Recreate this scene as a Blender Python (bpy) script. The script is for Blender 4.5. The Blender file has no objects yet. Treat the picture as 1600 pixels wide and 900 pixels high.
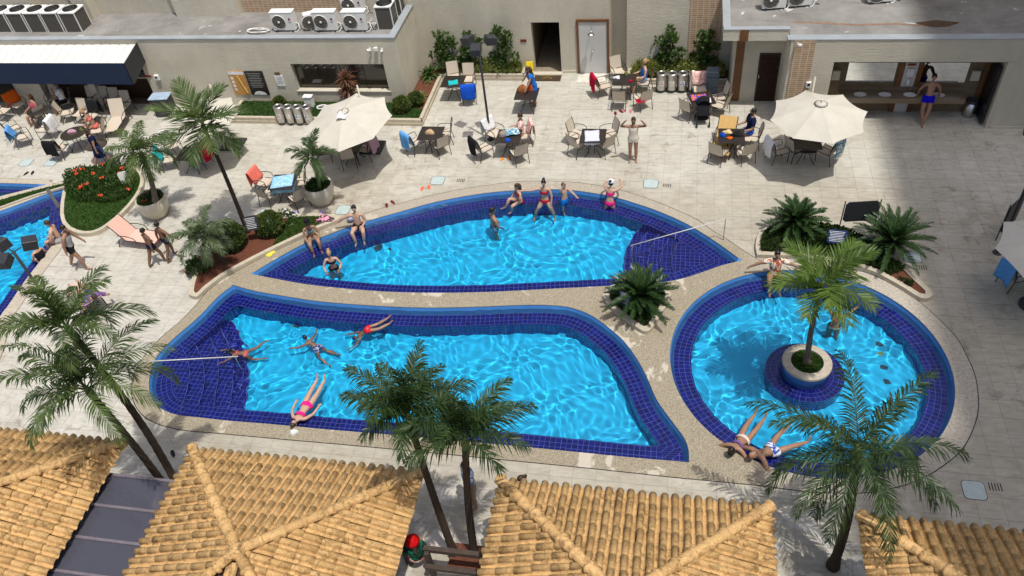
import bpy, bmesh, math, random
from mathutils import Vector, Matrix, Quaternion
from mathutils.geometry import delaunay_2d_cdt
random.seed(7)
SC = bpy.context.scene
COL = SC.collection
R_ = math.radians

# ------------------------------------------------------------------ camera
TILE = 0.55                       # deck tile pitch in metres
F_PX, YAW, PITCH, ROLL, CAM_H = 1252.67, -0.262976, 0.766294, -0.130352, 29.845 * 0.55
_fw = Vector((math.sin(YAW) * math.cos(PITCH), math.cos(YAW) * math.cos(PITCH), -math.sin(PITCH)))
_rt = Vector((math.cos(YAW), -math.sin(YAW), 0))
_up = _rt.cross(_fw)
CR = _rt * math.cos(ROLL) + _up * math.sin(ROLL)
CU = -_rt * math.sin(ROLL) + _up * math.cos(ROLL)
cam = bpy.data.cameras.new('camera')
cam.sensor_width = 36.0
cam.lens = F_PX / 1600 * 36
cam.clip_start = 0.1
cam.clip_end = 2000
cam_ob = bpy.data.objects.new('camera', cam)
COL.objects.link(cam_ob)
cam_ob.matrix_world = Matrix(((CR.x, CU.x, -_fw.x, 0), (CR.y, CU.y, -_fw.y, 0), (CR.z, CU.z, -_fw.z, CAM_H), (0, 0, 0, 1)))
SC.camera = cam_ob

# ------------------------------------------------------------------ sky, sun, exposure
SUN_TO = Vector((0.25, -0.20, 1.0)).normalized()      # from the ground towards the sun
world = bpy.data.worlds.new('World')
SC.world = world
world.use_nodes = True
_nt = world.node_tree
_sky = _nt.nodes.new('ShaderNodeTexSky')
_sky.sky_type = 'NISHITA'
_sky.sun_disc = False
_sky.sun_elevation = math.asin(SUN_TO.z)
_sky.sun_rotation = math.atan2(SUN_TO.x, SUN_TO.y)
_bg = _nt.nodes['Background']
_sky.dust_density = 4.0
_sky.ozone_density = 0.6
_bg.inputs['Strength'].default_value = 0.125
_nt.links.new(_sky.outputs[0], _bg.inputs['Color'])
sun = bpy.data.lights.new('sun', 'SUN')
sun.energy = 3.3
sun.angle = R_(0.53)
sun.color = (1.0, 0.965, 0.91)
sun_ob = bpy.data.objects.new('sun', sun)
COL.objects.link(sun_ob)
sun_ob.rotation_euler = (-SUN_TO).to_track_quat('-Z', 'Y').to_euler()
sun_ob.location = (20, -20, 60)
SC.view_settings.view_transform = 'Standard'
SC.view_settings.look = 'None'
SC.view_settings.exposure = 0.1
SC.view_settings.gamma = 1.0
SC.view_settings.use_curve_mapping = False
SC.render.engine = 'CYCLES'
SC.cycles.use_denoising = True
SC.cycles.max_bounces = 8
SC.cycles.transparent_max_bounces = 24
SC.cycles.caustics_reflective = False
SC.cycles.sample_clamp_indirect = 4.0

# ------------------------------------------------------------------ helpers
def G(px, py, z=0.0):
    """world point at height z seen at a point of the 1600x900 plan of the place"""
    d = CR * ((px - 800) / F_PX) + CU * ((450 - py) / F_PX) + _fw
    t = (z - CAM_H) / d.z
    return Vector((d.x * t, d.y * t, z))

def YP(px, py, Y):
    """world point on the upright plane y = Y"""
    d = CR * ((px - 800) / F_PX) + CU * ((450 - py) / F_PX) + _fw
    t = Y / d.y
    return Vector((d.x * t, Y, CAM_H + d.z * t))

def PX(p):
    d = Vector(p) - Vector((0, 0, CAM_H))
    zz = d.dot(_fw)
    return (800 + F_PX * d.dot(CR) / zz, 450 - F_PX * d.dot(CU) / zz)

def link(o, parent=None):
    COL.objects.link(o)
    if parent is not None:
        o.parent = parent
    return o

def tag(o, label=None, cat=None, group=None, kind=None):
    if label: o['label'] = label
    if cat: o['category'] = cat
    if group: o['group'] = group
    if kind: o['kind'] = kind
    return o

def empty(name, loc=(0, 0, 0), rz=0.0, label=None, cat=None, group=None):
    o = bpy.data.objects.new(name, None)
    o.empty_display_size = 0.2
    COL.objects.link(o)
    o.location = loc
    o.rotation_euler = (0, 0, rz)
    return tag(o, label, cat, group)

def copy_tree(o, parent=None):
    c = o.copy()
    COL.objects.link(c)
    if parent is not None:
        c.parent = parent
    for ch in list(o.children):
        copy_tree(ch, c)
    return c

class MB:
    """collects shapes, then links them as one mesh object"""
    def __init__(s):
        s.v = []; s.f = []; s.mi = []; s.sm = []; s.m = 0; s.smooth = False; s.c = []
    def poly(s, pts):
        n = len(s.v)
        s.v += [tuple(p) for p in pts]
        s.face(tuple(range(n, n + len(pts))))
    def face(s, idx):
        s.f.append(idx); s.mi.append(s.m); s.sm.append(s.smooth)
    def box(s, c, size, rot=None, taper=1.0):
        x, y, z = (k / 2 for k in size)
        n = len(s.v); c = Vector(c)
        for sx, sy, sz in ((-1,-1,-1),(1,-1,-1),(1,1,-1),(-1,1,-1),(-1,-1,1),(1,-1,1),(1,1,1),(-1,1,1)):
            k = taper if sz > 0 else 1.0
            p = Vector((sx * x * k, sy * y * k, sz * z))
            if rot is not None: p = rot @ p
            s.v.append(tuple(c + p))
        for q in ((0,3,2,1),(4,5,6,7),(0,1,5,4),(1,2,6,5),(2,3,7,6),(3,0,4,7)):
            s.face(tuple(n + k for k in q))
        return s
    def bb(s, x0, x1, y0, y1, z0, z1):
        return s.box(((x0+x1)/2, (y0+y1)/2, (z0+z1)/2), (abs(x1-x0), abs(y1-y0), abs(z1-z0)))
    def tube(s, path, r, n=8, cap=True):
        path = [Vector(p) for p in path]
        rs = r if isinstance(r, (list, tuple)) else [r] * len(path)
        base = len(s.v); prev = None
        for i, p in enumerate(path):
            a = path[max(i-1, 0)]; b = path[min(i+1, len(path)-1)]
            t = (b - a).normalized()
            if prev is None:
                u = t.orthogonal().normalized()
            else:
                u = prev - t * prev.dot(t)
                u = u.normalized() if u.length > 1e-6 else t.orthogonal().normalized()
            prev = u; w = t.cross(u)
            for k in range(n):
                an = 2 * math.pi * k / n
                s.v.append(tuple(p + (u * math.cos(an) + w * math.sin(an)) * rs[i]))
        for i in range(len(path) - 1):
            for k in range(n):
                a = base + i * n + k; b = base + i * n + (k + 1) % n
                s.face((a, b, b + n, a + n))
        if cap:
            s.face(tuple(base + k for k in reversed(range(n))))
            e = base + (len(path) - 1) * n
            s.face(tuple(e + k for k in range(n)))
        return s
    def lathe(s, prof, c=(0, 0, 0), n=20, caps=True, axis=None):
        base = len(s.v); c = Vector(c)
        q = axis if axis is not None else None
        for r, z in prof:
            for k in range(n):
                an = 2 * math.pi * k / n
                p = Vector((r * math.cos(an), r * math.sin(an), z))
                if q is not None: p = q @ p
                s.v.append(tuple(c + p))
        for i in range(len(prof) - 1):
            for k in range(n):
                a = base + i * n + k; b = base + i * n + (k + 1) % n
                s.face((a, b, b + n, a + n))
        if caps:
            s.face(tuple(base + k for k in reversed(range(n))))
            e = base + (len(prof) - 1) * n
            s.face(tuple(e + k for k in range(n)))
        return s
    def ball(s, c, r, nu=12, nv=8, rot=None):
        rx, ry, rz = r if isinstance(r, (tuple, list)) else (r, r, r)
        base = len(s.v); c = Vector(c)
        for j in range(1, nv):
            th = math.pi * j / nv
            for k in range(nu):
                an = 2 * math.pi * k / nu
                p = Vector((rx * math.sin(th) * math.cos(an), ry * math.sin(th) * math.sin(an), rz * math.cos(th)))
                if rot is not None: p = rot @ p
                s.v.append(tuple(c + p))
        t = Vector((0, 0, rz)); b = Vector((0, 0, -rz))
        if rot is not None: t = rot @ t; b = rot @ b
        s.v.append(tuple(c + t)); s.v.append(tuple(c + b))
        T = len(s.v) - 2
        for j in range(nv - 2):
            for k in range(nu):
                a = base + j * nu + k; d = base + j * nu + (k + 1) % nu
                s.face((a, a + nu, d + nu, d))
        for k in range(nu):
            s.face((T, base + k, base + (k + 1) % nu))
            e = base + (nv - 2) * nu
            s.face((T + 1, e + (k + 1) % nu, e + k))
        return s
    def prism(s, pts, z0, z1):
        """pts counter-clockwise in plan"""
        n = len(s.v); k = len(pts)
        for p in pts: s.v.append((p[0], p[1], z0))
        for p in pts: s.v.append((p[0], p[1], z1))
        s.face(tuple(n + k + i for i in range(k)))
        s.face(tuple(n + i for i in reversed(range(k))))
        for i in range(k):
            j = (i + 1) % k
            s.face((n + i, n + j, n + k + j, n + k + i))
        return s
    def grid(s, fn, nu, nv):
        n = len(s.v)
        for j in range(nv + 1):
            for i in range(nu + 1):
                s.v.append(tuple(fn(i / nu, j / nv)))
        for j in range(nv):
            for i in range(nu):
                a = n + j * (nu + 1) + i
                s.face((a, a + 1, a + nu + 2, a + nu + 1))
        return s
    def mesh(s, name, mats):
        me = bpy.data.meshes.new(name)
        me.from_pydata(s.v, [], s.f)
        for m in (mats if isinstance(mats, (list, tuple)) else [mats]):
            me.materials.append(m)
        me.polygons.foreach_set('material_index', s.mi)
        me.polygons.foreach_set('use_smooth', s.sm)
        me.update()
        return me
    def build(s, name, mats, parent=None, bevel=0.0):
        me = s.mesh(name, mats)
        if bevel:
            bm = bmesh.new(); bm.from_mesh(me)
            bmesh.ops.bevel(bm, geom=[e for e in bm.edges if e.is_manifold and e.calc_face_angle(0) > 0.6], offset=bevel, segments=1, affect='EDGES', profile=0.7)
            bm.to_mesh(me); bm.free()
        return link(bpy.data.objects.new(name, me), parent)

def cdt_fill(outer, holes, inner_only=False):
    """triangles of an outline minus holes, all lists of 2-D points"""
    vs = []; es = []
    def add(loop):
        b = len(vs); n = len(loop)
        for p in loop: vs.append(Vector((p[0], p[1])))
        for i in range(n): es.append((b + i, b + (i + 1) % n))
    add(outer)
    for h in holes: add(h)
    r = delaunay_2d_cdt(vs, es, [], 0, 1e-5)
    ov, of = r[0], r[2]
    keep = []
    for f in of:
        c = sum((ov[i] for i in f), Vector((0, 0))) / len(f)
        if not inside(c, outer): continue
        if any(inside(c, h) for h in holes): continue
        a, b, d = (ov[i] for i in f[:3])
        if (b - a).cross(d - a) < 0: f = tuple(reversed(f))
        keep.append(tuple(f))
    return ov, keep

def inside(p, poly):
    x, y = p[0], p[1]; c = False; n = len(poly); j = n - 1
    for i in range(n):
        xi, yi = poly[i][0], poly[i][1]; xj, yj = poly[j][0], poly[j][1]
        if (yi > y) != (yj > y) and x < (xj - xi) * (y - yi) / (yj - yi) + xi: c = not c
        j = i
    return c

def near(p, poly):
    """distance to a closed outline, the nearest point and the edge"""
    best = (1e9, None, None); n = len(poly); px, py = p[0], p[1]
    for i in range(n):
        ax, ay = poly[i][0], poly[i][1]; bx, by = poly[(i+1) % n][0], poly[(i+1) % n][1]
        dx, dy = bx - ax, by - ay; L = dx*dx + dy*dy
        t = 0 if L == 0 else max(0, min(1, ((px-ax)*dx + (py-ay)*dy) / L))
        qx, qy = ax + dx*t, ay + dy*t
        d = (px-qx)**2 + (py-qy)**2
        if d < best[0]: best = (d, (qx, qy), i)
    return math.sqrt(best[0]), best[1], best[2]

def area2(p):
    return sum(p[i][0]*p[(i+1) % len(p)][1] - p[(i+1) % len(p)][0]*p[i][1] for i in range(len(p))) / 2

def spline(pts, step=0.15):
    """smooth open curve through points (Catmull-Rom), evenly resampled"""
    P = [Vector((p[0], p[1])) for p in pts]
    P = [P[0]*2 - P[1]] + P + [P[-1]*2 - P[-2]]
    out = []
    for i in range(1, len(P) - 2):
        a, b, c, d = P[i-1:i+3]
        n = max(2, int((c - b).length / step))
        for k in range(n):
            t = k / n
            out.append(0.5 * ((2*b) + (c - a)*t + (2*a - 5*b + 4*c - d)*t*t + (3*b - a - 3*c + d)*t*t*t))
    out.append(P[-2])
    return out

def outline(*runs, z=0.0):
    """closed counter-clockwise plan outline from runs of plan points; corners sit where runs meet"""
    out = []
    for r in runs:
        out += spline([G(x, y, z) for x, y in r])[:-1]
    if area2(out) < 0: out.reverse()
    return out

def offset(poly, d):
    """inset of a counter-clockwise outline by d (negative grows it)"""
    n = len(poly); out = []
    for i in range(n):
        a, b, c = poly[i-1], poly[i], poly[(i+1) % n]
        t = (Vector(c[:2]) - Vector(a[:2])).normalized()
        p = Vector(b[:2]) + Vector((-t.y, t.x)) * d
        if near(p, poly)[0] >= abs(d) - 0.004: out.append(p)
    return out

# ------------------------------------------------------------------ materials
def rgb(r, g, b):
    f = lambda c: c/12.92 if c <= 0.04045 else ((c+0.055)/1.055)**2.4
    return (f(r/255), f(g/255), f(b/255), 1)

class NT:
    def __init__(s, name):
        s.m = bpy.data.materials.new(name); s.m.use_nodes = True
        s.t = s.m.node_tree; s.p = s.t.nodes['Principled BSDF']; s.out = s.t.nodes['Material Output']
    def n(s, kind, **kw):
        o = s.t.nodes.new('ShaderNode' + kind)
        for k, v in kw.items(): setattr(o, k, v)
        return o
    def l(s, a, b): s.t.links.new(a, b)
    def pos(s, obj=False):
        if obj: return s.n('TexCoord').outputs['Object']
        return s.n('NewGeometry').outputs['Position']
    def noise(s, vec, scale, detail=4, rough=0.6, dist=0.0):
        o = s.n('TexNoise'); o.inputs['Scale'].default_value = scale; o.inputs['Detail'].default_value = detail
        o.inputs['Roughness'].default_value = rough; o.inputs['Distortion'].default_value = dist
        if vec is not None: s.l(vec, o.inputs['Vector'])
        return o.outputs['Fac']
    def ramp(s, fac, stops):
        o = s.n('ValToRGB'); e = o.color_ramp.elements
        while len(e) < len(stops): e.new(0.5)
        for k, (p, c) in enumerate(stops):
            e[k].position = p; e[k].color = c if len(c) == 4 else (*c, 1)
        s.l(fac, o.inputs['Fac']); return o.outputs['Color']
    def mix(s, fac, a, b, mode='MIX'):
        o = s.n('Mix', data_type='RGBA', blend_type=mode)
        for sock, v in ((o.inputs['Factor'], fac), (o.inputs['A'], a), (o.inputs['B'], b)): pass
        ins = [i for i in o.inputs if i.enabled]
        fa = [i for i in o.inputs if i.name == 'Factor' and i.type == 'VALUE'][0]
        ia = [i for i in o.inputs if i.name == 'A' and i.type == 'RGBA'][0]
        ib = [i for i in o.inputs if i.name == 'B' and i.type == 'RGBA'][0]
        for sock, v in ((fa, fac), (ia, a), (ib, b)):
            if hasattr(v, 'links'): s.l(v, sock)
            else: sock.default_value = v
        return [i for i in o.outputs if i.type == 'RGBA'][0]
    def math(s, op, a, b=0.5, clamp=False):
        o = s.n('Math', operation=op); o.use_clamp = clamp
        for k, v in enumerate((a, b)):
            if hasattr(v, 'links'): s.l(v, o.inputs[k])
            else: o.inputs[k].default_value = v
        return o.outputs[0]
    def col(s, c):
        if hasattr(c, 'links'): s.l(c, s.p.inputs['Base Color'])
        else: s.p.inputs['Base Color'].default_value = c
    def bump(s, h, strength=0.3, dist=0.01):
        o = s.n('Bump'); o.inputs['Strength'].default_value = strength; o.inputs['Distance'].default_value = dist
        s.l(h, o.inputs['Height']); s.l(o.outputs[0], s.p.inputs['Normal'])
    def set(s, rough=None, metal=None, spec=None, **kw):
        if rough is not None: s.p.inputs['Roughness'].default_value = rough
        if metal is not None: s.p.inputs['Metallic'].default_value = metal
        if spec is not None: s.p.inputs['Specular IOR Level'].default_value = spec
        return s

def sc(c, k): return (min(1, c[0]*k), min(1, c[1]*k), min(1, c[2]*k), 1)

def simple(name, c, rough=0.6, metal=0.0, vs=6.0, va=0.25, bs=0, ba=0.3, obj=False, spec=0.4):
    """a base colour with mottled wear and an optional fine relief"""
    s = NT(name); s.set(rough, metal, spec)
    v = s.pos(obj)
    f = s.noise(v, vs, 5, 0.65)
    s.col(s.ramp(f, [(0.3, sc(c, 1 - va)), (0.7, sc(c, 1 + va*0.6))]))
    if bs: s.bump(s.noise(v, bs, 4, 0.6), ba, 0.01)
    return s.m
# ------------------------------------------------------------------ plan outlines of the pools
POOL_A = outline(
    [(391,428),(437,400),(475,380),(507,368),(555,350),(625,330),(675,316),(725,306),(775,299),(837,295),(887,296),(925,300.5),(962,307.5),(1000,319),(1037,332.5),(1075,350),(1112,372.5),(1137,390),(1160,407)],
    [(1160,407),(1125,416),(1100,425),(1065,436),(1037,441),(1000,444.5),(925,448.5),(875,451),(800,455),(750,457),(675,458),(600,456),(525,450),(475,444),(425,435),(391,428)])
POOL_B = outline(
    [(364,444.4),(340,463),(310,494),(280,520),(254,544),(240,564),(233,588),(232,606),(238,627),(253,640),(278,649),(313,653),(358,658),(420,663),(516,672),(650,683),(800,697),(892,706),(983,715),(1077,723)],
    [(1077,723),(1077,704),(1070,684),(1054,662),(1027.5,625),(1012,590),(997,562),(975,532),(950,510),(925,492.5),(900,482),(875,477),(825,475.5),(725,479),(650,479.5),(575,476),(500,470),(450,462.5),(400,454),(364,444.4)])
_cp = [G(x, y) for x, y in [(1175,426),(1137,438),(1112,450),(1087,466),(1065,490),(1050,517),(1044,545),(1046,570),(1052,595),(1065,625),(1093,658),(1124,683),(1164,708),(1200,728),(1230,737),(1350,446),(1375,457),(1400,474),(1425,492),(1450,515),(1475,547),(1490,575),(1497,612),(1493,646),(1484,665),(1463,692),(1438,714),(1399,735)]]
def _fit_circle(P):
    import numpy as np
    A = np.array([[2*p.x, 2*p.y, 1] for p in P]); b = np.array([p.x**2 + p.y**2 for p in P])
    s = np.linalg.lstsq(A, b, rcond=None)[0]
    return Vector((s[0], s[1])), math.sqrt(s[2] + s[0]**2 + s[1]**2)
CC, CRAD = _fit_circle(_cp)
POOL_C = [CC + Vector((math.cos(a), math.sin(a))) * CRAD for a in (2*math.pi*k/160 for k in range(160))]
# outer edge of the coping that runs round all three pools (the slot drain)
COPING = outline(
    [(206,600),(205.6,613),(213,635.6),(226.7,651),(246.7,662),(275.6,670),(304,673.8),(344,677),(420,684),(600,700),(800,719.3),(938,733),(1048.7,745),(1168,756.5),(1230,764),(1273,768.7),(1330,770),(1371,767),(1429,752),(1475,726),(1506,697),(1524,658),(1528,625),(1522.7,586.7),(1512,561),(1496,530.7),(1474,506),(1440,475),(1412,456),(1390,443),(1355,427.5),(1300,413),(1240,405),(1186,407)],
    [(1186,407),(1162,392.5),(1137,375),(1112,360),(1087,342.5),(1037,320),(1000,306.5),(962,295.5),(925,288.7),(900,285.5),(862,283.5),(804,284.4),(747,292),(710,298),(646,312.5),(586,329),(530,348),(470,374),(420,398),(376,421),(350,436),(324,456),(314,468),(298,486),(280,504),(258,522),(240,540),(222,562),(211,583),(206,600)])
# the pool at the left edge and the sliver of pool beyond the grass strip
POOL_D = outline(
    [(104,292),(70,303),(30,318),(-20,336),(-120,372),(-260,430),(-420,640)],
    [(-420,640),(-90,640),(0,495),(10,482),(40,438),(60,412),(98,362)],
    [(98,362),(101,352),(97,335),(99,318),(104,292)])
POOL_E = outline(
    [(75,288),(30,286),(-60,284)], [(-60,284),(-60,330),(-20,314),(0,307),(40,297),(75,288)])
WL, BENCH, FLOOR = -0.13, -0.30, -1.08      # water level, bench and floor
import numpy as np
def uvmesh(name, verts, faces, uvs, mat, parent=None, smooth=False):
    """faces with one uv per corner"""
    me = bpy.data.meshes.new(name); me.from_pydata([tuple(v) for v in verts], [], faces)
    ul = me.uv_layers.new(name='UVMap')
    flat = [c for f in uvs for uv in f for c in uv]
    ul.data.foreach_set('uv', flat)
    if smooth: me.polygons.foreach_set('use_smooth', [True]*len(faces))
    me.materials.append(mat); me.update()
    return link(bpy.data.objects.new(name, me), parent)

def grid_tile(name, c1, c2, grout, size=0.138):
    s = NT(name); s.set(0.25, 0, 0.5)
    uv = s.n('UVMap').outputs[0]
    b = s.n('TexBrick'); b.offset = 0.0; b.squash = 1.0
    b.inputs['Scale'].default_value = 1.0
    b.inputs['Color1'].default_value = c1; b.inputs['Color2'].default_value = c2; b.inputs['Mortar'].default_value = grout
    b.inputs['Mortar Size'].default_value = 0.0055; b.inputs['Mortar Smooth'].default_value = 0.1
    b.inputs['Brick Width'].default_value = size; b.inputs['Row Height'].default_value = size
    b.inputs['Bias'].default_value = 0.0
    s.l(uv, b.inputs['Vector'])
    n = s.noise(s.pos(), 1.4, 4)
    s.col(s.mix(1.0, b.outputs['Color'], s.ramp(n, [(0.3, (0.7, 0.72, 0.8)), (0.7, (1.1, 1.1, 1.05))]), 'MULTIPLY'))
    s.bump(s.math('MULTIPLY', b.outputs['Fac'], -1.0), 0.25, 0.002)
    return s.m
M_TILE = grid_tile('cobalt_pool_tile', (0.001, 0.002, 0.125, 1), (0.002, 0.009, 0.24, 1), (0.10, 0.135, 0.50, 1))
M_BAND = simple('waterline_blue', (0.058, 0.215, 0.53, 1), 0.3, vs=1.5, va=0.15)
M_FLOOR = simple('pale_blue_pool_floor', (0.006, 0.54, 0.985, 1), 0.5, vs=0.5, va=0.10)
M_DARKBAND = M_TILE

def water_mat():
    s = NT('pool_water')
    s.set(0.0)
    s.p.inputs['Base Color'].default_value = (1, 1, 1, 1)
    s.p.inputs['IOR'].default_value = 1.33
    s.p.inputs['Transmission Weight'].default_value = 1.0
    return s.m
M_WATER = water_mat()

def inside_np(X, Y, poly):
    r = np.zeros(X.shape, bool); n = len(poly); j = n - 1
    for i in range(n):
        xi, yi, xj, yj = poly[i][0], poly[i][1], poly[j][0], poly[j][1]
        if yi != yj:
            c = ((yi > Y) != (yj > Y)) & (X < (xj - xi) * (Y - yi) / (yj - yi) + xi)
            r ^= c
        j = i
    return r

_wr = random.Random(3)
WAVES = []
for k in range(36):
    lam = 0.16 + 0.34*_wr.random()**1.5; a = _wr.uniform(0, 2*math.pi)
    WAVES.append((2*math.pi/lam*math.cos(a), 2*math.pi/lam*math.sin(a), _wr.uniform(0, 6.28), 0.0046 * lam**1.3))
def wave_z(X, Y, rings=()):
    # the phase is bent so that crests are not straight
    W = X + 0.25*np.sin(1.3*Y + 0.7) + 0.12*np.sin(2.9*X + 2.1*Y); V = Y + 0.25*np.sin(1.1*X + 2.0) + 0.12*np.sin(3.1*Y - 1.7*X)
    Z = np.zeros_like(X)
    for kx, ky, ph, am in WAVES: Z += am * np.sin(kx*W + ky*V + ph)
    for cx, cy, am, lam, rad in rings:
        d = np.hypot(X - cx, Y - cy)
        Z += am * np.sin(2*math.pi*d/lam) * np.exp(-(d/rad)**2) * np.minimum(1, d/0.3)
    return Z
def make_water(poly, hole=None, rings=(), cell=0.032, clip=None, amp=1.0):
    xs = [p[0] for p in poly]; ys = [p[1] for p in poly]
    big = [p for p in poly]
    nx = int((max(xs)-min(xs))/cell) + 3; ny = int((max(ys)-min(ys))/cell) + 3
    X, Y = np.meshgrid(min(xs) - cell + cell*np.arange(nx+1), min(ys) - cell + cell*np.arange(ny+1))
    ins = inside_np(X, Y, big)
    if clip is not None: ins &= clip(X, Y)
    k = ins[:-1,:-1] | ins[1:,:-1] | ins[:-1,1:] | ins[1:,1:]
    Z = WL + amp*wave_z(X, Y, rings)
    idx = np.arange(X.size).reshape(X.shape)
    q = np.stack([idx[:-1,:-1], idx[:-1,1:], idx[1:,1:], idx[1:,:-1]], -1)[k]
    used = np.unique(q); remap = np.zeros(X.size, int); remap[used] = np.arange(len(used))
    V = np.stack([X.ravel(), Y.ravel(), Z.ravel()], -1)[used]; q = remap[q]
    me = bpy.data.meshes.new('water'); me.from_pydata(V.tolist(), [], q.tolist())
    me.polygons.foreach_set('use_smooth', [True]*len(q)); me.materials.append(M_WATER); me.update()
    o = link(bpy.data.objects.new('water', me)); o['kind'] = 'structure'
    o.cycles.is_caustics_caster = True
    return o

def strip(name, loop, z0, z1, mat, parent, flip=False, close=True):
    V = []; F = []; U = []; s = 0; n = len(loop); m = n if close else n - 1
    arc = [0]
    for i in range(n): arc.append(arc[-1] + (Vector(loop[(i+1) % n][:2]) - Vector(loop[i][:2])).length)
    for i in range(n): V += [(loop[i][0], loop[i][1], z0), (loop[i][0], loop[i][1], z1)]
    for i in range(m):
        a = 2*i; b = 2*((i+1) % n)
        f = (a, a+1, b+1, b); u = ((arc[i], z0), (arc[i], z1), (arc[i+1], z1), (arc[i+1], z0))
        if flip: f = f[::-1]; u = u[::-1]
        F.append(f); U.append(u)
    return uvmesh(name, V, F, U, mat, parent)

def flat(name, outer, holes, z, mat, parent=None):
    ov, f = cdt_fill(outer, holes)
    return uvmesh(name, [(v.x, v.y, z) for v in ov], f, [[(ov[i].x, ov[i].y) for i in t] for t in f], mat, parent)

def bench_ring(name, outer, inner, z, mat, parent):
    n = len(outer); arc = [0]
    for i in range(n): arc.append(arc[-1] + (outer[(i+1) % n] - outer[i]).length)
    Lt = arc[n]
    ov, f = cdt_fill(outer, [inner])
    def uv(p):
        d, q, e = near(p, outer)
        return [arc[e] + (Vector(q) - outer[e]).length, d]
    uvv = [uv(p) for p in ov]; U = []
    for t in f:
        us = [list(uvv[i]) for i in t]; m = max(u[0] for u in us)
        for u in us:
            if m - u[0] > Lt/2: u[0] += Lt
        if max(u[1] for u in us) < 0.05: us = [[ov[i].x, ov[i].y] for i in t]
        U.append(us)
    return uvmesh(name, [(v.x, v.y, z) for v in ov], f, U, mat, parent)

def make_pool(name, poly, floor=FLOOR, bench=0.44, inner=None):
    root = empty(name); root['kind'] = 'structure'
    toe = offset(poly, 0.12); inn = inner or offset(poly, 0.12 + bench)
    ov, f = cdt_fill(poly, [toe]); outer = set((round(p[0], 4), round(p[1], 4)) for p in poly)
    z = [0.002 if (round(v.x, 4), round(v.y, 4)) in outer else BENCH for v in ov]       # sloping overflow lip
    ob = [uvmesh('pool_wall', [(v.x, v.y, zz) for v, zz in zip(ov, z)], f, [[(ov[i].x, ov[i].y) for i in t] for t in f], M_BAND, root),
          bench_ring('bench', toe, inn, BENCH, M_TILE, root),
          strip('bench_face', inn, floor, BENCH, M_TILE, root),
          flat('pool_floor', inn, [], floor, M_FLOOR, root)]
    for o in ob: o.cycles.is_caustics_receiver = True
    return root, inn

pool_a, IN_A = make_pool('upper_pool', POOL_A)
FLOOR_B = -0.92
pool_b, IN_B = make_pool('lower_pool', POOL_B, floor=FLOOR_B)
pool_c, IN_C = make_pool('round_pool', POOL_C, floor=-0.85, bench=0.46)
pool_d, IN_D = make_pool('side_pool', POOL_D)
pool_e, IN_E = make_pool('far_pool', POOL_E, bench=0.2)

def steps(root, lines, zs, zbot):
    """each line: plan points of a step edge; the tread fills the side towards the shore"""
    for (pts, shore), z in zip(lines, zs):
        e = spline([G(x, y, WL - 0.7*(WL - z)) for x, y in pts], 0.1)
        sh = [Vector(G(x, y)[:2]) for x, y in shore]
        loop = e + sh
        if area2(loop) < 0: loop.reverse()
        V = flat('step_tread', loop, [], z, M_TILE, root)
        W = strip('step_face', e, zbot, z, M_TILE, root, close=False)
        pth = [(p[0], p[1], z) for p in e]
        N = MB(); N.smooth = True; N.tube(pth, 0.009, 6); NB = N.build('step_nosing', M_NOSE, root)
        for o in (V, W, NB): o.cycles.is_caustics_receiver = True
M_NOSE = simple('white_step_nosing', (0.10, 0.135, 0.46, 1), 0.4)
_sh = [(200,660),(190,560),(300,470),(345,440)]
steps(pool_b, [
    ([(268,520),(283,540),(293,562),(297,584),(294,604),(283,640),(278,662)], [(200,670),(195,560),(262,512)]),
    ([(286,512),(303,534),(315,560),(320,588),(317,612),(306,650),(302,670)], [(200,670),(195,560),(280,500)]),
    ([(306,500),(325,524),(338,550),(342,584),(338,612),(332,656),(328,674)], [(200,670),(195,560),(300,490)]),
    ([(326,484),(347,516),(361,550),(365,588),(362,620),(356,656),(352,676)], [(200,670),(195,560),(318,476)]),
    ([(340,470),(368,512),(385,550),(389,588),(386,620),(380,660),(376,678)], [(200,670),(195,560),(334,460)])],
    [BENCH - 0.006, -0.42, -0.54, -0.66, -0.78], FLOOR_B)
_sa = [(1175,405),(1165,470),(1075,460)]
steps(pool_a, [
    ([(1074,345),(1060,380),(1051,400),(1050,418),(1056,434),(1068,456)], [(1110,450),(1175,405),(1110,350)]),
    ([(1062,342),(1044,375),(1033,398),(1031,416),(1036,434),(1046,458)], [(1110,450),(1175,405),(1110,340)]),
    ([(1052,338),(1026,372),(1015,396),(1012,415),(1016,436),(1024,460)], [(1110,450),(1175,405),(1110,335)]),
    ([(1040,334),(1008,370),(997,394),(993,414),(996,436),(1002,462)], [(1110,450),(1175,405),(1110,330)]),
    ([(1030,330),(992,368),(980,392),(976,414),(977,436),(981,462)], [(1110,450),(1175,405),(1110,325)])],
    [BENCH - 0.006, -0.44, -0.58, -0.73, -0.88], FLOOR)

_r1 = G(868, 335, WL)
make_water(POOL_A, rings=((_r1.x, _r1.y, 0.0075, 0.42, 3.2), (G(770,356).x, G(770,356).y, 0.004, 0.33, 0.9)), amp=0.8)
make_water(POOL_B, rings=((G(575,520).x, G(575,520).y, 0.008, 0.26, 0.7), (G(365,545).x, G(365,545).y, 0.008, 0.24, 0.8)))
make_water(POOL_C, rings=((G(1290,510).x, G(1290,510).y, 0.006, 0.3, 1.0),), amp=1.2)
make_water(POOL_D); make_water(POOL_E)
sun.cycles.is_caustics_light = True

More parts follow.
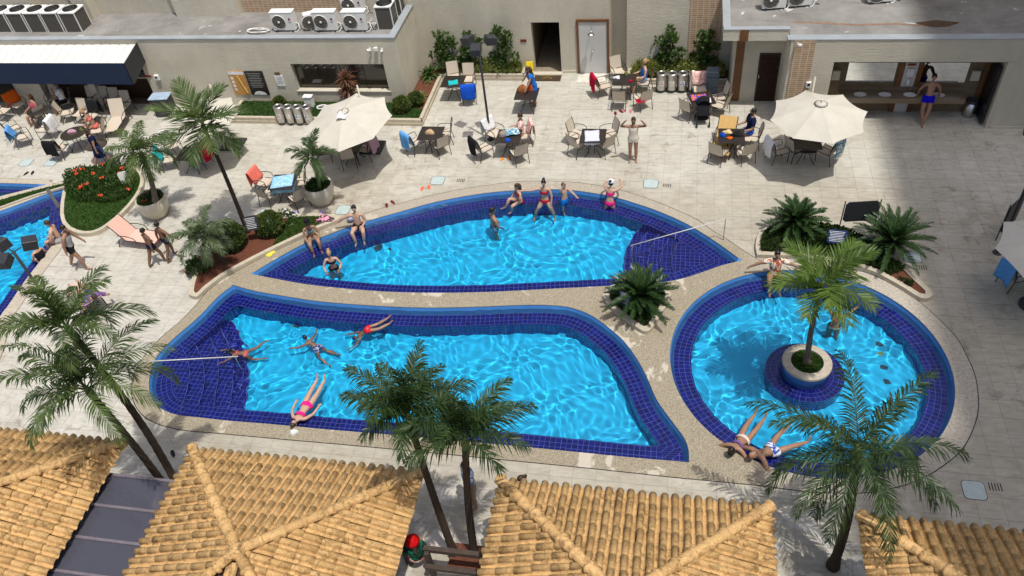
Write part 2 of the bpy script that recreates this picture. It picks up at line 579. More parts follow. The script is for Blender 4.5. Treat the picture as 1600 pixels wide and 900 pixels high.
# ------------------------------------------------------------------ coping and deck
def coping_mat():
    s = NT('exposed_aggregate_coping'); s.set(0.75, 0, 0.3)
    v = s.pos()
    sp = s.noise(v, 55, 3, 0.7)
    agg = s.ramp(sp, [(0.33, rgb(98, 87, 70)), (0.5, rgb(146, 136, 116)), (0.68, rgb(190, 180, 158))])
    sp2 = s.noise(v, 14, 5, 0.7)
    stone = s.ramp(sp2, [(0.3, rgb(148, 140, 126)), (0.55, rgb(178, 170, 156)), (0.75, rgb(198, 191, 178))])
    # worn, washed-out patches
    w = s.noise(v, 0.9, 6, 0.62, 0.6)
    wear = s.ramp(w, [(0.585, (0, 0, 0)), (0.61, (0.8, 0.8, 0.8))])
    worn = s.mix(wear, agg, rgb(196, 188, 172))
    # the outer run round the round pool is pale stone
    m = s.n('Vector' + 'Math', operation='DISTANCE'); s.l(v, m.inputs[0]); m.inputs[1].default_value = (CC.x + 0.9, CC.y - 0.2, 0)
    sx = s.n('SeparateXYZ'); s.l(v, sx.inputs[0])
    side = s.math('MULTIPLY', s.math('SUBTRACT', sx.outputs[0], CC.x - 1.6), 0.8, True)
    back = s.math('MULTIPLY', s.math('MULTIPLY', s.math('SUBTRACT', sx.outputs[1], 18.6), 0.9, True), 0.6)
    s.col(s.mix(s.math('MAXIMUM', side, back), worn, stone))
    s.bump(sp, 0.5, 0.006)
    return s.m
M_COPING = coping_mat()
cop = flat('pool_coping', COPING, [POOL_A, POOL_B, POOL_C], 0.006, M_COPING)
cop['kind'] = 'structure'
for k, P in enumerate((POOL_A, POOL_B, POOL_C)):      # rounded nosing over the pool edge
    N = MB(); N.smooth = True
    n = len(P)
    N.tube([(P[i % n][0], P[i % n][1], -0.012) for i in range(n + 1)], 0.019, 8)
    N.build('nosing', M_COPING, cop)
# ------------------------------------------------------------------ ground sheet and deck tiles
D_OUT = offset(POOL_D, -0.42)
E_OUT = offset(POOL_E, -0.25)
GX0, GY0 = 0.534 * TILE, 0.646 * TILE
def deck_mat(name, bed=False):
    s = NT(name); s.set(0.62, 0, 0.35)
    v = s.pos()
    if bed:
        s.col(s.ramp(s.noise(v, 3, 4), [(0.3, rgb(118, 112, 103)), (0.7, rgb(150, 144, 134))])); return s.m
    a = s.n('VectorMath', operation='SUBTRACT'); s.l(v, a.inputs[0]); a.inputs[1].default_value = (GX0, GY0, 0)
    b = s.n('VectorMath', operation='SCALE'); s.l(a.outputs[0], b.inputs[0]); b.inputs['Scale'].default_value = 1 / TILE
    c = s.n('VectorMath', operation='FLOOR'); s.l(b.outputs[0], c.inputs[0])
    sx = s.n('SeparateXYZ'); s.l(c.outputs[0], sx.inputs[0])
    cx = s.n('CombineXYZ'); s.l(sx.outputs[0], cx.inputs[0]); s.l(sx.outputs[1], cx.inputs[1])
    w = s.n('TexWhiteNoise', noise_dimensions='2D'); s.l(cx.outputs[0], w.inputs['Vector'])
    rnd = w.outputs['Value']
    # veins stretched along the tile
    mp = s.n('Mapping'); mp.inputs['Scale'].default_value = (1.0, 3.2, 1.0); s.l(v, mp.inputs['Vector'])
    vein = s.noise(mp.outputs[0], 2.6, 6, 0.65, 0.4)
    base = s.ramp(vein, [(0.28, rgb(168, 164, 152)), (0.5, rgb(185, 182, 171)), (0.72, rgb(197, 195, 185))])
    base = s.mix(1.0, base, s.ramp(rnd, [(0.0, (0.955, 0.955, 0.95)), (1.0, (1.03, 1.03, 1.025))]), 'MULTIPLY')
    # the tiles round the pools are worn to a warmer, darker tone; splashes dry pale along the near walk
    px_ = s.n('SeparateXYZ'); s.l(v, px_.inputs[0])
    wob = s.math('MULTIPLY', s.math('SUBTRACT', s.noise(v, 0.35, 4, 0.6), 0.5), 6.0)
    yy = s.math('ADD', px_.outputs[1], wob)
    zone = s.math('MULTIPLY', s.math('MULTIPLY', s.math('SUBTRACT', 23.2, yy), 0.42, True), s.math('MULTIPLY', s.math('ADD', px_.outputs[0], 14.5), 0.3, True))
    base = s.mix(s.math('MULTIPLY', zone, 0.8), base, s.mix(1.0, base, (0.80, 0.755, 0.69, 1), 'MULTIPLY'))
    near_ = s.math('MULTIPLY', s.math('SUBTRACT', 10.2, px_.outputs[1]), 1.2, True)
    # scattered brown water stains and pale scale where splashes dried
    st = s.noise(v, 2.3, 5, 0.6, 0.9)
    big = s.noise(v, 0.16, 3, 0.5)
    stm = s.math('MULTIPLY', s.ramp(st, [(0.60, (0, 0, 0)), (0.625, (1, 1, 1))]), s.ramp(big, [(0.45, (0, 0, 0)), (0.6, (1, 1, 1))]))
    base = s.mix(s.math('MULTIPLY', stm, 0.45), base, rgb(126, 114, 97))
    pl = s.noise(v, 1.5, 7, 0.62, 0.5)
    big2 = s.noise(v, 0.11, 2, 0.5)
    plm = s.math('MULTIPLY', s.ramp(pl, [(0.52, (0, 0, 0)), (0.55, (1, 1, 1))]), s.math('MAXIMUM', s.ramp(big2, [(0.44, (0, 0, 0)), (0.56, (1, 1, 1))]), near_))
    base = s.mix(s.math('MULTIPLY', plm, s.math('ADD', 0.35, s.math('MULTIPLY', near_, 0.4))), base, rgb(204, 199, 189))
    grime = s.noise(v, 0.55, 5, 0.7)
    base = s.mix(1.0, base, s.ramp(grime, [(0.3, (0.86, 0.84, 0.81)), (0.6, (1, 1, 1))]), 'MULTIPLY')
    s.col(base)
    s.l(s.ramp(st, [(0.4, (0.7, 0.7, 0.7)), (0.7, (0.45, 0.45, 0.45))]), s.p.inputs['Roughness'])
    s.bump(vein, 0.08, 0.004)
    return s.m
M_DECK = deck_mat('beige_deck_tile'); M_BED = deck_mat('tile_joint_grout', True)
B_ = 250
ground = flat('ground', [(-B_, -B_), (B_, -B_), (B_, B_), (-B_, B_)], [COPING, POOL_D, POOL_E], -0.006, M_BED)
ground['kind'] = 'structure'
deck = empty('pool_deck'); deck['kind'] = 'structure'
def clip_half(poly, q, n):
    out = []
    for i in range(len(poly)):
        a, b = poly[i], poly[(i+1) % len(poly)]
        da, db = (a - q).dot(n), (b - q).dot(n)
        if da >= 0: out.append(a)
        if (da >= 0) != (db >= 0): out.append(a + (b - a) * (da / (da - db)))
    return out
_tiles = []
GAP = 0.0034
_i0, _i1, _j0, _j1 = -60, 42, 18, 58
_cx = GX0 + (np.arange(_i0, _i1) + 0.5) * TILE; _cy = GY0 + (np.arange(_j0 - 9, _j1) + 0.5) * TILE
_X, _Y = np.meshgrid(_cx, _cy)
def _dist(X, Y, poly):
    P = np.array([(p[0], p[1]) for p in poly]); Q = np.roll(P, -1, 0); D = np.full(X.shape, 1e9)
    for a, b in zip(P, Q):
        d = b - a; L = d @ d
        if L == 0: continue
        t = np.clip(((X - a[0])*d[0] + (Y - a[1])*d[1]) / L, 0, 1)
        D = np.minimum(D, np.hypot(X - a[0] - t*d[0], Y - a[1] - t*d[1]))
    return D
_ex = [(COPING, _dist(_X, _Y, COPING), inside_np(_X, _Y, COPING)), (D_OUT, _dist(_X, _Y, D_OUT), inside_np(_X, _Y, D_OUT)), (E_OUT, _dist(_X, _Y, E_OUT), inside_np(_X, _Y, E_OUT))]
for j in range(_X.shape[0]):
    for i in range(_X.shape[1]):
        x, y = _X[j, i], _Y[j, i]
        q = PX((x, y, 0))
        if not (-60 < q[0] < 1660 and -60 < q[1] < 980): continue
        h = TILE/2 - GAP
        sq = [Vector((x-h, y-h)), Vector((x+h, y-h)), Vector((x+h, y+h)), Vector((x-h, y+h))]
        whole = True
        for poly, dist, ins in _ex:
            if ins[j, i] and dist[j, i] > 0.42: sq = []; break
            if dist[j, i] < 0.42:
                d, p, e = near((x, y), poly)
                a, b = Vector(poly[e][:2]), Vector(poly[(e+1) % len(poly)][:2])
                t = (b - a).normalized(); n = Vector((t.y, -t.x))
                k = clip_half(sq, Vector(p) + n * 0.02, n)
                if len(k) != len(sq) or any((u - w).length > 1e-6 for u, w in zip(k, sq)): whole = False
                sq = k
                if len(sq) < 3: break
        if len(sq) < 3: continue
        pr = [PX((p.x, p.y, 0)) for p in sq]
        vis = all(0 < p[0] < 1600 and 0 < p[1] < 900 for p in pr)
        _tiles.append((abs(area2(pr)) if vis else 0, whole, (x, y), sq))
_tiles.sort(key=lambda t: -t[0])
def tile_mesh(pts):
    m = MB(); k = len(pts)
    m.prism([(p[0], p[1]) for p in pts], -0.012, 0.0)
    return m
_hm = None
_rest = MB()
for k, (ar, whole, c, sq) in enumerate(_tiles):
    if k < 300 and ar > 0:
        loc = [(p.x - c[0], p.y - c[1]) for p in sq]
        if whole:
            if _hm is None: _hm = tile_mesh(loc).mesh('tile', M_DECK)
            me = _hm
        else: me = tile_mesh(loc).mesh('tile', M_DECK)
        o = link(bpy.data.objects.new('tile', me), deck); o.location = (c[0], c[1], random.uniform(-0.0006, 0.0006))
    else:
        _rest.prism([(p.x, p.y) for p in sq], -0.012, random.uniform(-0.0006, 0.0006))
tag(_rest.build('tile_field', M_DECK, deck), kind='stuff')
M_BLACK = simple('black_slot', (0.012, 0.012, 0.012, 1), 0.6)
sd = flat('slot_drain', offset(COPING, -0.022), [COPING], 0.0025, M_BLACK, cop)
strip('coping_edge', COPING, -0.05, 0.006, M_COPING, cop, flip=True)
M_PALECOP = simple('pale_stone_coping', rgb(178, 168, 150), 0.7, vs=8, va=0.22, bs=40, ba=0.25)
for P, OUT in ((POOL_D, D_OUT), (POOL_E, E_OUT)):
    o = flat('pool_coping', OUT, [P], 0.005, M_PALECOP); o['kind'] = 'structure'
    flat('slot_drain', offset(OUT, -0.02), [OUT], 0.002, simple('stone_slot', rgb(120, 104, 82), 0.8), o)
    strip('coping_edge', OUT, -0.05, 0.005, M_PALECOP, o, flip=True)
    N = MB(); N.smooth = True; n = len(P)
    N.tube([(P[i % n][0], P[i % n][1], -0.012) for i in range(n + 1)], 0.018, 8); N.build('nosing', M_PALECOP, o)

# the hotel tower behind and to the right of the viewpoint, whose shade lies over the right of the deck
M_TOWER = simple('tower_render', rgb(206, 196, 176), 0.8, vs=0.3, va=0.1)
M_GLASSD = simple('dark_window_glass', (0.02, 0.025, 0.03, 1), 0.1)
_th = 100.0
def _roofpt(x, y): return (x*TILE + 0.25*_th, y*TILE - 0.20*_th)
_a = _roofpt(12.4, 64); _b = _roofpt(12.4, 22.5); _c = _roofpt(7.5, 22.5); _d = _roofpt(7.5, 0)
tower = empty('hotel_tower', (_a[0] + 10, _b[1], 0), 0, 'tall pale hotel tower whose shade covers the right of the deck', 'building')
def _tl(p): return (p[0] - _a[0] - 10, p[1] - _b[1])
T = MB(); T.prism([_tl(p) for p in ((_a[0]+26, _d[1]), (_a[0]+26, _a[1]), _a, _b, _c, _d)], -0.5, _th); T.build('wall', M_TOWER, tower)
# ------------------------------------------------------------------ buildings
def render_mat(name, c, va=0.14):
    s = NT(name); s.set(0.9, 0, 0.2); v = s.pos()
    f = s.noise(v, 0.7, 6, 0.65)
    mp = s.n('Mapping'); mp.inputs['Scale'].default_value = (1.0, 1.0, 0.12); s.l(v, mp.inputs['Vector'])
    drip = s.noise(mp.outputs[0], 3.0, 5, 0.6)
    c0 = s.ramp(f, [(0.3, sc(c, 1 - va)), (0.7, sc(c, 1 + va*0.5))])
    s.col(s.mix(1.0, c0, s.ramp(drip, [(0.3, (0.95, 0.945, 0.93)), (0.55, (1, 1, 1))]), 'MULTIPLY'))
    mp2 = s.n('Mapping'); mp2.inputs['Scale'].default_value = (4.0, 4.0, 18.0); s.l(v, mp2.inputs['Vector'])
    s.bump(s.noise(mp2.outputs[0], 1.6, 5, 0.7), 0.8, 0.03)
    return s.m
M_WALL = render_mat('greige_textured_render', rgb(202, 196, 178))
M_WALL2 = render_mat('greige_render_fascia', rgb(208, 201, 184))
def membrane():
    s = NT('weathered_roof_membrane'); s.set(0.85, 0, 0.25); v = s.pos()
    c = s.ramp(s.noise(v, 0.8, 6, 0.7), [(0.3, rgb(112, 110, 106)), (0.55, rgb(136, 134, 130)), (0.75, rgb(152, 150, 146))])
    c = s.mix(s.ramp(s.noise(v, 1.7, 5, 0.6, 1.2), [(0.655, (0, 0, 0)), (0.68, (0.8, 0.8, 0.8))]), c, rgb(206, 206, 202))
    mp = s.n('Mapping'); mp.inputs['Scale'].default_value = (0.5, 2.4, 1); s.l(v, mp.inputs['Vector'])
    c = s.mix(s.ramp(s.noise(mp.outputs[0], 1.1, 7, 0.75), [(0.55, (0, 0, 0)), (0.7, (0.5, 0.5, 0.5))]), c, rgb(96, 84, 72))
    s.col(c); s.bump(s.noise(v, 7, 4), 0.25, 0.01)
    return s.m
M_ROOFC = membrane()
M_PARA = simple('blue_grey_parapet_paint', rgb(150, 156, 160), 0.8, vs=1.5, va=0.14)
M_BROWN = simple('brown_stone_cladding', rgb(116, 78, 46), 0.55, vs=5, va=0.25)
M_DARKWOOD = simple('dark_brown_louvre', rgb(58, 36, 26), 0.5, vs=8, va=0.2)
M_CREAM = simple('cream_painted_concrete', rgb(196, 188, 170), 0.75, vs=3, va=0.1)
M_WHITE = simple('white_paint', (0.78, 0.78, 0.76, 1), 0.45, vs=8, va=0.06)
M_CHARC = simple('charcoal_metal', (0.035, 0.036, 0.040, 1), 0.45, vs=8, va=0.2)
M_STEEL = simple('brushed_steel', (0.62, 0.62, 0.62, 1), 0.3, metal=1.0, vs=10, va=0.1)
M_DGLASS = simple('dark_tinted_glass', (0.045, 0.036, 0.026, 1), 0.08, vs=2, va=0.2, spec=0.7)
M_NAVY = simple('navy_awning_cloth', rgb(18, 38, 68), 0.75, vs=2, va=0.15)
M_AWTOP = simple('white_ribbed_sheet', rgb(214, 213, 206), 0.5, vs=1.2, va=0.08)
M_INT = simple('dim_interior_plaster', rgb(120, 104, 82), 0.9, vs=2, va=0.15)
M_GRAYP = simple('pale_grey_panel', rgb(196, 196, 192), 0.4, vs=2, va=0.05)
M_GRANITE = simple('brown_granite', rgb(128, 112, 92), 0.25, vs=60, va=0.35)
def brick_mat():
    s = NT('tan_brick_slips'); s.set(0.8, 0, 0.25)
    v = s.pos(); sx = s.n('SeparateXYZ'); s.l(v, sx.inputs[0]); cx = s.n('CombineXYZ')
    s.l(sx.outputs[0], cx.inputs[0]); s.l(sx.outputs[2], cx.inputs[1])
    b = s.n('TexBrick'); b.offset = 0.0
    for k, q in (('Color1', rgb(178, 150, 120)), ('Color2', rgb(160, 130, 102)), ('Mortar', rgb(214, 200, 176))): b.inputs[k].default_value = q
    b.inputs['Scale'].default_value = 1; b.inputs['Brick Width'].default_value = 0.21; b.inputs['Row Height'].default_value = 0.075; b.inputs['Mortar Size'].default_value = 0.008
    s.l(cx.outputs[0], b.inputs['Vector']); s.col(b.outputs['Color']); s.bump(s.math('MULTIPLY', b.outputs['Fac'], -1.0), 0.5, 0.006)
    return s.m
M_BRICK = brick_mat()

YB, YL, YR = 28.9, 26.25, 25.35
# main building behind the deck
mainb = empty('main_building', (-8, 29.2, 0), 0, 'tall greige rendered building across the back with a dark entrance passage', 'building')
def bpart(par, name, mats, *boxes, bevel=0.0):
    m = MB(); o = par.location
    for x0, x1, y0, y1, z0, z1 in boxes: m.bb(x0 - o.x, x1 - o.x, y0 - o.y, y1 - o.y, z0 - o.z, z1 - o.z)
    return m.build(name, mats, par, bevel)
HB = 9.0
bpart(mainb, 'wall', M_WALL, (-45, -5.66, YB, YB+.4, -.3, HB), (-5.66, -4.55, YB+.001, YB+.4, 2.16, HB), (-4.55, -2.60, YB, YB+.4, -.3, HB),
      (-2.60, -1.96, YB+.55, YB+.8, -.3, HB), (-1.96, 25, YB+.05, YB+.45, -.3, HB))
bpart(mainb, 'niche_reveal', M_WALL2, (-2.62, -2.60, YB+.401, YB+.55, -.3, HB), (-1.96, -1.9, YB+.451, YB+.56, -.3, HB))
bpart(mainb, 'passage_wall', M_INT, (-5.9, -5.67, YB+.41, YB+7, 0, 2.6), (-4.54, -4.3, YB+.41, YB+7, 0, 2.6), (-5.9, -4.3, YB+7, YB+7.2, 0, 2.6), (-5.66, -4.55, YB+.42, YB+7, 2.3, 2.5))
bpart(mainb, 'passage_floor', simple('passage_floor_tile', rgb(150, 138, 118), 0.4), (-5.66, -4.55, YB+.0, YB+7, -.1, 0.012))
bpart(mainb, 'passage_threshold', M_CREAM, (-5.72, -4.50, YB-.25, YB-.002, 0.002, 0.06))
bpart(mainb, 'skirting', M_WALL2, (-4.5, -3.95, YB-.03, YB-.002, 0, 0.12))
bpart(mainb, 'brick_strip', M_BRICK, (0.36, 1.55, YB+.03, YB+.048, 0, HB))
bpart(mainb, 'brick_strip', M_BRICK, (-17.5, -13.3, YB-.02, YB-.002, 2.7, HB))
bpart(mainb, 'pier', M_WALL2, (-24.9, -24.2, YB-.5, YB-.002, 2.4, 6.5))
bpart(mainb, 'pier', M_WALL2, (-29.9, -26.9, YB-.5, YB-.002, 2.4, 6.5))
bpart(mainb, 'pier', M_WALL2, (-20.4, -17.6, YB-.35, YB-.002, 2.4, 6.5))
tag(bpart(mainb, 'wall_plaque', simple('red_brown_plaque', rgb(120, 40, 26), 0.5), (-6.12, -5.88, YB-.025, YB-.003, 1.36, 1.46)), 'small red brown plaque')
# shower on the wall
sh = empty('outdoor_shower', (-3.26, YB, 0), 0, 'outdoor shower with grey wall panel in a brown frame', 'shower')
bpart(sh, 'panel', M_GRAYP, (-3.80, -2.72, YB-.03, YB-.004, 0.0, 2.18))
bpart(sh, 'frame', M_BROWN, (-3.89, -3.80, YB-.06, YB-.003, 0, 2.18), (-2.72, -2.63, YB-.06, YB-.003, 0, 2.18), (-3.89, -2.63, YB-.06, YB-.003, 2.18, 2.28))
m = MB(); m.smooth = True
m.tube([(-.03, -.03, 1.95), (-.03, -.12, 1.97), (-.03, -.34, 1.95), (-.03, -.38, 1.88)], 0.014, 8); m.build('shower_arm', M_STEEL, sh)
m = MB(); m.smooth = True; m.lathe([(0.02, .05), (0.13, .02), (0.135, 0), (0.1, -.012)], (-.03, -.38, 1.84), 20); m.build('shower_head', M_STEEL, sh)
m = MB(); m.smooth = True; m.lathe([(0.035, 0), (0.035, .07), (.02, .09)], (-.02, -.03, 0.98), 12, axis=Matrix.Rotation(math.pi/2, 3, 'X')); m.tube([(-.02, -.1, .98), (.03, -.12, 1.0)], 0.008, 6); m.build('tap', M_STEEL, sh)
bpart(sh, 'tray', simple('wet_pale_tray', rgb(214, 208, 196), 0.3), (-3.86, -2.62, YB-.75, YB-.07, 0.002, 0.012))
bpart(sh, 'drain', M_CHARC, (-3.36, -3.22, YB-.52, YB-.44, 0.012, 0.016))

# service building on the left
svc = empty('service_building', (-15, 27.5, 0), 0, 'single storey greige building with flat roof carrying air conditioners', 'building')
XL = -10.30
zt = 2.95
bpart(svc, 'wall', M_WALL, (-14.74, -10.93, YL, YL+.25, -.3, .70), (-14.74, -10.93, YL, YL+.25, 1.85, zt-.06), (-10.93, XL, YL, YL+.25, -.3, zt-.06),
      (-21.25, -14.74, YL, YL+.25, -.3, zt-.06), (-36, -21.25, YL, YL+.25, 2.35, zt-.06), (XL-.25, XL, YL+.25, YB-.002, -.3, zt-.06))
bpart(svc, 'parapet_cap', M_PARA, (-36, XL+.03, YL-.03, YL+.24, zt-.06, zt), (XL-.24, XL+.03, YL+.24, YB-.003, zt-.06, zt), bevel=0.01)
bpart(svc, 'parapet_upstand', M_PARA, (-36, XL-.25, YL+.251, YL+.30, 2.70, zt-.07), (XL-.30, XL-.251, YL+.30, YB-.004, 2.70, zt-.07))
bpart(svc, 'roof', M_ROOFC, (-36, XL-.26, YL+.26, YB-.004, 2.5, 2.72))
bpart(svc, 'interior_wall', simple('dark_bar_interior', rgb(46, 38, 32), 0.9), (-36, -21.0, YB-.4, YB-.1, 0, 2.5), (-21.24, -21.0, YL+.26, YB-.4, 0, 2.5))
bpart(svc, 'bar_floor', simple('bar_floor_tile', rgb(120, 110, 98), 0.5), (-36, -21.25, YL, YB-.4, -.05, 0.006))
bpart(svc, 'bar_counter', M_CREAM, (-26.3, -21.3, YL+.35, YL+.8, 0.98, 1.04))
bpart(svc, 'bar_front', M_DARKWOOD, (-26.3, -21.3, YL+.45, YL+.7, 0.006, 0.98))
bpart(svc, 'column', M_WALL2, (-23.95, -23.65, YL-.25, YL+.05, 0, 2.34))
bpart(svc, 'column', M_WALL2, (-27.6, -26.3, YL-.2, YL+.2, 0, 2.34))
win = bpart(svc, 'window', M_DARKWOOD, (-14.74, -10.93, YL+.20, YL+.24, .70, .74), (-14.74, -10.93, YL+.20, YL+.24, 1.81, 1.85))
ws = [-14.73, -13.75, -12.83, -11.88, -10.94]
for a, b in zip(ws, ws[1:]):
    m = MB(); m.bb(a+.012-svc.location.x, b-.012-svc.location.x, YL+.21-svc.location.y, YL+.225-svc.location.y, .74, 1.81); m.build('pane', M_DGLASS, win)
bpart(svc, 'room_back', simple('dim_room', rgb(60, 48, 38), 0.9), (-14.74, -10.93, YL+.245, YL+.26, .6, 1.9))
bpart(svc, 'window_sill', M_CREAM, (-14.80, -10.86, YL-.035, YL+.2, .645, .699), bevel=0.008)

# signs and small fittings on its front
def board(name, label, x0, x1, z0, z1, mats, fn=None, tilt=0):
    o = empty(name, ((x0+x1)/2, YL, (z0+z1)/2), 0, label, 'sign')
    w, h = x1-x0, z1-z0
    m = MB(); m.box((0, -.02, 0), (w, .03, h)); m.build('panel', mats[0], o)
    if fn: fn(o, w, h, mats)
    return o
M_OCHRE = simple('ochre_poster_print', rgb(190, 138, 62), 0.4, vs=3, va=0.25); M_BOARD = simple('black_menu_board', (0.02, 0.018, 0.017, 1), 0.35)
M_PAPER = simple('white_paper', (0.75, 0.76, 0.77, 1), 0.6); M_TEXT = simple('grey_print', rgb(140, 140, 140), 0.6)
def poster(o, w, h, mats):
    m = MB(); m.box((0, -.037, h/2-.09), (w*.96, .004, .14)); m.build('header', M_PAPER, o)
    for k in range(4):
        m = MB(); m.box((-w*.32, -.037, h/2-.32-k*.17), (.12, .004, .12)); m.build('picture', M_PAPER, o)
    m = MB(); m.tube([(w*.05, -.04, h/2-.22), (w*.36, -.04, -h/2+.08)], 0.035, 6); m.build('pictured_cone', simple('tan_print', rgb(214, 176, 110), 0.5), o)
board('poster', 'ochre poster with small white pictures on the greige wall', -17.53, -16.85, .50, 1.56, [M_OCHRE], poster)
def menu(o, w, h, mats):
    for k in range(9):
        ww = w*(.75 - .25*((k*7) % 3)/3)
        m = MB(); m.box((-w*.02, -.037, h/2-.10-k*.075), (ww, .004, .02)); m.build('text_line', M_TEXT, o)
    m = MB(); m.lathe([(0.17, 0), (0.17, .004)], (0, -.037, -h/2+.02), 16, axis=Matrix.Rotation(math.pi/2, 3, 'X')); 
    m = MB(); m.v = [(math.cos(a)*.27, -.037, -h/2+.01+math.sin(a)*.16) for a in [math.pi*k/10 for k in range(11)]]; m.face(tuple(range(10, -1, -1))); m.build('emblem', M_PAPER, o)
board('menu_board', 'black menu board with white lines on the greige wall', -16.80, -16.02, .50, 1.55, [M_BOARD], menu)
def notice(o, w, h, mats):
    for k in range(4):
        m = MB(); m.box((0, -.037, h/2-.09-k*.08), (w*.7, .004, .015)); m.build('text_line', M_TEXT, o)
    m = MB(); m.box((-.02, -.02, h/2+.09), (w*.65, .03, .10)); m.build('title_plate', simple('dark_gold_letters', rgb(110, 90, 50), 0.5), o)
board('notice', 'small white paper notice between menu board and window', -15.56, -15.22, .90, 1.36, [M_PAPER], notice)
def wall_light(p, label, n):
    o = empty('security_light', p, 0, label, 'light', 'white fittings above the service window')
    m = MB(); m.box((0, -.02, 0), (.06, .04, .06)); m.build('bracket', M_WHITE, o)
    if n == 1: m = MB(); m.box((0, -.09, 0), (.14, .10, .14)); m.build('housing', M_WHITE, o, 0.01)
    else:
        m = MB(); m.smooth = True; m.lathe([(.035, -.1), (.045, 0), (.05, .1)], (0, -.11, -.02), 10, axis=Matrix.Rotation(n*.6, 3, 'Z') @ Matrix.Rotation(1.1, 3, 'X')); m.build('camera_body', M_WHITE, o)
p = YP(578, 76, YL); wall_light(p, 'white camera left of the junction box above the window', -1.01)
p = YP(588, 75, YL); wall_light(p, 'white junction box between two cameras above the window', 1)
p = YP(597, 77, YL); wall_light(p, 'white camera right of the junction box above the window', .9)
p = YP(246, 120, YL)
o = empty('intercom', p, 0, 'small white intercom on the wall beside the awning', 'intercom')
m = MB(); m.box((0, -.05, 0), (.2, .1, .22)); m.build('case', M_WHITE, o, .01); m = MB(); m.box((0, -.105, .02), (.1, .006, .1)); m.build('screen', M_DGLASS, o)
m = MB(); m.box((-.42, -.012, .03), (.3, .02, .08)); m.build('red_plate', simple('red_plate', rgb(140, 50, 30), .5), o)

# awning over the bar
aw = empty('awning', (-24, 25.7, 0), 0, 'white ribbed awning with navy fascia over the bar terrace', 'awning')
xa, ya, za0, za1 = -20.95, 25.10, 2.72, 2.47
ox, oy = aw.location.x, aw.location.y
k = 0; x = xa - .06
while x > -33:
    w = 0.40
    m = MB()
    m.v = [(x-ox, 26.22-oy, za0), (x-w*.75-ox, 26.22-oy, za0), (x-w*.75-ox, ya-oy, za1), (x-ox, ya-oy, za1)]
    m.v += [(a, b, z - .02) for a, b, z in m.v]
    for q in ((0, 1, 2, 3), (7, 6, 5, 4), (0, 3, 7, 4), (1, 5, 6, 2), (3, 2, 6, 7), (0, 4, 5, 1)): m.face(q)
    r = len(m.v)
    m.v += [(x-w*.75-ox, 26.22-oy, za0-.02), (x-w-ox, 26.22-oy, za0-.02), (x-w-ox, ya-oy, za1-.02), (x-w*.75-ox, ya-oy, za1-.02)]
    m.face((r, r+1, r+2, r+3))
    m.build('roof_panel', M_AWTOP, aw); x -= w
bpart(aw, 'front_fascia', M_NAVY, (-33, xa-.01, ya-.06, ya-.02, 1.62, za1+.06))
bpart(aw, 'gutter', M_GRAYP, (-33, xa-.40, ya-.02, ya+.01, za1-.01, za1+.05))
m = MB(); m.v = [(xa-ox, ya-.06-oy, 1.62), (xa-ox, 26.24-oy, 1.95), (xa-ox, 26.24-oy, za0+.06), (xa-ox, ya-.06-oy, za1+.06)]
m.v += [(a-.04, b, z) for a, b, z in m.v]
for q in ((0, 1, 2, 3), (7, 6, 5, 4), (0, 3, 7, 4), (1, 5, 6, 2), (3, 2, 6, 7), (0, 4, 5, 1)): m.face(q)
m.build('side_fascia', M_CHARC, aw)

# restroom building on the right
rr = empty('restroom_building', (6.5, 26.5, 0), 0, 'low greige building with flat roof and open washroom niche', 'building')
zr = 3.25
bpart(rr, 'wall', M_WALL, (3.62, 5.06, YR, YR+.3, -.3, zr-.02), (5.06, 10.47, YR, YR+.3, 2.44, zr-.02), (10.47, 22, YR, YR+.3, -.3, zr-.02), (3.62, 3.9, YR+.3, 26.93, -.3, 2.84),
      (1.95, 3.62, 26.93, 27.2, -.3, 2.8), (1.95, 2.2, 27.2, YB+.04, -.3, 2.8))
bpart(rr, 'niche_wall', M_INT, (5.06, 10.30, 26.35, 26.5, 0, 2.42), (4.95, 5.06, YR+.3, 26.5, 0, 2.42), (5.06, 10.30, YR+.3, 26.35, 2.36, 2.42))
bpart(rr, 'niche_side', M_CREAM, (10.30, 10.47, YR+.301, 28, -.3, 2.84), (10.30, 10.469, YR+.001, YR+.30, -.3, 2.43))
bpart(rr, 'lintel_dark_band', M_DARKWOOD, (5.06, 10.30, 26.20, 26.34, 1.95, 2.35))  # solid dark brown band across the niche back, above the mirrors
bpart(rr, 'roof', M_ROOFC, (1.60, 22, 26.18, YB+.04, 2.85, 3.12), (3.62, 22, YR+.31, 26.18, 2.85, 3.119))
bpart(rr, 'parapet_cap', M_PARA, (3.50, 22, YR-.02, YR+.32, zr-.02, zr), (1.48, 3.62, 26.05, 26.28, zr-.02, zr), (1.46, 1.72, 26.28, YB+.03, zr-.02, zr))
bpart(rr, 'canopy_fascia', M_WALL2, (1.48, 3.61, 26.07, 26.18, 2.83, zr-.021), (1.48, 1.60, 26.18, YB+.03, 2.83, zr-.021))
bpart(rr, 'canopy_soffit', M_CREAM, (1.60, 3.62, 26.18, 26.93, 2.80, 2.849))
bpart(rr, 'brown_pilaster', M_BROWN, (2.02, 2.30, 26.90, 26.928, 0, 2.8))
bpart(rr, 'brown_pilaster', M_BROWN, (2.02, 2.30, 26.045, 26.069, 2.83, zr-.03))
bpart(rr, 'brick_strip', M_BRICK, (3.72, 4.38, YR-.022, YR-.002, 0, zr-.03))
bpart(rr, 'skirting', M_WALL2, (10.47, 22, YR-.03, YR-.002, 0, .08))
bpart(rr, 'skirting', M_WALL2, (2.3, 2.84, 26.9, 26.928, 0, .08))
d = bpart(rr, 'door', M_DARKWOOD, (2.84, 3.56, 26.90, 26.925, 0.01, 1.92))
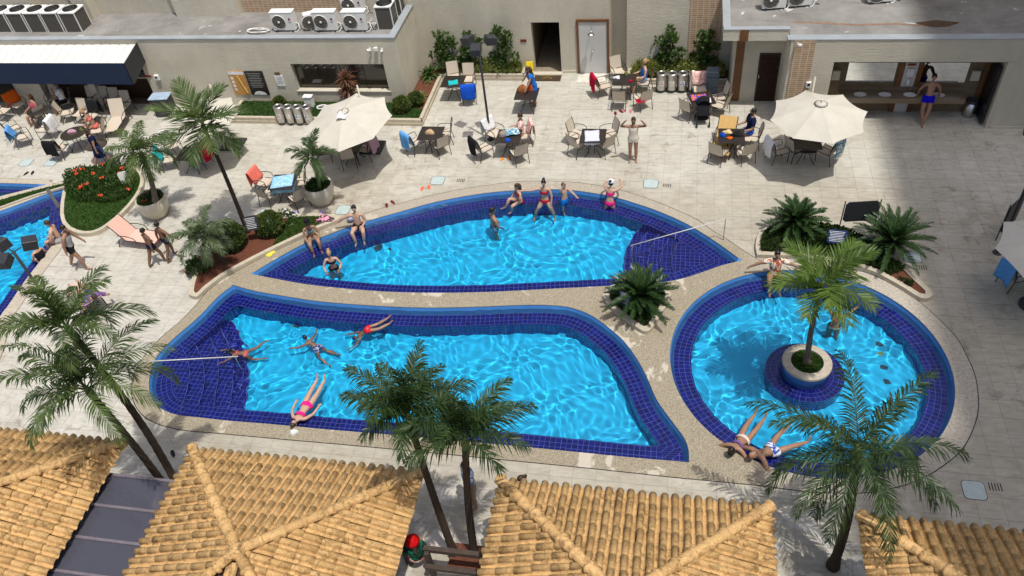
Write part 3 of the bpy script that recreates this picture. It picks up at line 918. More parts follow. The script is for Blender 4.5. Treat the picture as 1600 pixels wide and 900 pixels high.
for k in range(22):
    m = MB(); m.box((3.2-6.5, 26.89-26.5, .12 + k*.08), (.62, .03, .05), Matrix.Rotation(.5, 3, 'X')); m.build('slat', M_DARKWOOD, d)
m = MB(); m.tube([(2.9-6.5, 26.88-26.5, .95), (2.9-6.5, 26.88-26.5, 1.1)], .012, 6); m.build('handle', M_STEEL, d)
def mirror_mat():
    s = NT('mirror_glass'); s.set(0.03, 1.0); s.col((0.85, 0.87, 0.88, 1)); return s.m
M_MIRROR = mirror_mat()
M_PORC = simple('white_porcelain', (0.8, 0.8, 0.8, 1), 0.12, vs=4, va=0.03)
YN = 26.35
mr = bpart(rr, 'mirror', M_MIRROR, (5.75, 7.30, YN-.03, YN-.002, 1.15, 1.93))
mr = bpart(rr, 'mirror', M_MIRROR, (8.15, 9.55, YN-.03, YN-.002, 1.15, 1.93))
bpart(rr, 'brown_pilaster', M_BROWN, (7.38, 7.55, YN-.06, YN-.002, 0, 1.95), (7.98, 8.14, YN-.06, YN-.002, 0, 1.95))
bpart(rr, 'brown_pilaster', M_BROWN, (10.02, 10.28, YN-.05, YN-.002, 0, 2.34))
bpart(rr, 'pilaster_face', M_GRAYP, (7.56, 7.97, YN-.05, YN-.002, 0, 1.95))
ct = bpart(rr, 'counter', M_GRANITE, (5.6, 9.55, 25.72, YN-.07, .80, .86), (5.6, 9.55, 25.72, 25.76, .68, .799), (5.6, 9.55, YN-.068, YN-.062, .861, 1.0))
for xk in (6.25, 7.05, 7.85, 8.75):
    b = MB(); b.smooth = True; n0 = 20
    prof = [(1.0, .0), (.97, .012), (.88, -.02), (.6, -.09), (.2, -.11), (.02, -.11)]
    for r, z in prof:
        for q in range(n0): b.v.append((xk-6.5 + r*.21*math.cos(2*math.pi*q/n0), 25.98-26.5 + r*.155*math.sin(2*math.pi*q/n0), .872 + z*.1 + (.0 if r > .9 else 0)))
    for i in range(len(prof)-1):
        for q in range(n0): a = i*n0+q; c = i*n0+(q+1) % n0; b.face((a, c, c+n0, a+n0))
    b.face(tuple(5*n0+q for q in range(n0)))
    b.build('basin', M_PORC, rr)
    t = MB(); t.smooth = True; t.tube([(xk-6.5, 26.17-26.5, .86), (xk-6.5, 26.17-26.5, .98), (xk-6.5, 26.08-26.5, 1.0)], .012, 6); t.build('tap', M_STEEL, rr)
for xk, nm in ((5.38, 'towel_dispenser'), (9.80, 'towel_dispenser')):
    m = MB(); m.box((xk-6.5, YN-.08-26.5, 1.45), (.28, .14, .36), taper=.9); m.build(nm, M_CREAM, rr, .01)
m = MB(); m.box((7.76-6.5, YN-.085-26.5, 1.55), (.24, .06, .3)); m.build('hand_dryer', M_PAPER, rr, .01)
m = MB(); m.smooth = True; m.lathe([(.05, -.13), (.06, 0), (.05, .13)], (7.76-6.5, YN-.1-26.5, 1.18), 10); m.build('soap_dispenser', M_WHITE, rr)
m = MB(); m.box((7.74-6.5, YN-.07-26.5, 1.83), (.26, .02, .07)); m.build('sign_plate', simple('red_brown_sign', rgb(130, 50, 28), .5), rr)
m = MB(); m.box((10.2-6.5, 25.9-26.5, 1.1), (.05, .8, 2.1)); m.build('side_door', simple('near_black_door', (.012, .012, .016, 1), .3), rr)
p = YP(1247, 66, YR); o = empty('security_camera', p, 0, 'white security camera at the top of the brick strip', 'camera')
m = MB(); m.smooth = True; m.lathe([(.03, -.11), (.045, 0), (.05, .11)], (0.02, -.15, -.02), 10, axis=Matrix.Rotation(.5, 3, 'Z') @ Matrix.Rotation(1.2, 3, 'X')); m.tube([(0, 0, 0), (0, -.15, -.02)], .015, 6); m.build('camera_body', M_WHITE, o)
p = YP(1263, 131, YR); o = empty('access_panel', p, 0, 'small white control box on the wall behind the right umbrella', 'control box')
m = MB(); m.box((0, -.05, 0), (.16, .1, .2)); m.build('case', M_WHITE, o, .01); m = MB(); m.box((0, -.102, .02), (.09, .006, .1)); m.build('screen', M_DGLASS, o)
m = MB(); m.box((4.02-6.5, YR-.03-26.5, 1.0), (.22, .016, .09)); m.build('vent_plate', M_DARKWOOD, rr)
# ------------------------------------------------------------------ tiled pavilion roofs along the near edge
def rooftile_mat(name, k=1.0):
    s = NT(name); s.set(0.7, 0, 0.3)
    oi = s.n('ObjectInfo').outputs['Random']
    v = s.pos()
    n1 = s.noise(v, 9.0, 7, 0.72, 0.6); n2 = s.noise(v, 1.3, 3, 0.5); n3 = s.noise(v, 45, 3, 0.6)
    base = s.ramp(n3, [(0.3, rgb(178, 140, 90)), (0.7, rgb(218, 182, 126))])
    base = s.mix(1.0, base, s.ramp(oi, [(0, (0.84, 0.81, 0.76)), (0.35, (0.96, 0.95, 0.93)), (0.7, (1, 1, 1)), (1, (1.06, 1.04, 1.02))]), 'MULTIPLY')
    moss = s.math('MULTIPLY', s.ramp(n1, [(0.47, (0, 0, 0)), (0.62, (1, 1, 1))]), s.ramp(n2, [(0.3, (0.25, 0.25, 0.25)), (0.65, (1, 1, 1))]))
    s.col(s.mix(s.math('MULTIPLY', moss, 0.85), base, rgb(96, 70, 40)))
    s.bump(s.noise(v, 30, 5, 0.7), 0.35, 0.006)
    return s.m
M_RTILE = rooftile_mat('weathered_cream_roof_tile')
M_MORTAR = simple('pale_ridge_mortar', rgb(200, 176, 134), 0.8, vs=14, va=0.25)
M_ROOFBED = simple('roof_underlay', rgb(70, 50, 32), 0.9, vs=6, va=0.3)
M_TIMBER = simple('dark_stained_timber', rgb(62, 44, 32), 0.6, vs=10, va=0.3)
PITCH_T, LEN_T = 0.21, 0.365
def barrel(L=0.42, r0=0.060, r1=0.072, n=7, lip=0.014):
    """cover tile along +Y downhill, its pan beside it; origin at the uphill end"""
    m = MB(); m.smooth = True
    rows = []
    for y, r, dz in ((0, r0, 0.0), (L, r1, 0.016)):
        pts = []
        for k in range(n + 1):
            a = math.pi * k / n
            pts.append((-r * math.cos(a), y, dz + 0.012 + r * 1.12 * math.sin(a)))
        for x, z in ((0.085, -0.012), (0.108, -0.018), (0.138, -0.004), (0.150, 0.03)): pts.append((x, y, dz + z + .012))
        rows.append(pts)
    b = len(m.v)
    for p in rows: m.v += p
    c = len(rows[0])
    for k in range(c - 1): m.face((b+k, b+k+1, b+c+k+1, b+c+k))
    # thickness at the downhill end
    m.smooth = False
    e = len(m.v)
    for k in range(n + 1):
        a = math.pi * k / n; r = r1 - lip
        m.v.append((-r * math.cos(a), L, 0.016 + 0.012 + r * 1.12 * math.sin(a)))
    for k in range(n): m.face((b+c+k, b+c+k+1, e+k+1, e+k))
    return m
_tile_me = barrel().mesh('roof_tile', M_RTILE)
def cap_tile():
    m = MB(); m.smooth = True; n = 14
    prof = [(0.0, .092), (0.36, .100), (0.365, .128), (0.425, .130), (0.44, .10)]
    for i, (y, r0) in enumerate(prof):
        for k in range(n + 1):
            a = -0.25 + (math.pi + 0.5) * k / n; r = r0 * (1 + (.045 if k % 2 else -.03) * (i < 2))
            m.v.append((-r * math.cos(a), y, 0.9 * r * math.sin(a)))
    for i in range(len(prof) - 1):
        for k in range(n): m.face((i*(n+1)+k, i*(n+1)+k+1, (i+1)*(n+1)+k+1, (i+1)*(n+1)+k))
    m.smooth = False
    m.face(tuple(reversed([4*(n+1)+k for k in range(n+1)])))
    return m
_cap_me = cap_tile().mesh('ridge_tile', M_RTILE)
def pavilion(cx, label, faces='NEWS', half=2.52, ze=2.70, za=3.68, yn=8.30):
    cy = yn - half
    root = empty('tiled_pavilion', (cx, cy, 0), 0, label, 'pavilion', 'tiled pavilions along the near edge')
    rise = za - ze; sl = math.hypot(half, rise); th = math.atan2(rise, half)
    # underlay pyramid and soffit
    m = MB(); h = half - 0.03
    m.v = [(-h, -h, ze-.06), (h, -h, ze-.06), (h, h, ze-.06), (-h, h, ze-.06), (0, 0, za-.045)]
    for q in ((0, 1, 4), (1, 2, 4), (2, 3, 4), (3, 0, 4), (3, 2, 1, 0)): m.face(q)
    m.build('roof_bed', M_ROOFBED, root)
    for sx in (-1, 1):
        for sy in (-1, 1):
            m = MB(); m.bb(sx*1.95-.07, sx*1.95+.07, sy*1.95-.07, sy*1.95+.07, 0, ze-.08); m.build('post', M_TIMBER, root)
    for d, az in (('N', 0.0), ('E', -math.pi/2), ('S', math.pi), ('W', math.pi/2)):
        # local face frame: x across, y downhill
        Rz = Matrix.Rotation(az, 4, 'Z'); Rf = Rz @ Matrix.Translation((0, 0, za)) @ Matrix.Rotation(-th, 4, 'X')
        nc = int(half / PITCH_T); join = MB()
        for k in range(-nc, nc + 1):
            x = k * PITCH_T
            y1 = sl + 0.05
            j = 0
            while True:
                y = y1 - LEN_T * (j + 1) - 0.03; j += 1
                if y + 0.42 < abs(x) * sl / half - 0.02: break
                jit = Matrix.Translation((x + random.uniform(-.008, .008), y + random.uniform(-.012, .012), random.uniform(-.004, .006))) @ Matrix.Rotation(random.uniform(-.022, .022), 4, 'Z')
                M = Rf @ jit
                cut = y < (abs(x) + 0.12) * sl / half
                if d == 'S' or d not in faces:
                    if d == 'S' and not cut:
                        o0 = len(join.v); join.smooth = True
                        for v in _tile_me.vertices: join.v.append(tuple(M @ v.co))
                        for p in _tile_me.polygons: join.face(tuple(o0 + i for i in p.vertices))
                    continue
                if not cut:
                    o = link(bpy.data.objects.new('roof_tile', _tile_me), root); o.matrix_local = M
                else:
                    bm = bmesh.new(); bm.from_mesh(_tile_me); bm.transform(jit)
                    for sgn in (-1, 1):
                        no = Vector((sgn * sl / half, -1, 0)).normalized()
                        bmesh.ops.bisect_plane(bm, geom=bm.verts[:] + bm.edges[:] + bm.faces[:], plane_co=(0, 0, 0), plane_no=no, clear_outer=True)
                    if len(bm.faces) > 2:
                        me = bpy.data.meshes.new('roof_tile'); bm.to_mesh(me); me.materials.append(M_RTILE)
                        o = link(bpy.data.objects.new('roof_tile', me), root); o.matrix_local = Rf
                    bm.free()
                if y < 0: break
        if join.v: tag(join.build('near_slope_tiles', M_RTILE, root), kind='stuff')
    hl = math.sqrt(2*half*half + rise*rise)
    for sx, sy in ((-1, 1), (1, 1), (-1, -1), (1, -1)):
        d = (Vector((sx*half, sy*half, ze)) - Vector((0, 0, za))).normalized()
        yy = d; xx = Vector((0, 0, 1)).cross(yy) * -1; xx.normalize(); zz = xx.cross(yy)
        n = int((hl + 0.1) / 0.40); stp = (hl + .05) / n
        for k in range(n):
            p = Vector((0, 0, za + 0.075)) + d * (hl + 0.07 - stp*(k+1))
            r = random.uniform(-.02, .02)
            o = link(bpy.data.objects.new('ridge_tile', _cap_me), root)
            o.matrix_local = Matrix(((xx.x, yy.x, zz.x, p.x), (xx.y, yy.y, zz.y, p.y), (xx.z, yy.z, zz.z, p.z), (0, 0, 0, 1))) @ Matrix.Rotation(r, 4, 'Z')
    m = MB(); m.smooth = True; m.lathe([(.17, -.06), (.15, .05), (.09, .11), (.01, .13)], (0, 0, za + .06), 14); m.build('apex_cap', M_RTILE, root)
    return root
pavilion(-13.88, 'cream tiled hipped roof at lower left under the palm fronds', 'NE')
pavilion(-7.16, 'cream tiled hipped roof showing its apex, lower left of centre', 'NEW')
pavilion(-0.43, 'cream tiled hipped roof right of the twin palms', 'NEW')
pavilion(6.26, 'cream tiled hipped roof at the lower right corner', 'NW')
# clear canopy between the two left roofs
cn = empty('glazed_canopy', (-10.57, 6.4, 0), 0, 'grey translucent canopy between the two left tiled roofs', 'canopy')
def clear_mat():
    s = NT('smoked_polycarbonate'); s.set(0.12, 0, 0.6); s.col((0.12, 0.12, 0.15, 1))
    t = s.n('BsdfTransparent'); t.inputs[0].default_value = (0.55, 0.55, 0.62, 1)
    mx = s.n('MixShader'); mx.inputs[0].default_value = 0.5
    s.l(s.p.outputs[0], mx.inputs[1]); s.l(t.outputs[0], mx.inputs[2]); s.l(mx.outputs[0], s.out.inputs['Surface'])
    return s.m
M_CLEAR = clear_mat()
for k in range(6):
    m = MB(); m.box((0, 1.25 - k*.72 - .36, 2.52), (1.9, .66, .012)); m.build('pane', M_CLEAR, cn)
for k in range(7):
    m = MB(); m.box((0, 1.25 - k*.72, 2.50), (1.9, .06, .10)); m.build('rafter', simple('mauve_grey_metal', rgb(112, 104, 110), 0.5) if k == 0 else bpy.data.materials['mauve_grey_metal'], cn)
# dark deck frame between the twin palms' roofs
fr = empty('timber_bench_frame', (-3.8, 7.2, 0), 0, 'dark timber frame and planter edge at the foot of the twin palms', 'planter')
M_OLDT = simple('old_grey_timber', rgb(72, 60, 52), 0.7, vs=9, va=0.35)
for z, y in ((1.0, .38), (0.55, .2)):
    m = MB(); m.box((0, y, z), (1.75, .10, .12)); m.build('rail', M_OLDT, fr)
for x in (-.8, .8):
    m = MB(); m.box((x, .3, .5), (.1, .1, 1.0)); m.build('post', M_OLDT, fr)
m = MB(); m.box((.05, 0.72, .10), (1.1, .55, .22)); m.build('soil', simple('red_brown_mulch', rgb(104, 62, 44), 0.95, vs=30, va=0.5, bs=60, ba=0.6), fr)
# ------------------------------------------------------------------ planting
def leaf_mat(name, c1, c2, trans=0.25, rough=0.45, sc_=1.2):
    s = NT(name); s.set(rough, 0, 0.4)
    oi = s.n('ObjectInfo').outputs['Random']; v = s.pos()
    n = s.noise(v, 5*sc_, 3, 0.6)
    col = s.ramp(n, [(0.3, c1), (0.7, c2)])
    col = s.mix(1.0, col, s.ramp(oi, [(0, (0.8, 0.82, 0.8)), (1, (1.15, 1.1, 1.0))]), 'MULTIPLY')
    s.col(col)
    t = s.n('BsdfTranslucent'); s.l(s.mix(1.0, col, (1.3, 1.5, 0.6, 1), 'MULTIPLY'), t.inputs[0])
    mx = s.n('MixShader'); mx.inputs[0].default_value = trans
    s.l(s.p.outputs[0], mx.inputs[1]); s.l(t.outputs[0], mx.inputs[2]); s.l(mx.outputs[0], s.out.inputs['Surface'])
    return s.m
M_PALM = leaf_mat('deep_green_palm_leaf', (0.024, 0.052, 0.017, 1), (0.062, 0.108, 0.032, 1))
M_PALM2 = leaf_mat('bright_green_palm_leaf', (0.060, 0.115, 0.018, 1), (0.150, 0.220, 0.040, 1), 0.35)
M_PALM3 = leaf_mat('olive_green_palm_leaf', (0.045, 0.085, 0.026, 1), (0.115, 0.165, 0.050, 1), 0.3)
M_CYCAD = leaf_mat('dark_cycad_leaf', (0.016, 0.042, 0.014, 1), (0.045, 0.088, 0.024, 1), 0.15, 0.35)
M_SHRUB = leaf_mat('shrub_leaf', (0.028, 0.064, 0.016, 1), (0.085, 0.15, 0.034, 1), 0.25, 0.5, 3)
M_BALL = leaf_mat('clipped_ball_leaf', (0.040, 0.072, 0.014, 1), (0.105, 0.140, 0.030, 1), 0.2, 0.6, 3)
M_VARI = leaf_mat('variegated_leaf', (0.05, 0.09, 0.02, 1), (0.38, 0.40, 0.13, 1), 0.25, 0.5, 8)
M_GRASS = leaf_mat('lawn_blade', (0.032, 0.085, 0.012, 1), (0.070, 0.145, 0.024, 1), 0.2, 0.7, 3)
M_GCOV = leaf_mat('ground_cover_leaf', (0.022, 0.052, 0.012, 1), (0.06, 0.10, 0.022, 1), 0.2, 0.6, 3)
M_CORD = leaf_mat('red_cordyline_leaf', (0.13, 0.045, 0.035, 1), (0.26, 0.13, 0.07, 1), 0.25)
M_FLOWER = simple('orange_red_petal', rgb(214, 78, 44), 0.6, vs=20, va=0.25)
M_WFLOWER = simple('white_petal', (0.75, 0.74, 0.7, 1), 0.6, vs=20, va=0.1)
M_DEAD = leaf_mat('withered_palm_leaf', (0.16, 0.10, 0.045, 1), (0.30, 0.20, 0.09, 1), 0.2)
M_TRUNK = simple('dark_ringed_palm_trunk', rgb(66, 52, 40), 0.9, vs=16, va=0.4, bs=30, ba=0.7)
M_TRUNK2 = simple('grey_palm_trunk', rgb(112, 100, 86), 0.85, vs=14, va=0.3, bs=30, ba=0.6)
M_SHAFT = simple('green_crownshaft', (0.10, 0.16, 0.045, 1), 0.5, vs=5, va=0.3)
M_SOIL = simple('red_brown_soil', rgb(100, 58, 40), 0.95, vs=22, va=0.5, bs=50, ba=0.7)
M_LAWN = simple('lawn_base', (0.026, 0.062, 0.011, 1), 0.9, vs=9, va=0.5, bs=60, ba=0.7)
M_KERB = simple('cream_kerb', rgb(184, 174, 154), 0.75, vs=5, va=0.18, bs=30, ba=0.2)
M_POT = simple('cream_glazed_planter', rgb(200, 192, 172), 0.35, vs=3, va=0.10)

def frond_mesh(rnd, L, elev, bend, n, ll, lw, vee=0.5, droop=0.6, sweep=0.9, plume=0.0, rr=0.012, mat=None):
    """a feather leaf: base at the origin, growing along +X"""
    m = MB(); pts = []; x = z = 0.0; a = elev; S = 14; side = rnd.uniform(-.12, .12); y = 0.0; yaw = 0.0
    for k in range(S + 1):
        pts.append(Vector((x, y, z)))
        a -= bend / S * (0.5 + 1.2 * k / S); yaw += side / S
        x += math.cos(a) * math.cos(yaw) * L / S; y += math.cos(a) * math.sin(yaw) * L / S; z += math.sin(a) * L / S
    m.tube(pts, [rr * (1 - 0.85 * k / S) for k in range(S + 1)], 4, cap=False)
    for i in range(n):
        t = 0.10 + 0.90 * (i + 0.5) / n
        f = t * S; k = min(int(f), S - 1); p = pts[k].lerp(pts[k+1], f - k)
        T = (pts[k+1] - pts[k]).normalized(); side_v = Vector((0, 0, 1)).cross(T)
        if side_v.length < 1e-4: side_v = Vector((0, 1, 0))
        side_v.normalize(); U = T.cross(side_v)
        env = math.sin(math.pi * min(1, 0.16 + 0.80 * t)) ** 0.6
        for sgn in (-1, 1):
            l = ll * env * rnd.uniform(0.85, 1.1)
            ang = sweep * (1 - 0.45 * t) + rnd.uniform(-.08, .08); ve = vee + rnd.uniform(-plume, plume) + rnd.uniform(-.12, .12)
            d = (T * math.cos(ang) + (side_v * sgn * math.cos(ve) + U * math.sin(ve)) * math.sin(ang)).normalized()
            dr = Vector((0, 0, -1)) * droop * rnd.uniform(.7, 1.3)
            q1 = p + d * l * 0.5 + dr * l * 0.12; q2 = p + d * l * 0.92 + dr * l * 0.55
            w = (T * rnd.uniform(.6, 1) + U * rnd.uniform(-.4, .4)).normalized() * lw
            b = len(m.v)
            m.v += [tuple(p - w*.35), tuple(p + w*.35), tuple(q1 + w*.55), tuple(q1 - w*.55), tuple(q2)]
            m.face((b, b+1, b+2, b+3)); m.face((b+3, b+2, b+4))
    return m

def lift_near(az, e):
    """old leaves are pruned on the side of the roofs"""
    k = max(0.0, -math.sin(az))
    return az, e + 0.75 * k

def palm(name, label, base, crown, nf, L, seed, mat, group=None, r0=0.09, r1=0.06, shaft=0.45, trunk_mat=None, n=34, ll=0.42, lw=0.022, vee=0.35, droop=0.7, plume=0.3, bend=(1.2, 2.0), elev=(-0.15, 1.25), sweep=0.95, azs=None, curve=0.1, cat='palm tree', near_lift=False, dead=0):
    rnd = random.Random(seed)
    base = Vector(base); crown = Vector(crown)
    root = empty(name, base, 0, label, cat, group)
    top = crown - base
    path = []; rad = []
    off = Vector((rnd.uniform(-1, 1), rnd.uniform(-1, 1), 0)).normalized() * curve
    S = 44
    for k in range(S + 1):
        t = k / S
        path.append(top * t + off * math.sin(math.pi * t) + Vector((0, 0, -0.05 if k == 0 else 0)))
        rad.append((r0 * (1 + 0.5 * max(0, 0.12 - t) / 0.12)) * (1 - t) + r1 * t + (0.006 if k % 2 else 0))
    m = MB(); m.smooth = True; m.tube(path, rad, 10); m.build('trunk', trunk_mat or M_TRUNK, root)
    d = (path[-1] - path[-3]).normalized()
    if shaft:
        m = MB(); m.smooth = True
        m.tube([top, top + d*shaft*.4, top + d*shaft*.8, top + d*shaft], [r1*1.15, r1*1.35, r1*.9, r1*.45], 10); m.build('crownshaft', M_SHAFT, root)
    c = top + d * shaft * 0.85
    ga = rnd.uniform(0, 6.28)
    for i in range(nf):
        az = (azs[i % len(azs)] if azs else ga + i * 2.39996) + rnd.uniform(-.2, .2)
        f = (i + .5) / nf
        e = elev[1] + (elev[0] - elev[1]) * f ** 0.9 + rnd.uniform(-.1, .1)
        if near_lift: az, e = lift_near(az, e)
        Lf = L * (0.72 + 0.28 * math.sin(math.pi * (0.25 + 0.6 * f))) * rnd.uniform(.9, 1.08)
        fm = frond_mesh(rnd, Lf, e, rnd.uniform(*bend) * (0.6 + 0.4 * f), n, ll, lw, vee, droop, sweep, plume)
        o = fm.build('frond', M_DEAD if (dead and i >= nf - dead) else mat, root)
        o.location = c - d * shaft * 0.25 * f; o.rotation_euler = (0, 0, az)
    return root

# the near palms
P = lambda x, y, h: Vector(G(x, y, h))
cA = P(148, 622, 4.7); palm('feather_palm', 'nearer of the two leaning palms at lower left, long arching fronds', (cA.x + .2, cA.y - .05, 0), cA, 16, 2.0, 11, M_PALM3, 'feather palms along the near edge', droop=.9, ll=.46, n=54, lw=.031, bend=(1.3, 2.1), curve=.18, near_lift=True, elev=(.0, 1.25))
cB = P(120, 530, 5.8); palm('feather_palm', 'taller palm at lower left, crown against the pale deck', (cB.x + .35, cB.y - .45, 0), cB, 13, 1.55, 12, M_PALM3, 'feather palms along the near edge', droop=.8, ll=.44, n=54, lw=.031, bend=(1.0, 1.9), curve=.22, near_lift=True, elev=(.0, 1.25))
c1 = P(643, 668, 4.6); palm('feather_palm', 'left one of the twin dark palms in front of the big pool', (-4.22, 7.95, 0), c1, 17, 1.42, 13, M_PALM, 'feather palms along the near edge', ll=.44, n=58, lw=.032, plume=.8, droop=.9, curve=.06, near_lift=True, elev=(.15, 1.3), bend=(1.0, 1.6))
c2 = P(727, 700, 4.35); palm('feather_palm', 'right one of the twin dark palms in front of the big pool', (-3.80, 8.02, 0), c2, 14, 1.45, 14, M_PALM, 'feather palms along the near edge', ll=.44, n=58, lw=.032, plume=.8, droop=.9, curve=.05, near_lift=True, elev=(.15, 1.3), bend=(1.0, 1.6))
cR = P(1338, 722, 3.35); palm('feather_palm', 'single leaning palm in front of the round pool at lower right', (3.75, 8.75, 0), cR, 19, 2.1, 15, M_PALM, 'feather palms along the near edge', ll=.44, n=58, lw=.032, plume=.8, droop=.9, r0=.10, r1=.075, curve=.08, elev=(-.5, 1.2))
# island palm, potted palms and palms left of the pools
cI = P(1281, 458, 2.85); isl = Vector((3.66, 14.22, .12))
palm('island_palm', 'bright green palm growing from the island in the round pool', isl, cI, 12, 1.28, 21, M_PALM2, 'broad leaved palms', r0=.075, r1=.05, shaft=.45, trunk_mat=M_TRUNK2, n=30, ll=.62, lw=.046, vee=.15, droop=.25, plume=.05, bend=(.7, 1.2), elev=(.05, 1.15), sweep=1.0, curve=.04)
cL = P(323, 208, 3.9); palm('tall_palm', 'tall slender palm rising from the mulch bed left of the upper pool', (-13.70, 18.32, 0), cL, 17, 1.45, 22, M_PALM3, 'broad leaved palms', r0=.075, r1=.05, shaft=.5, n=30, ll=.62, lw=.046, vee=.2, droop=.15, plume=.08, bend=(.6, 1.3), elev=(-.45, 1.3), sweep=1.0, curve=.1)
cP = P(224, 248, 2.35); palm('potted_palm', 'windblown palm in the big cream pot by the flower island', (-17.15, 18.95, .75), cP, 14, 1.3, 23, M_PALM3, 'potted palms', r0=.09, r1=.07, shaft=.3, trunk_mat=M_TRUNK2, n=56, ll=.44, lw=.032, plume=.5, droop=.9, bend=(1.2, 2.0), curve=.05)
cQ = P(489, 250, 2.05); palm('potted_palm', 'small palm in the cream pot beside the blue towel table', (-11.55, 19.95, .72), cQ, 10, .95, 24, M_PALM, 'potted palms', r0=.06, r1=.045, shaft=.2, trunk_mat=M_SHAFT, n=46, ll=.36, lw=.030, plume=.3, droop=.5, bend=(1.0, 1.8), curve=.03)
cS = P(318, 372, 1.25); palm('low_palm', 'low silvery windblown palm at the left of the mulch bed', (cS.x + .3, cS.y + .1, 0.05), cS, 15, 1.15, 25, leaf_mat('silvery_palm_leaf', (0.05, 0.085, 0.04, 1), (0.14, 0.18, 0.09, 1), .25), None, r0=.07, r1=.06, shaft=.1, n=56, ll=.38, lw=.028, plume=.4, droop=.7, bend=(1.2, 2.0), curve=.02)
M_NEW = leaf_mat('new_palm_spear', (0.10, 0.20, 0.02, 1), (0.2, 0.32, 0.05, 1), .35)

def cycad(label, base, n, L, seed):
    rnd = random.Random(seed); root = empty('cycad', base, 0, label, 'cycad', 'cycads in the stone planters')
    m = MB(); m.smooth = True; m.lathe([(.16, -.05), (.17, .15), (.14, .40), (.05, .48)], (0, 0, 0), 12); m.build('trunk', M_TRUNK, root)
    for i in range(n):
        f = (i + .5) / n; e = 1.4 - 1.32 * f ** .9 + rnd.uniform(-.08, .08)
        fm = frond_mesh(rnd, L * rnd.uniform(.85, 1.05) * (.8 + .2*f), e, rnd.uniform(.35, .75), 40, .20, .028, vee=.45, droop=.05, sweep=1.05, plume=.05, rr=.010)
        o = fm.build('frond', M_CYCAD, root); o.location = (0, 0, .42); o.rotation_euler = (0, 0, i * 2.39996 + rnd.uniform(-.15, .15))
    return root
g0 = G(1000, 484); cycad('cycad in the small planter between the three pools', (g0.x, g0.y, .1), 54, 1.15, 31)
g0 = G(1241, 368); cycad('cycad at the left end of the planter behind the round pool', (g0.x, g0.y, .1), 44, 1.05, 32)
g0 = G(1387, 398); cycad('larger cycad at the right of the planter behind the round pool', (g0.x, g0.y, .1), 50, 1.3, 33)

def leaf_cloud(m, rnd, n, fn, size, up=0.5):
    for _ in range(n):
        p, nrm = fn(rnd)
        d = Vector((rnd.uniform(-1, 1), rnd.uniform(-1, 1), rnd.uniform(-1, 1))) + nrm * 1.1 + Vector((0, 0, up))
        d.normalize(); w = d.orthogonal(); w.rotate(Quaternion(d, rnd.uniform(0, 6.28))); s = size * rnd.uniform(.6, 1.3)
        b = len(m.v)
        m.v += [tuple(p), tuple(p + d*s*.5 + w*s*.28), tuple(p + d*s), tuple(p + d*s*.5 - w*s*.28)]
        m.face((b, b+1, b+2, b+3))
def ball_pt(r, squash=1.0, lo=.86):
    def f(rnd):
        d = Vector((rnd.gauss(0, 1), rnd.gauss(0, 1), rnd.gauss(0, 1))).normalized()
        k = r * rnd.uniform(lo, 1.0) * (1 + .05 * math.sin(5*d.x + 3*d.y) + .04*math.sin(7*d.z + 2*d.x))
        return Vector((d.x*k, d.y*k, d.z*k*squash)), d
    return f
def topiary(label, x, y, r, z=0.1, seed=0, sq=.92, mat=None):
    rnd = random.Random(seed); g = G(x, y, 0)
    root = empty('clipped_shrub', (g.x, g.y, z), 0, label, 'shrub', 'clipped round shrubs')
    m = MB(); leaf_cloud(m, rnd, int(2600 * (r/.4)**1.3), ball_pt(r, sq), .075)
    for i in range(len(m.v)): m.v[i] = (m.v[i][0], m.v[i][1], max(0.0, m.v[i][2] + r*sq*.9))
    m.build('foliage', mat or M_BALL, root)
    m = MB(); m.smooth = True; m.ball((0, 0, r*sq*.9), (r*.86, r*.86, r*sq*.86), 16, 10); m.build('inner_twigs', M_SHRUB, root)
    m = MB(); m.tube([(0, 0, -.08), (0, 0, r*.6)], .03, 6); m.build('stem', M_TRUNK, root)
    return root

def kerb_bed(name, label, poly, h=.14, w=.12, fill=None, soil_drop=.03, kmat=None, cat='planter', group=None):
    """a raised bed: kerb ring with soil or lawn inside; poly is a plan outline in world x, y"""
    cx = sum(p[0] for p in poly)/len(poly); cy = sum(p[1] for p in poly)/len(poly)
    P2 = [Vector((p[0]-cx, p[1]-cy)) for p in poly]
    if area2(P2) < 0: P2.reverse()
    inn = offset(P2, w)
    root = empty(name, (cx, cy, 0), 0, label, cat, group)
    m = MB(); ov, f = cdt_fill(P2, [inn]); b = len(m.v)
    m.v += [(v.x, v.y, h) for v in ov]
    for t in f: m.face(tuple(b + i for i in t))
    for loop, z0, rev in ((P2, -.02, False), (inn, h-.1, True)):
        n = len(loop); b = len(m.v); m.v += [(p.x, p.y, z0) for p in loop] + [(p.x, p.y, h) for p in loop]
        for i in range(n):
            j = (i+1) % n; q = (b+i, b+j, b+n+j, b+n+i); m.face(q[::-1] if rev else q)
    m.build('kerb', kmat or M_KERB, root)
    m = MB(); ov, f = cdt_fill(inn, []); m.v = [(v.x, v.y, h - soil_drop) for v in ov]
    for t in f: m.face(t)
    m.build('soil', fill or M_SOIL, root)
    return root, [p + Vector((cx, cy)) for p in inn]
def ol(pts, step=.15): return outline(pts + [pts[0]])
def scatter(poly, n, rnd, pred=None):
    xs = [p[0] for p in poly]; ys = [p[1] for p in poly]; out = []
    t = 0
    while len(out) < n and t < n*40:
        t += 1
        p = (rnd.uniform(min(xs), max(xs)), rnd.uniform(min(ys), max(ys)))
        if inside(p, poly) and (pred is None or pred(p)): out.append(p)
    return out
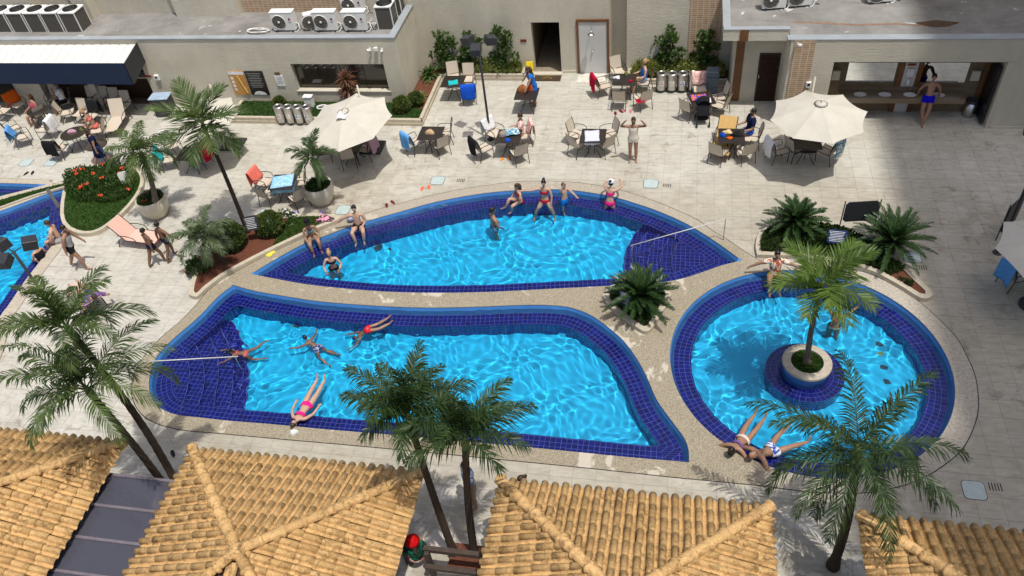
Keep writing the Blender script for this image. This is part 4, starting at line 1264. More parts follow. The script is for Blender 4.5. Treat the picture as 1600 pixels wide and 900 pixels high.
def blades(name, poly, z, n, mat, parent=None, h=.05, seed=1, pred=None, wd=.35):
    rnd = random.Random(seed); m = MB()
    for x, y in scatter(poly, n, rnd, pred):
        a = rnd.uniform(0, 6.28); hh = h * rnd.uniform(.6, 1.3); t = Vector((rnd.uniform(-.6, .6), rnd.uniform(-.6, .6), 1)) * hh; w = Vector((math.cos(a), math.sin(a), 0)) * hh * wd
        b = len(m.v); p = Vector((x, y, z)); m.v += [tuple(p - w), tuple(p + w), tuple(p + t)]; m.face((b, b+1, b+2))
    o = m.build(name, mat, parent); o['kind'] = 'stuff'
    if parent is None: o['category'] = 'grass'
    return o
def low_leaves(name, poly, z, n, mat, hgt, size, seed, label, cat, pred=None):
    rnd = random.Random(seed); pts = scatter(poly, n, rnd, pred); it = iter(pts); m = MB()
    def fn(r):
        x, y = next(it); return Vector((x, y, z + r.random()**.7 * hgt)), Vector((0, 0, 1))
    leaf_cloud(m, rnd, len(pts), fn, size)
    return tag(m.build(name, mat), label, cat, kind='stuff')

# planter between the pools
pl1, in1 = kerb_bed('stone_planter', 'small rounded stone planter between the three pools', ol([(942,466),(950,481),(975,502),(1000,520),(1009,523),(1018,518),(1034,494),(1047,470),(1046,461),(1034,455),(990,447),(955,451)]), .14, .16)
low_leaves('ground_cover', in1, .10, 5000, M_GCOV, .14, .08, 5, 'dark green ground cover round the middle cycad', 'ground cover')
# planter behind the round pool
pl2, in2 = kerb_bed('stone_planter', 'long curved stone planter behind the round pool', ol([(1182,403),(1180,385),(1190,364),(1232,350),(1292,354),(1342,370),(1392,402),(1437,444),(1455,462),(1451,470),(1437,471),(1402,450),(1357,427),(1300,413),(1240,405),(1208,404)]), .14, .15)
gx = G(1345, 400).x
low_leaves('ground_cover', in2, .10, 15000, M_GCOV, .14, .085, 6, 'dark ground cover round the two cycads behind the round pool', 'ground cover', lambda p: p[0] < gx + .9 - .25*math.sin(9*p[1]))
# mulch bed left of the upper pool
pl3, in3 = kerb_bed('mulch_bed', 'long mulch bed with stone kerb left of the upper pool', ol([(297,465),(301,444),(309,424),(325,398),(355,371),(395,352),(440,342),(490,338),(529,341),(531,347),(500,360),(470,373.5),(420,397.5),(376,420.5),(350,435.5),(324,455),(310,468)]), .13, .14)
gxa, gya = G(452, 360).x, G(452, 360).y
lawn3 = lambda p: p[0] > G(444, 360).x and p[0] < G(512, 350).x
blades('lawn_grass', in3, .10, 3500, M_GRASS, None, .06, 8, lawn3); bpy.context.scene.objects['lawn_grass']['label'] = 'small lawn patch in the mulch bed beside the sitting woman'
topiary('clipped round shrub beside the low silvery palm', 366, 388, .52, .08, 41)
topiary('clipped round shrub behind the white information sign', 427, 366, .44, .08, 42)
def flowers(label, x, y, r, h, n, nf, seed, fmat, name='flowering_shrub'):
    rnd = random.Random(seed); g = G(x, y, 0); root = empty(name, (g.x, g.y, .08), 0, label, 'shrub')
    m = MB()
    def fn(q):
        d = Vector((q.gauss(0, 1), q.gauss(0, 1), abs(q.gauss(0, 1)))).normalized(); k = q.uniform(.55, 1)
        return Vector((d.x*r*k, d.y*r*k, d.z*h*k)), d
    leaf_cloud(m, rnd, n, fn, .08); m.build('foliage', M_SHRUB, root)
    for _ in range(nf):
        p, d = fn(rnd); p = Vector((d.x*r, d.y*r, d.z*h)); m = MB(); m.smooth = True
        for _k in range(5): m.ball(p + Vector((rnd.uniform(-.04, .04), rnd.uniform(-.04, .04), rnd.uniform(-.02, .03))), .028, 5, 4)
        m.build('flower_head', fmat, root)
    for _ in range(4):
        m = MB(); a = rnd.uniform(0, 6.28); m.tube([(0, 0, -.06), (math.cos(a)*r*.5, math.sin(a)*r*.5, h*.7)], .012, 5); m.build('stem', M_TRUNK, root)
    return root
flowers('dark shrub with a few red flowers at the tip of the mulch bed', 312, 424, .38, .45, 900, 5, 51, M_FLOWER)
flowers('pale flowering shrub at the back of the mulch bed', 445, 347, .45, .28, 420, 10, 52, M_WFLOWER)
# flower island by the side pool
pl4, in4 = kerb_bed('flower_island', 'curved lawn island with cream kerb by the left pool', ol([(97,340),(101,354),(114,365),(135,370),(158,365),(184,347),(209,322),(224,299),(227,281),(219,268),(200,261),(170,262),(130,272),(108,283),(103,295),(98,320)]), .15, .13, M_LAWN)
blades('lawn_grass', in4, .12, 14000, M_GRASS, None, .055, 9); bpy.context.scene.objects['lawn_grass.001']['label'] = 'bright lawn on the curved island by the left pool'
def hedge_mass(name, label, poly, h, n, seed, nf=0, size=.085, mat=None, fm=None, z=.1):
    rnd = random.Random(seed); cx = sum(p[0] for p in poly)/len(poly); cy = sum(p[1] for p in poly)/len(poly)
    root = empty(name, (cx, cy, z), 0, label, 'shrub'); m = MB(); pts = iter(scatter(poly, n, rnd)); cnt = 0
    def top(x, y):
        d = near((x, y), poly)[0]; return h * min(1, .35 + d/.35) * (1 + .18*math.sin(4*x) + .15*math.sin(5*y + 1))
    def fn(q):
        x, y = next(pts); t = top(x, y); return Vector((x - cx, y - cy, t * q.uniform(.35, 1))), Vector((0, 0, 1))
    try: leaf_cloud(m, rnd, n, fn, size)
    except StopIteration: pass
    m.build('foliage', mat or M_SHRUB, root)
    small = offset(poly, .1); c = MB(); ov, f = cdt_fill(small, []); k = len(ov)
    c.v = [(v.x - cx, v.y - cy, top(v.x, v.y) * .62) for v in ov]
    for t in f: c.face(t)
    b = len(c.v); L = len(small); c.v += [(v.x - cx, v.y - cy, top(v.x, v.y)*.62) for v in small] + [(v.x - cx, v.y - cy, -.05) for v in small]
    for i in range(L): c.face((b+i, b+L+i, b+L+(i+1) % L, b+(i+1) % L))
    c.build('inner_twigs', M_SHRUB, root)
    for (x, y) in scatter(poly, nf, rnd):
        m = MB(); m.smooth = True; p = Vector((x - cx, y - cy, top(x, y) + .02))
        for _k in range(7): m.ball(p + Vector((rnd.uniform(-.07, .07), rnd.uniform(-.07, .07), rnd.uniform(-.02, .04))), .032, 5, 4)
        m.build('flower_head', fm or M_FLOWER, root)
    return root
hedge_mass('flowering_hedge', 'dense green hedge with orange red flowers on the island', ol([(106,305),(112,288),(135,277),(170,272),(200,270),(213,278),(214,296),(205,312),(180,322),(150,322),(120,320)]), .58, 6500, 61, 13)
pl5 = ol([(112,284),(50,299),(0,313),(-60,331),(-60,348),(0,327),(50,309),(110,291)])
lk = kerb_bed('grass_strip', 'narrow curved grass strip between the two left pools', pl5, .06, .08, M_LAWN, .015)
blades('lawn_grass', lk[1], .045, 4500, M_GRASS, None, .05, 10); bpy.context.scene.objects['lawn_grass.002']['label'] = 'grass on the narrow strip between the two left pools'
# L-shaped bed along the service building and the back wall
xk = -9.38
LB = [Vector(p) for p in ((-17.4, 24.93), (xk, 24.93), (xk, 28.30), (-6.0, 28.30), (-6.0, 28.88), (-10.28, 28.88), (-10.28, 26.23), (-17.4, 26.23))]
def dense(loop, st=.3):
    out = []
    for i in range(len(loop)):
        a, b = Vector(loop[i]), Vector(loop[(i+1) % len(loop)]); n = max(1, int((b-a).length/st))
        out += [a.lerp(b, k/n) for k in range(n)]
    return out
def box_bed(name, label, loop, kerb_edges, h=.26, w=.13, fill=None):
    """bed against a wall: kerb only along the listed edges of the loop"""
    c = sum((Vector(p) for p in loop), Vector((0, 0))) / len(loop); root = empty(name, (c.x, c.y, 0), 0, label, 'planter')
    m = MB(); L = [Vector(p) - c for p in loop]; ov, f = cdt_fill(L, []); m.v = [(v.x, v.y, h - .06) for v in ov]
    for t in f: m.face(t)
    m.build('soil', fill or M_SOIL, root)
    for i in kerb_edges:
        a, b = L[i], L[(i+1) % len(L)]; d = (b-a).normalized(); n = Vector((-d.y, d.x))
        ex = w if (i-1) % len(L) in kerb_edges else 0
        m = MB(); m.prism([a, b, b + n*w, a + n*w] if not ex else [a + d*0, b, b + n*w, a + d*w + n*w], -.02, h); m.build('kerb', M_KERB, root, .012)
        m = MB(); k = n * -.03; m.prism([a + k, b + k, b, a], -.02, h*.45); m.build('kerb_plinth', M_KERB, root)
    return root
box_bed('wall_planter', 'long kerbed bed along the service building and back wall', LB, [0, 1, 2, 3, 7])
lawnA = [Vector(p) for p in ((-17.25, 25.06), (-9.52, 25.06), (-9.52, 25.7), (-10.28, 26.2), (-17.25, 26.2))]
m = MB(); ov, f = cdt_fill(lawnA, []); m.v = [(v.x, v.y, .203) for v in ov]
for t in f: m.face(t)
o = m.build('lawn_bed', M_LAWN); tag(o, 'turf in the bed under the service window', 'lawn', kind='stuff')
blades('lawn_grass', lawnA, .205, 9000, M_GRASS, None, .055, 17); bpy.context.scene.objects['lawn_grass.003']['label'] = 'grass blades in the bed under the service window'
topiary('clipped ball left of two at the corner of the service building', 631, 180, .33, .2, 43)
topiary('clipped ball right of two at the corner of the service building', 653, 170, .29, .2, 44)
topiary('small clipped ball behind the four bins at the service wall', 441, 172, .22, .2, 45)
def wall_shrub(label, x, y, w, h, n, seed, z=.2, mat=None, name='wall_shrub'):
    rnd = random.Random(seed); root = empty(name, (x, y, z), 0, label, 'shrub', 'climbing shrubs on the back wall')
    cl = [(Vector((rnd.uniform(-.5, .5)*w*(1-.4*k/11), rnd.uniform(-.2, .1), h*(k+.6)/12)), w*(.40 - .018*k)*rnd.uniform(.8, 1.2)) for k in range(12)]
    cl += [(Vector((rnd.uniform(-.75, .75)*w, rnd.uniform(-.2, .05), h*rnd.uniform(.3, .95))), w*.18) for k in range(6)]
    m = MB()
    def fn(q):
        c, r = q.choice(cl); d = Vector((q.gauss(0, 1), q.gauss(0, .8), q.gauss(0, 1))).normalized()
        return c + d * r * q.uniform(.4, 1), d
    leaf_cloud(m, rnd, n, fn, .13); m.build('foliage', mat or M_SHRUB, root)
    for k in range(3):
        m = MB(); a = rnd.uniform(-.1, .1); m.tube([(a, 0, -.1), (a*2, -.03, h*.5), (a*3, 0, h*.9)], [.025, .018, .008], 6); m.build('stem', M_TRUNK, root)
    return root
for px_, py_, w_, h_, sd, lb in ((706, 112, .75, 1.75, 71, 'leafy climbing shrub nearest the service building'), (744, 112, .62, 1.7, 72, 'leafy climbing shrub behind the tall lamp post'), (793, 112, .72, 1.95, 73, 'leafy climbing shrub beside the dark entrance')):
    g = G(px_, py_); wall_shrub(lb, g.x, 28.62, w_, h_, 900, sd)
for x_, w_, h_, sd, lb in ((-.42, .72, 1.75, 74, 'leafy climbing shrub above the right hand bins'), (.98, .62, 1.7, 75, 'leafy climbing shrub on the brick strip')):
    wall_shrub(lb, x_, 28.65, w_, h_, 900, sd)
hm = lambda x0, x1, y0, y1: dense([(x0, y0), (x1, y0), (x1, y1), (x0, y1)], .2)
hedge_mass('variegated_hedge', 'variegated yellow green hedge below the three wall shrubs', hm(-8.9, -6.1, 28.38, 28.82), .58, 2600, 62, mat=M_VARI, size=.11, z=.2)
box_bed('wall_planter', 'kerbed bed behind the right hand bins', [Vector(p) for p in ((-1.9, 28.05), (1.92, 28.05), (1.92, 28.93), (-1.9, 28.93))], [0, 3], .2)
hedge_mass('variegated_hedge', 'variegated hedge behind the seated woman and the right hand bins', hm(-1.75, 1.8, 28.2, 28.8), .6, 3600, 63, mat=M_VARI, size=.12, z=.14)
def spiky(name, label, base, n, L, seed, mat, stems=1, w=.022, hgt=.5, cat='plant'):
    rnd = random.Random(seed); root = empty(name, base, 0, label, cat)
    for s_ in range(stems):
        h = hgt * (1 - .3*s_); dx = rnd.uniform(-.12, .12) * s_ * 2
        m = MB(); m.tube([(0, 0, -.05), (dx, 0, h)], [.025, .018], 6); m.build('stem', M_TRUNK2, root)
        m = MB()
        for i in range(n):
            a = i * 2.4; e = rnd.uniform(-.3, 1.4); d = Vector((math.cos(a)*math.cos(e), math.sin(a)*math.cos(e), math.sin(e))); l = L * rnd.uniform(.7, 1.1); p = Vector((dx, 0, h - rnd.random()*.25))
            sd_ = d.cross(Vector((0, 0, 1))).normalized() * w; q = p + d*l*.55; t = p + d*l + Vector((0, 0, -l*.25)); b = len(m.v)
            m.v += [tuple(p - sd_*.5), tuple(p + sd_*.5), tuple(q + sd_), tuple(q - sd_), tuple(t)]; m.face((b, b+1, b+2, b+3)); m.face((b+3, b+2, b+4))
        m.build('leaf_rosette', mat, root)
    return root
p = G(556, 166); spiky('cordyline', 'red leaved cordyline in front of the service window', (p.x, 26.0, .2), 75, .55, 81, M_CORD, 3, .022, 1.25)
p = G(679, 128); spiky('leafy_plant', 'upright leafy plant in the corner of the two walls', (p.x - .1, p.y, .2), 26, .55, 82, M_SHRUB, 2, .05, .25)
p = G(664, 158); spiky('grassy_plant', 'pale strappy plant in the mulch beside the planter kerb', (p.x - .1, p.y, .2), 60, .38, 83, M_VARI, 1, .014, .08)
p = G(672, 140); spiky('grassy_plant', 'smaller strappy plant further along the mulch bed', (p.x - .05, p.y + .1, .2), 40, .28, 84, M_VARI, 1, .014, .06)
# pots
def pot(label, x, y, r, h, flower=False):
    g = G(x, y); root = empty('planter_pot', (g.x, g.y, 0), 0, label, 'pot', 'big cream planter pots')
    m = MB(); m.smooth = True
    m.lathe([(r*.45, 0), (r*.62, .04*h), (r*.9, .38*h), (r*1.0, .68*h), (r*.97, h), (r*.90, h), (r*.90, h*.9)], (0, 0, 0), 28); m.build('pot_body', M_POT, root)
    m = MB(); m.lathe([(r*.90, h*.88), (r*.90, h*.9)], (0, 0, 0), 20); m.build('soil', M_SOIL, root)
    rnd = random.Random(int(x)); f = MB()
    def fn(q):
        a = q.uniform(0, 6.28); rr = r*.82*math.sqrt(q.random()); return Vector((rr*math.cos(a), rr*math.sin(a), h*.9 + q.random()*.1)), Vector((0, 0, 1))
    leaf_cloud(f, rnd, 700, fn, .08); f.build('ground_cover', M_GCOV, root)
    if flower:
        for k in range(9):
            p, _n = fn(rnd); m = MB(); m.smooth = True; m.ball(p + Vector((0, 0, .08)), .035, 6, 4); m.build('flower', simple('dark_red_flower', rgb(150, 40, 40), .6) if k == 0 else bpy.data.materials['dark_red_flower'], root)
    return root
pot('big cream pot with dark red flowers by the flower island', 248, 336, .52, .78, True)
pot('big cream pot beside the blue towel table', 505, 316, .50, .78)
# island in the round pool
def island():
    root = empty('pool_island', (3.66, 14.22, 0), 0, 'round stone rimmed island with grass in the round pool', 'island')
    ring = [Vector((math.cos(a), math.sin(a))) for a in (2*math.pi*k/48 for k in range(48))]
    RB, RW = 0.98, .58
    strip('ledge_face', [p*RB for p in ring], -.85, BENCH, M_TILE, root, flip=True).cycles.is_caustics_receiver = True
    bench_ring('ledge', [p*RB for p in ring], [p*RW for p in ring], BENCH, M_TILE, root).cycles.is_caustics_receiver = True
    m = MB(); m.smooth = True; m.lathe([(RW+.0, BENCH), (RW-.05, .0), (RW-.04, .12)], (0, 0, 0), 48, caps=False); m.build('blue_wall', M_BAND, root)
    m = MB(); m.smooth = False; m.lathe([(RW-.05, .08), (RW+.03, .10), (RW+.03, .17), (RW, .19), (RW-.18, .19), (RW-.19, .10)], (0, 0, 0), 40, caps=False); m.build('stone_rim', M_PALECOP, root)
    m = MB(); m.lathe([(RW-.18, .12), (.01, .15)], (0, 0, 0), 30); m.build('lawn', M_LAWN, root)
    blades('grass', [p*(RW-.20) for p in ring], .14, 1800, M_GRASS, root, .06, 19)
    return root
island()
# ------------------------------------------------------------------ furniture
M_FRAME = simple('dark_bronze_frame', (0.035, 0.028, 0.024, 1), 0.4, vs=8, va=0.2)
M_SLING = simple('beige_sling_fabric', rgb(196, 184, 166), 0.8, vs=30, va=0.08, obj=True)
M_TABLE = simple('dark_brown_table_top', (0.030, 0.024, 0.021, 1), 0.35, vs=3, va=0.25)
M_CANVAS = None
def canvas_mat():
    s = NT('cream_umbrella_canvas'); s.set(0.85, 0, 0.2); v = s.pos()
    c = s.ramp(s.noise(v, 1.8, 5, 0.6), [(0.3, rgb(204, 199, 184)), (0.7, rgb(216, 211, 198))]); s.col(c)
    t = s.n('BsdfTranslucent'); s.l(c, t.inputs[0]); mx = s.n('MixShader'); mx.inputs[0].default_value = 0.18
    s.l(s.p.outputs[0], mx.inputs[1]); s.l(t.outputs[0], mx.inputs[2]); s.l(mx.outputs[0], s.out.inputs['Surface'])
    s.bump(s.noise(v, 9, 3), 0.12, 0.02); return s.m
M_CANVAS = canvas_mat()

def proto_chair():
    root = bpy.data.objects.new('sling_chair', None); parts = []
    def add(m, n, mt): parts.append((n, m.mesh(n, mt)))
    for s in (-1, 1):
        m = MB(); m.smooth = True; m.tube([(s*.25, .24, 0), (s*.26, .25, .42), (s*.27, .22, .60), (s*.27, .10, .64), (s*.27, -.12, .63), (s*.26, -.24, .60)], .013, 6); add(m, 'front_leg', M_FRAME)
        m = MB(); m.smooth = True; m.tube([(s*.25, -.30, 0), (s*.25, -.22, .40), (s*.25, -.25, .62), (s*.24, -.33, .90)], .013, 6); add(m, 'rear_leg', M_FRAME)
        m = MB(); m.tube([(s*.25, .25, .40), (s*.25, -.22, .38)], .012, 6); add(m, 'side_rail', M_FRAME)
    m = MB(); m.smooth = True
    m.grid(lambda u, v: ((u-.5)*.47, .25 - .47*v, .415 - .03*math.sin(math.pi*v) - .012*math.sin(math.pi*u)), 4, 5)
    m.grid(lambda u, v: ((u-.5)*.47, .25 - .47*v, .400 - .03*math.sin(math.pi*v) - .012*math.sin(math.pi*u)), 4, 5); add(m, 'seat', M_SLING)
    m = MB(); m.smooth = True
    m.grid(lambda u, v: ((u-.5)*.47, -.225 - .115*v - .02*math.sin(math.pi*u), .44 + .46*v), 4, 5)
    m.grid(lambda u, v: ((u-.5)*.47, -.24 - .115*v - .02*math.sin(math.pi*u), .44 + .46*v), 4, 5); add(m, 'backrest', M_SLING)
    return parts
_CH = proto_chair()
def chair(px, py, face, label, towel=None, tl=None):
    """face: plan point (pixel pair) the sitter looks at, or an angle"""
    g = G(px, py)
    a = face if not isinstance(face, tuple) else math.atan2(G(*face).y - g.y, G(*face).x - g.x) - math.pi/2
    o = empty('sling_chair', (g.x, g.y, 0), a + random.uniform(-.06, .06), label, 'chair', 'beige sling chairs on the deck')
    for n, me in _CH: link(bpy.data.objects.new(n, me), o)
    if towel: draped_towel(o, towel, tl)
    return o
_tw = {}
def cloth_mat(name, c, stripe=None):
    if name in _tw: return _tw[name]
    s = NT(name); s.set(0.95, 0, 0.1); v = s.pos()
    n = s.noise(v, 14, 4)
    col = s.ramp(n, [(0.3, sc(c, .85)), (0.7, sc(c, 1.1))])
    if stripe:
        w = s.noise(v, 9, 2, 0.5, 1.0); col = s.mix(s.ramp(w, [(0.48, (0, 0, 0)), (0.54, (1, 1, 1))]), col, stripe)
    s.col(col); s.bump(s.noise(v, 60, 3), .4, .006); _tw[name] = s.m; return s.m
def draped_towel(ch, mat, label):
    """a towel over the back of a chair, a thing of its own"""
    m = MB(); m.smooth = True
    rnd = random.Random(hash(label) % 999)
    ph = rnd.uniform(0, 6)
    def f(u, v):
        x = (u - .5) * .56 + .02*math.sin(5*v + ph)
        if v < .45:
            k = v / .45; return (x, -.17 - .15*k - .01 + .02*math.sin(9*u + ph)*(1-k), .46 + .475*k)
        k = (v - .45) / .55; return (x, -.36 - .05*math.sin(min(1, k*2)*1.57) - .015 + .025*math.sin(8*u + ph)*k, .945 - .62*k + .02*math.sin(6*u + ph)*k)
    m.grid(f, 10, 16)
    o = m.build('towel', mat); o.location = ch.location; o.rotation_euler = ch.rotation_euler
    md = o.modifiers.new('thick', 'SOLIDIFY'); md.thickness = .012
    tag(o, label, 'towel')
def table(px, py, label, rz=0.0, size=.86, top=None, rnd_=False, h=.72):
    g = G(px, py, h); root = empty('patio_table', (g.x, g.y, 0), rz, label, 'table', 'patio tables on the deck')
    m = MB()
    if rnd_: m.smooth = False; m.lathe([(size/2, 0), (size/2, .02)], (0, 0, h - .02), 28)
    else: m.box((0, 0, h - .012), (size, size, .024))
    m.build('table_top', top or M_TABLE, root, .004)
    if rnd_:
        m = MB(); m.smooth = True; m.tube([(math.cos(a)*size/2, math.sin(a)*size/2, h-.012) for a in [2*math.pi*k/28 for k in range(29)]], .018, 6); m.build('rim', M_FRAME, root)
    for k in range(4):
        a = math.pi/4 + k*math.pi/2; d = Vector((math.cos(a), math.sin(a), 0))
        m = MB(); m.smooth = True; m.tube([d*.40 + Vector((0, 0, 0)), d*.30 + Vector((0, 0, .10)), d*.12 + Vector((0, 0, .34)), d*.16 + Vector((0, 0, .55)), d*.34 + Vector((0, 0, h-.03))], .014, 6); m.build('leg', M_FRAME, root)
    m = MB(); m.tube([(math.cos(a)*.12, math.sin(a)*.12, .34) for a in [2*math.pi*k/12 for k in range(13)]], .01, 5); m.build('leg_ring', M_FRAME, root)
    return root
def cloth_on(px, py, z, w, d, rz, mat, label, drop=0.0, name='towel', bump=.012):
    g = G(px, py, z); m = MB(); m.smooth = True; ph = random.uniform(0, 6)
    def f(u, v):
        x, y = (u-.5)*w, (v-.5)*d; e = max(0, abs(u-.5)*2 - .8)/.2; e2 = max(0, abs(v-.5)*2 - .8)/.2
        zz = .014 + bump*(math.sin(7*u + ph) * math.sin(6*v + 1 + ph) + 1) - drop * max(e, e2)**1.3
        return (x - .06*w*math.copysign(e, u-.5)*(drop > 0), y - .06*d*math.copysign(e2, v-.5)*(drop > 0), zz)
    m.grid(f, 14, 14); o = m.build(name, mat); o.location = (g.x, g.y, z); o.rotation_euler = (0, 0, rz)
    md = o.modifiers.new('thick', 'SOLIDIFY'); md.thickness = .008
    return tag(o, label, 'towel')

def umbrella(px, py, label, R=1.45, zr=1.98, zc=2.62, tilt=(0, 0), rz=.2, pole_off=None, patch=False):
    """px,py: plan pixel of the canopy centre at rim height"""
    g = G(px, py, zr); root = empty('patio_umbrella', (g.x, g.y, 0), 0, label, 'umbrella', 'cream octagonal patio umbrellas')
    Rt = Matrix.Translation((0, 0, zr)) @ Matrix.Rotation(tilt[0], 4, 'X') @ Matrix.Rotation(tilt[1], 4, 'Y') @ Matrix.Rotation(rz, 4, 'Z')
    hh = zc - zr
    for k in range(8):
        a0, a1 = 2*math.pi*k/8, 2*math.pi*(k+1)/8
        m = MB(); m.smooth = True
        def f(u, v, a0=a0, a1=a1):
            d0 = Vector((math.cos(a0), math.sin(a0), 0)); d1 = Vector((math.cos(a1), math.sin(a1), 0))
            p = d0.lerp(d1, u) * R * (0.012 + .988*v); sag = 4*u*(1-u)
            p = p * (1 - .05*sag*v*v)
            return Rt @ (p + Vector((0, 0, hh*(1 - v**1.12) - .045*sag*v)))
        m.grid(f, 6, 8); o = m.build('canopy_panel', M_CANVAS, root)
        m = MB(); d = Vector((math.cos(a0), math.sin(a0), 0))
        m.tube([Rt @ (d*R*(.012+.988*v) + Vector((0, 0, hh*(1 - v**1.12) - .03))) for v in (0.05, .3, .6, .99)], .011, 5); m.build('rib', M_FRAME, root)
    m = MB(); m.smooth = True; m.lathe([(.21, 0.0), (.12, .035), (.02, .06)], Rt @ Vector((0, 0, hh*.93)), 16, axis=Rt.to_3x3()); m.build('vent_cap', M_CANVAS, root)
    top = Rt @ Vector((0, 0, hh + .06)); 
    m = MB(); m.smooth = True; m.tube([top, top + (Rt.to_3x3() @ Vector((0, 0, .08)))], [.03, .01], 8); m.build('finial', M_WHITE, root)
    if pole_off is None:
        m = MB(); m.tube([(0, 0, 0), (0, 0, zc)], .024, 10); m.build('pole', M_FRAME, root)
        m = MB(); m.lathe([(.3, 0), (.3, .06), (.06, .09), (.04, .25)], (0, 0, 0), 20); m.build('base', M_CHARC, root)
    else:
        ox, oy = pole_off
        m = MB(); m.smooth = True; m.tube([(ox, oy, 0), (ox, oy, 2.62)], .03, 8); m.build('mast', M_CREAM, root)
        m = MB(); m.tube([(ox, oy, 1.75), (0, 0, zr + hh*.72)], .02, 8); m.build('arm', M_FRAME, root)
        m = MB(); m.box((ox, oy, .04), (.8, .8, .08)); m.build('base', M_CHARC, root)
    if patch:
        m = MB(); m.smooth = True; m.grid(lambda u, v: Rt @ Vector(((u-.5)*.34, (v-.5)*.42 - .18, hh*(.90 - .15*v*0) + .03 + .03*math.sin(5*u))), 4, 5); m.build('loose_vent_flap', M_PAPER, root)
    return root
umbrella(1279, 181, 'open cream umbrella in front of the washroom wall', 1.50, 1.95, 2.42, (.02, 0), .18, (-.1, 1.2))
umbrella(543, 190, 'tilted cream umbrella in front of the service building', 1.62, 1.95, 2.40, (.10, -.10), .1, (.1, 1.25), True)
umbrella(312, 184, 'cream umbrella half hidden behind the tall slender palm', 1.45, 1.95, 2.42, (.05, .0), .3, (.1, 1.15))
umbrella(1654, 392, 'cream umbrella cut off by the right edge', 1.45, 1.95, 2.42, (.04, 0), .0)

C_BLUE = cloth_mat('sky_blue_towel', rgb(96, 160, 222)); C_RBLUE = cloth_mat('royal_blue_towel', rgb(28, 84, 196)); C_LBLUE = cloth_mat('pale_blue_towel', rgb(132, 186, 226), rgb(170, 206, 232))
C_WHITE = cloth_mat('white_towel', (.78, .78, .80, 1)); C_TEAL = cloth_mat('teal_towel', rgb(40, 176, 180)); C_RED = cloth_mat('crimson_towel', rgb(176, 20, 52)); C_CORAL = cloth_mat('coral_towel', rgb(234, 120, 104))
C_ORANGE = cloth_mat('orange_towel', rgb(214, 96, 28)); C_MAUVE = cloth_mat('mauve_towel', rgb(176, 140, 156)); C_LILAC = cloth_mat('lilac_white_cloth', rgb(206, 206, 226)); C_BLACK = cloth_mat('black_cloth', (.015, .015, .018, 1))
C_MIX = cloth_mat('patterned_cloth', rgb(70, 140, 170), rgb(210, 214, 210)); C_BEACH = cloth_mat('orange_blue_beach_towel', rgb(232, 116, 44), rgb(50, 74, 200)); C_PINK = cloth_mat('pink_cloth', rgb(226, 160, 150), rgb(236, 214, 206))

# table with a blue towel beside the potted palm
table(442, 284, 'table under a pale blue towel beside the potted palm', .1); cloth_on(441, 283, .725, .95, .85, .25, C_LBLUE, 'pale blue towel spread over the table by the potted palm', .25)
T = (442, 302)
chair(424, 318, T, 'sling chair at the near left of the blue towel table'); chair(418, 298, T, 'sling chair with coral towel at the blue towel table', C_CORAL, 'coral towel hung on a chair at the blue towel table')
chair(470, 322, T, 'sling chair at the near right of the blue towel table'); chair(472, 298, T, 'sling chair at the far right of the blue towel table')
# table with a hat
table(673, 208, 'dark table carrying a straw hat right of the tilted umbrella'); T = (673, 224)
chair(652, 236, T, 'sling chair with sky blue towel at the hat table', C_BLUE, 'sky blue towel hung on the chair at the hat table')
chair(690, 240, T, 'sling chair at the near right of the hat table'); chair(697, 222, T, 'sling chair at the far right of the hat table')
# cluttered table
table(795, 213, 'cluttered table with towels left of the white cloth table'); cloth_on(800, 208, .725, .5, .4, .4, C_MIX, 'patterned towel heaped on the cluttered table', 0, bump=.05)
T = (795, 230)
chair(775, 222, T, 'sling chair with white towel behind the lamp post', C_WHITE, 'white towel hung on the chair by the lamp post'); chair(757, 246, T, 'sling chair with black bag left of the cluttered table', C_BLACK, 'black bag hung on the chair left of the cluttered table')
chair(812, 252, T, 'sling chair at the near right of the cluttered table'); chair(818, 226, T, 'sling chair behind the seated person at the cluttered table', C_PINK, 'pink towel hung on the chair at the cluttered table')
# white cloth table
table(927, 212, 'table with a white cloth at the middle of the deck'); cloth_on(925, 212, .725, .62, .8, .12, C_LILAC, 'white cloth lying askew on the middle table', .16)
T = (927, 229)
chair(904, 240, T, 'sling chair at the near left of the white cloth table'); chair(903, 224, T, 'sling chair at the far left of the white cloth table'); chair(945, 240, T, 'sling chair at the near right of the white cloth table'); chair(951, 224, T, 'sling chair at the far right of the white cloth table')
# far left table in the planter corner
table(708, 127, 'dark table with a teal towel in the planter corner'); cloth_on(708, 129, .725, .45, .38, .3, C_TEAL, 'teal towel folded on the corner table', .05)
T = (708, 143)
chair(711, 134, -2.9, 'left of two sling chairs behind the teal towel table'); chair(733, 137, -3.1, 'right of two sling chairs behind the teal towel table')
chair(735, 158, .15, 'sling chair under a royal blue towel in the planter corner', C_RBLUE, 'royal blue towel covering a chair in the planter corner')
# table by the entrance
table(823, 146, 'small dark table with bags in front of the entrance')
# group before the right hand hedge
table(976, 124, 'dark table with drinks in front of the right hand hedge'); T = (976, 140)
chair(942, 148, T, 'sling chair with crimson towel near the shower', C_RED, 'crimson towel hung on the chair near the shower'); chair(966, 126, T, 'sling chair behind the drinks table by the niche')
chair(968, 168, T, 'sling chair at the near left of the drinks table'); chair(1004, 168, T, 'sling chair at the near right of the drinks table'); cloth_on(1000, 158, .43, .3, .3, .4, C_RED, 'red cloth on the seat at the near right of the drinks table', 0)
chair(1006, 142, T, 'sling chair under the seated woman by the bins')
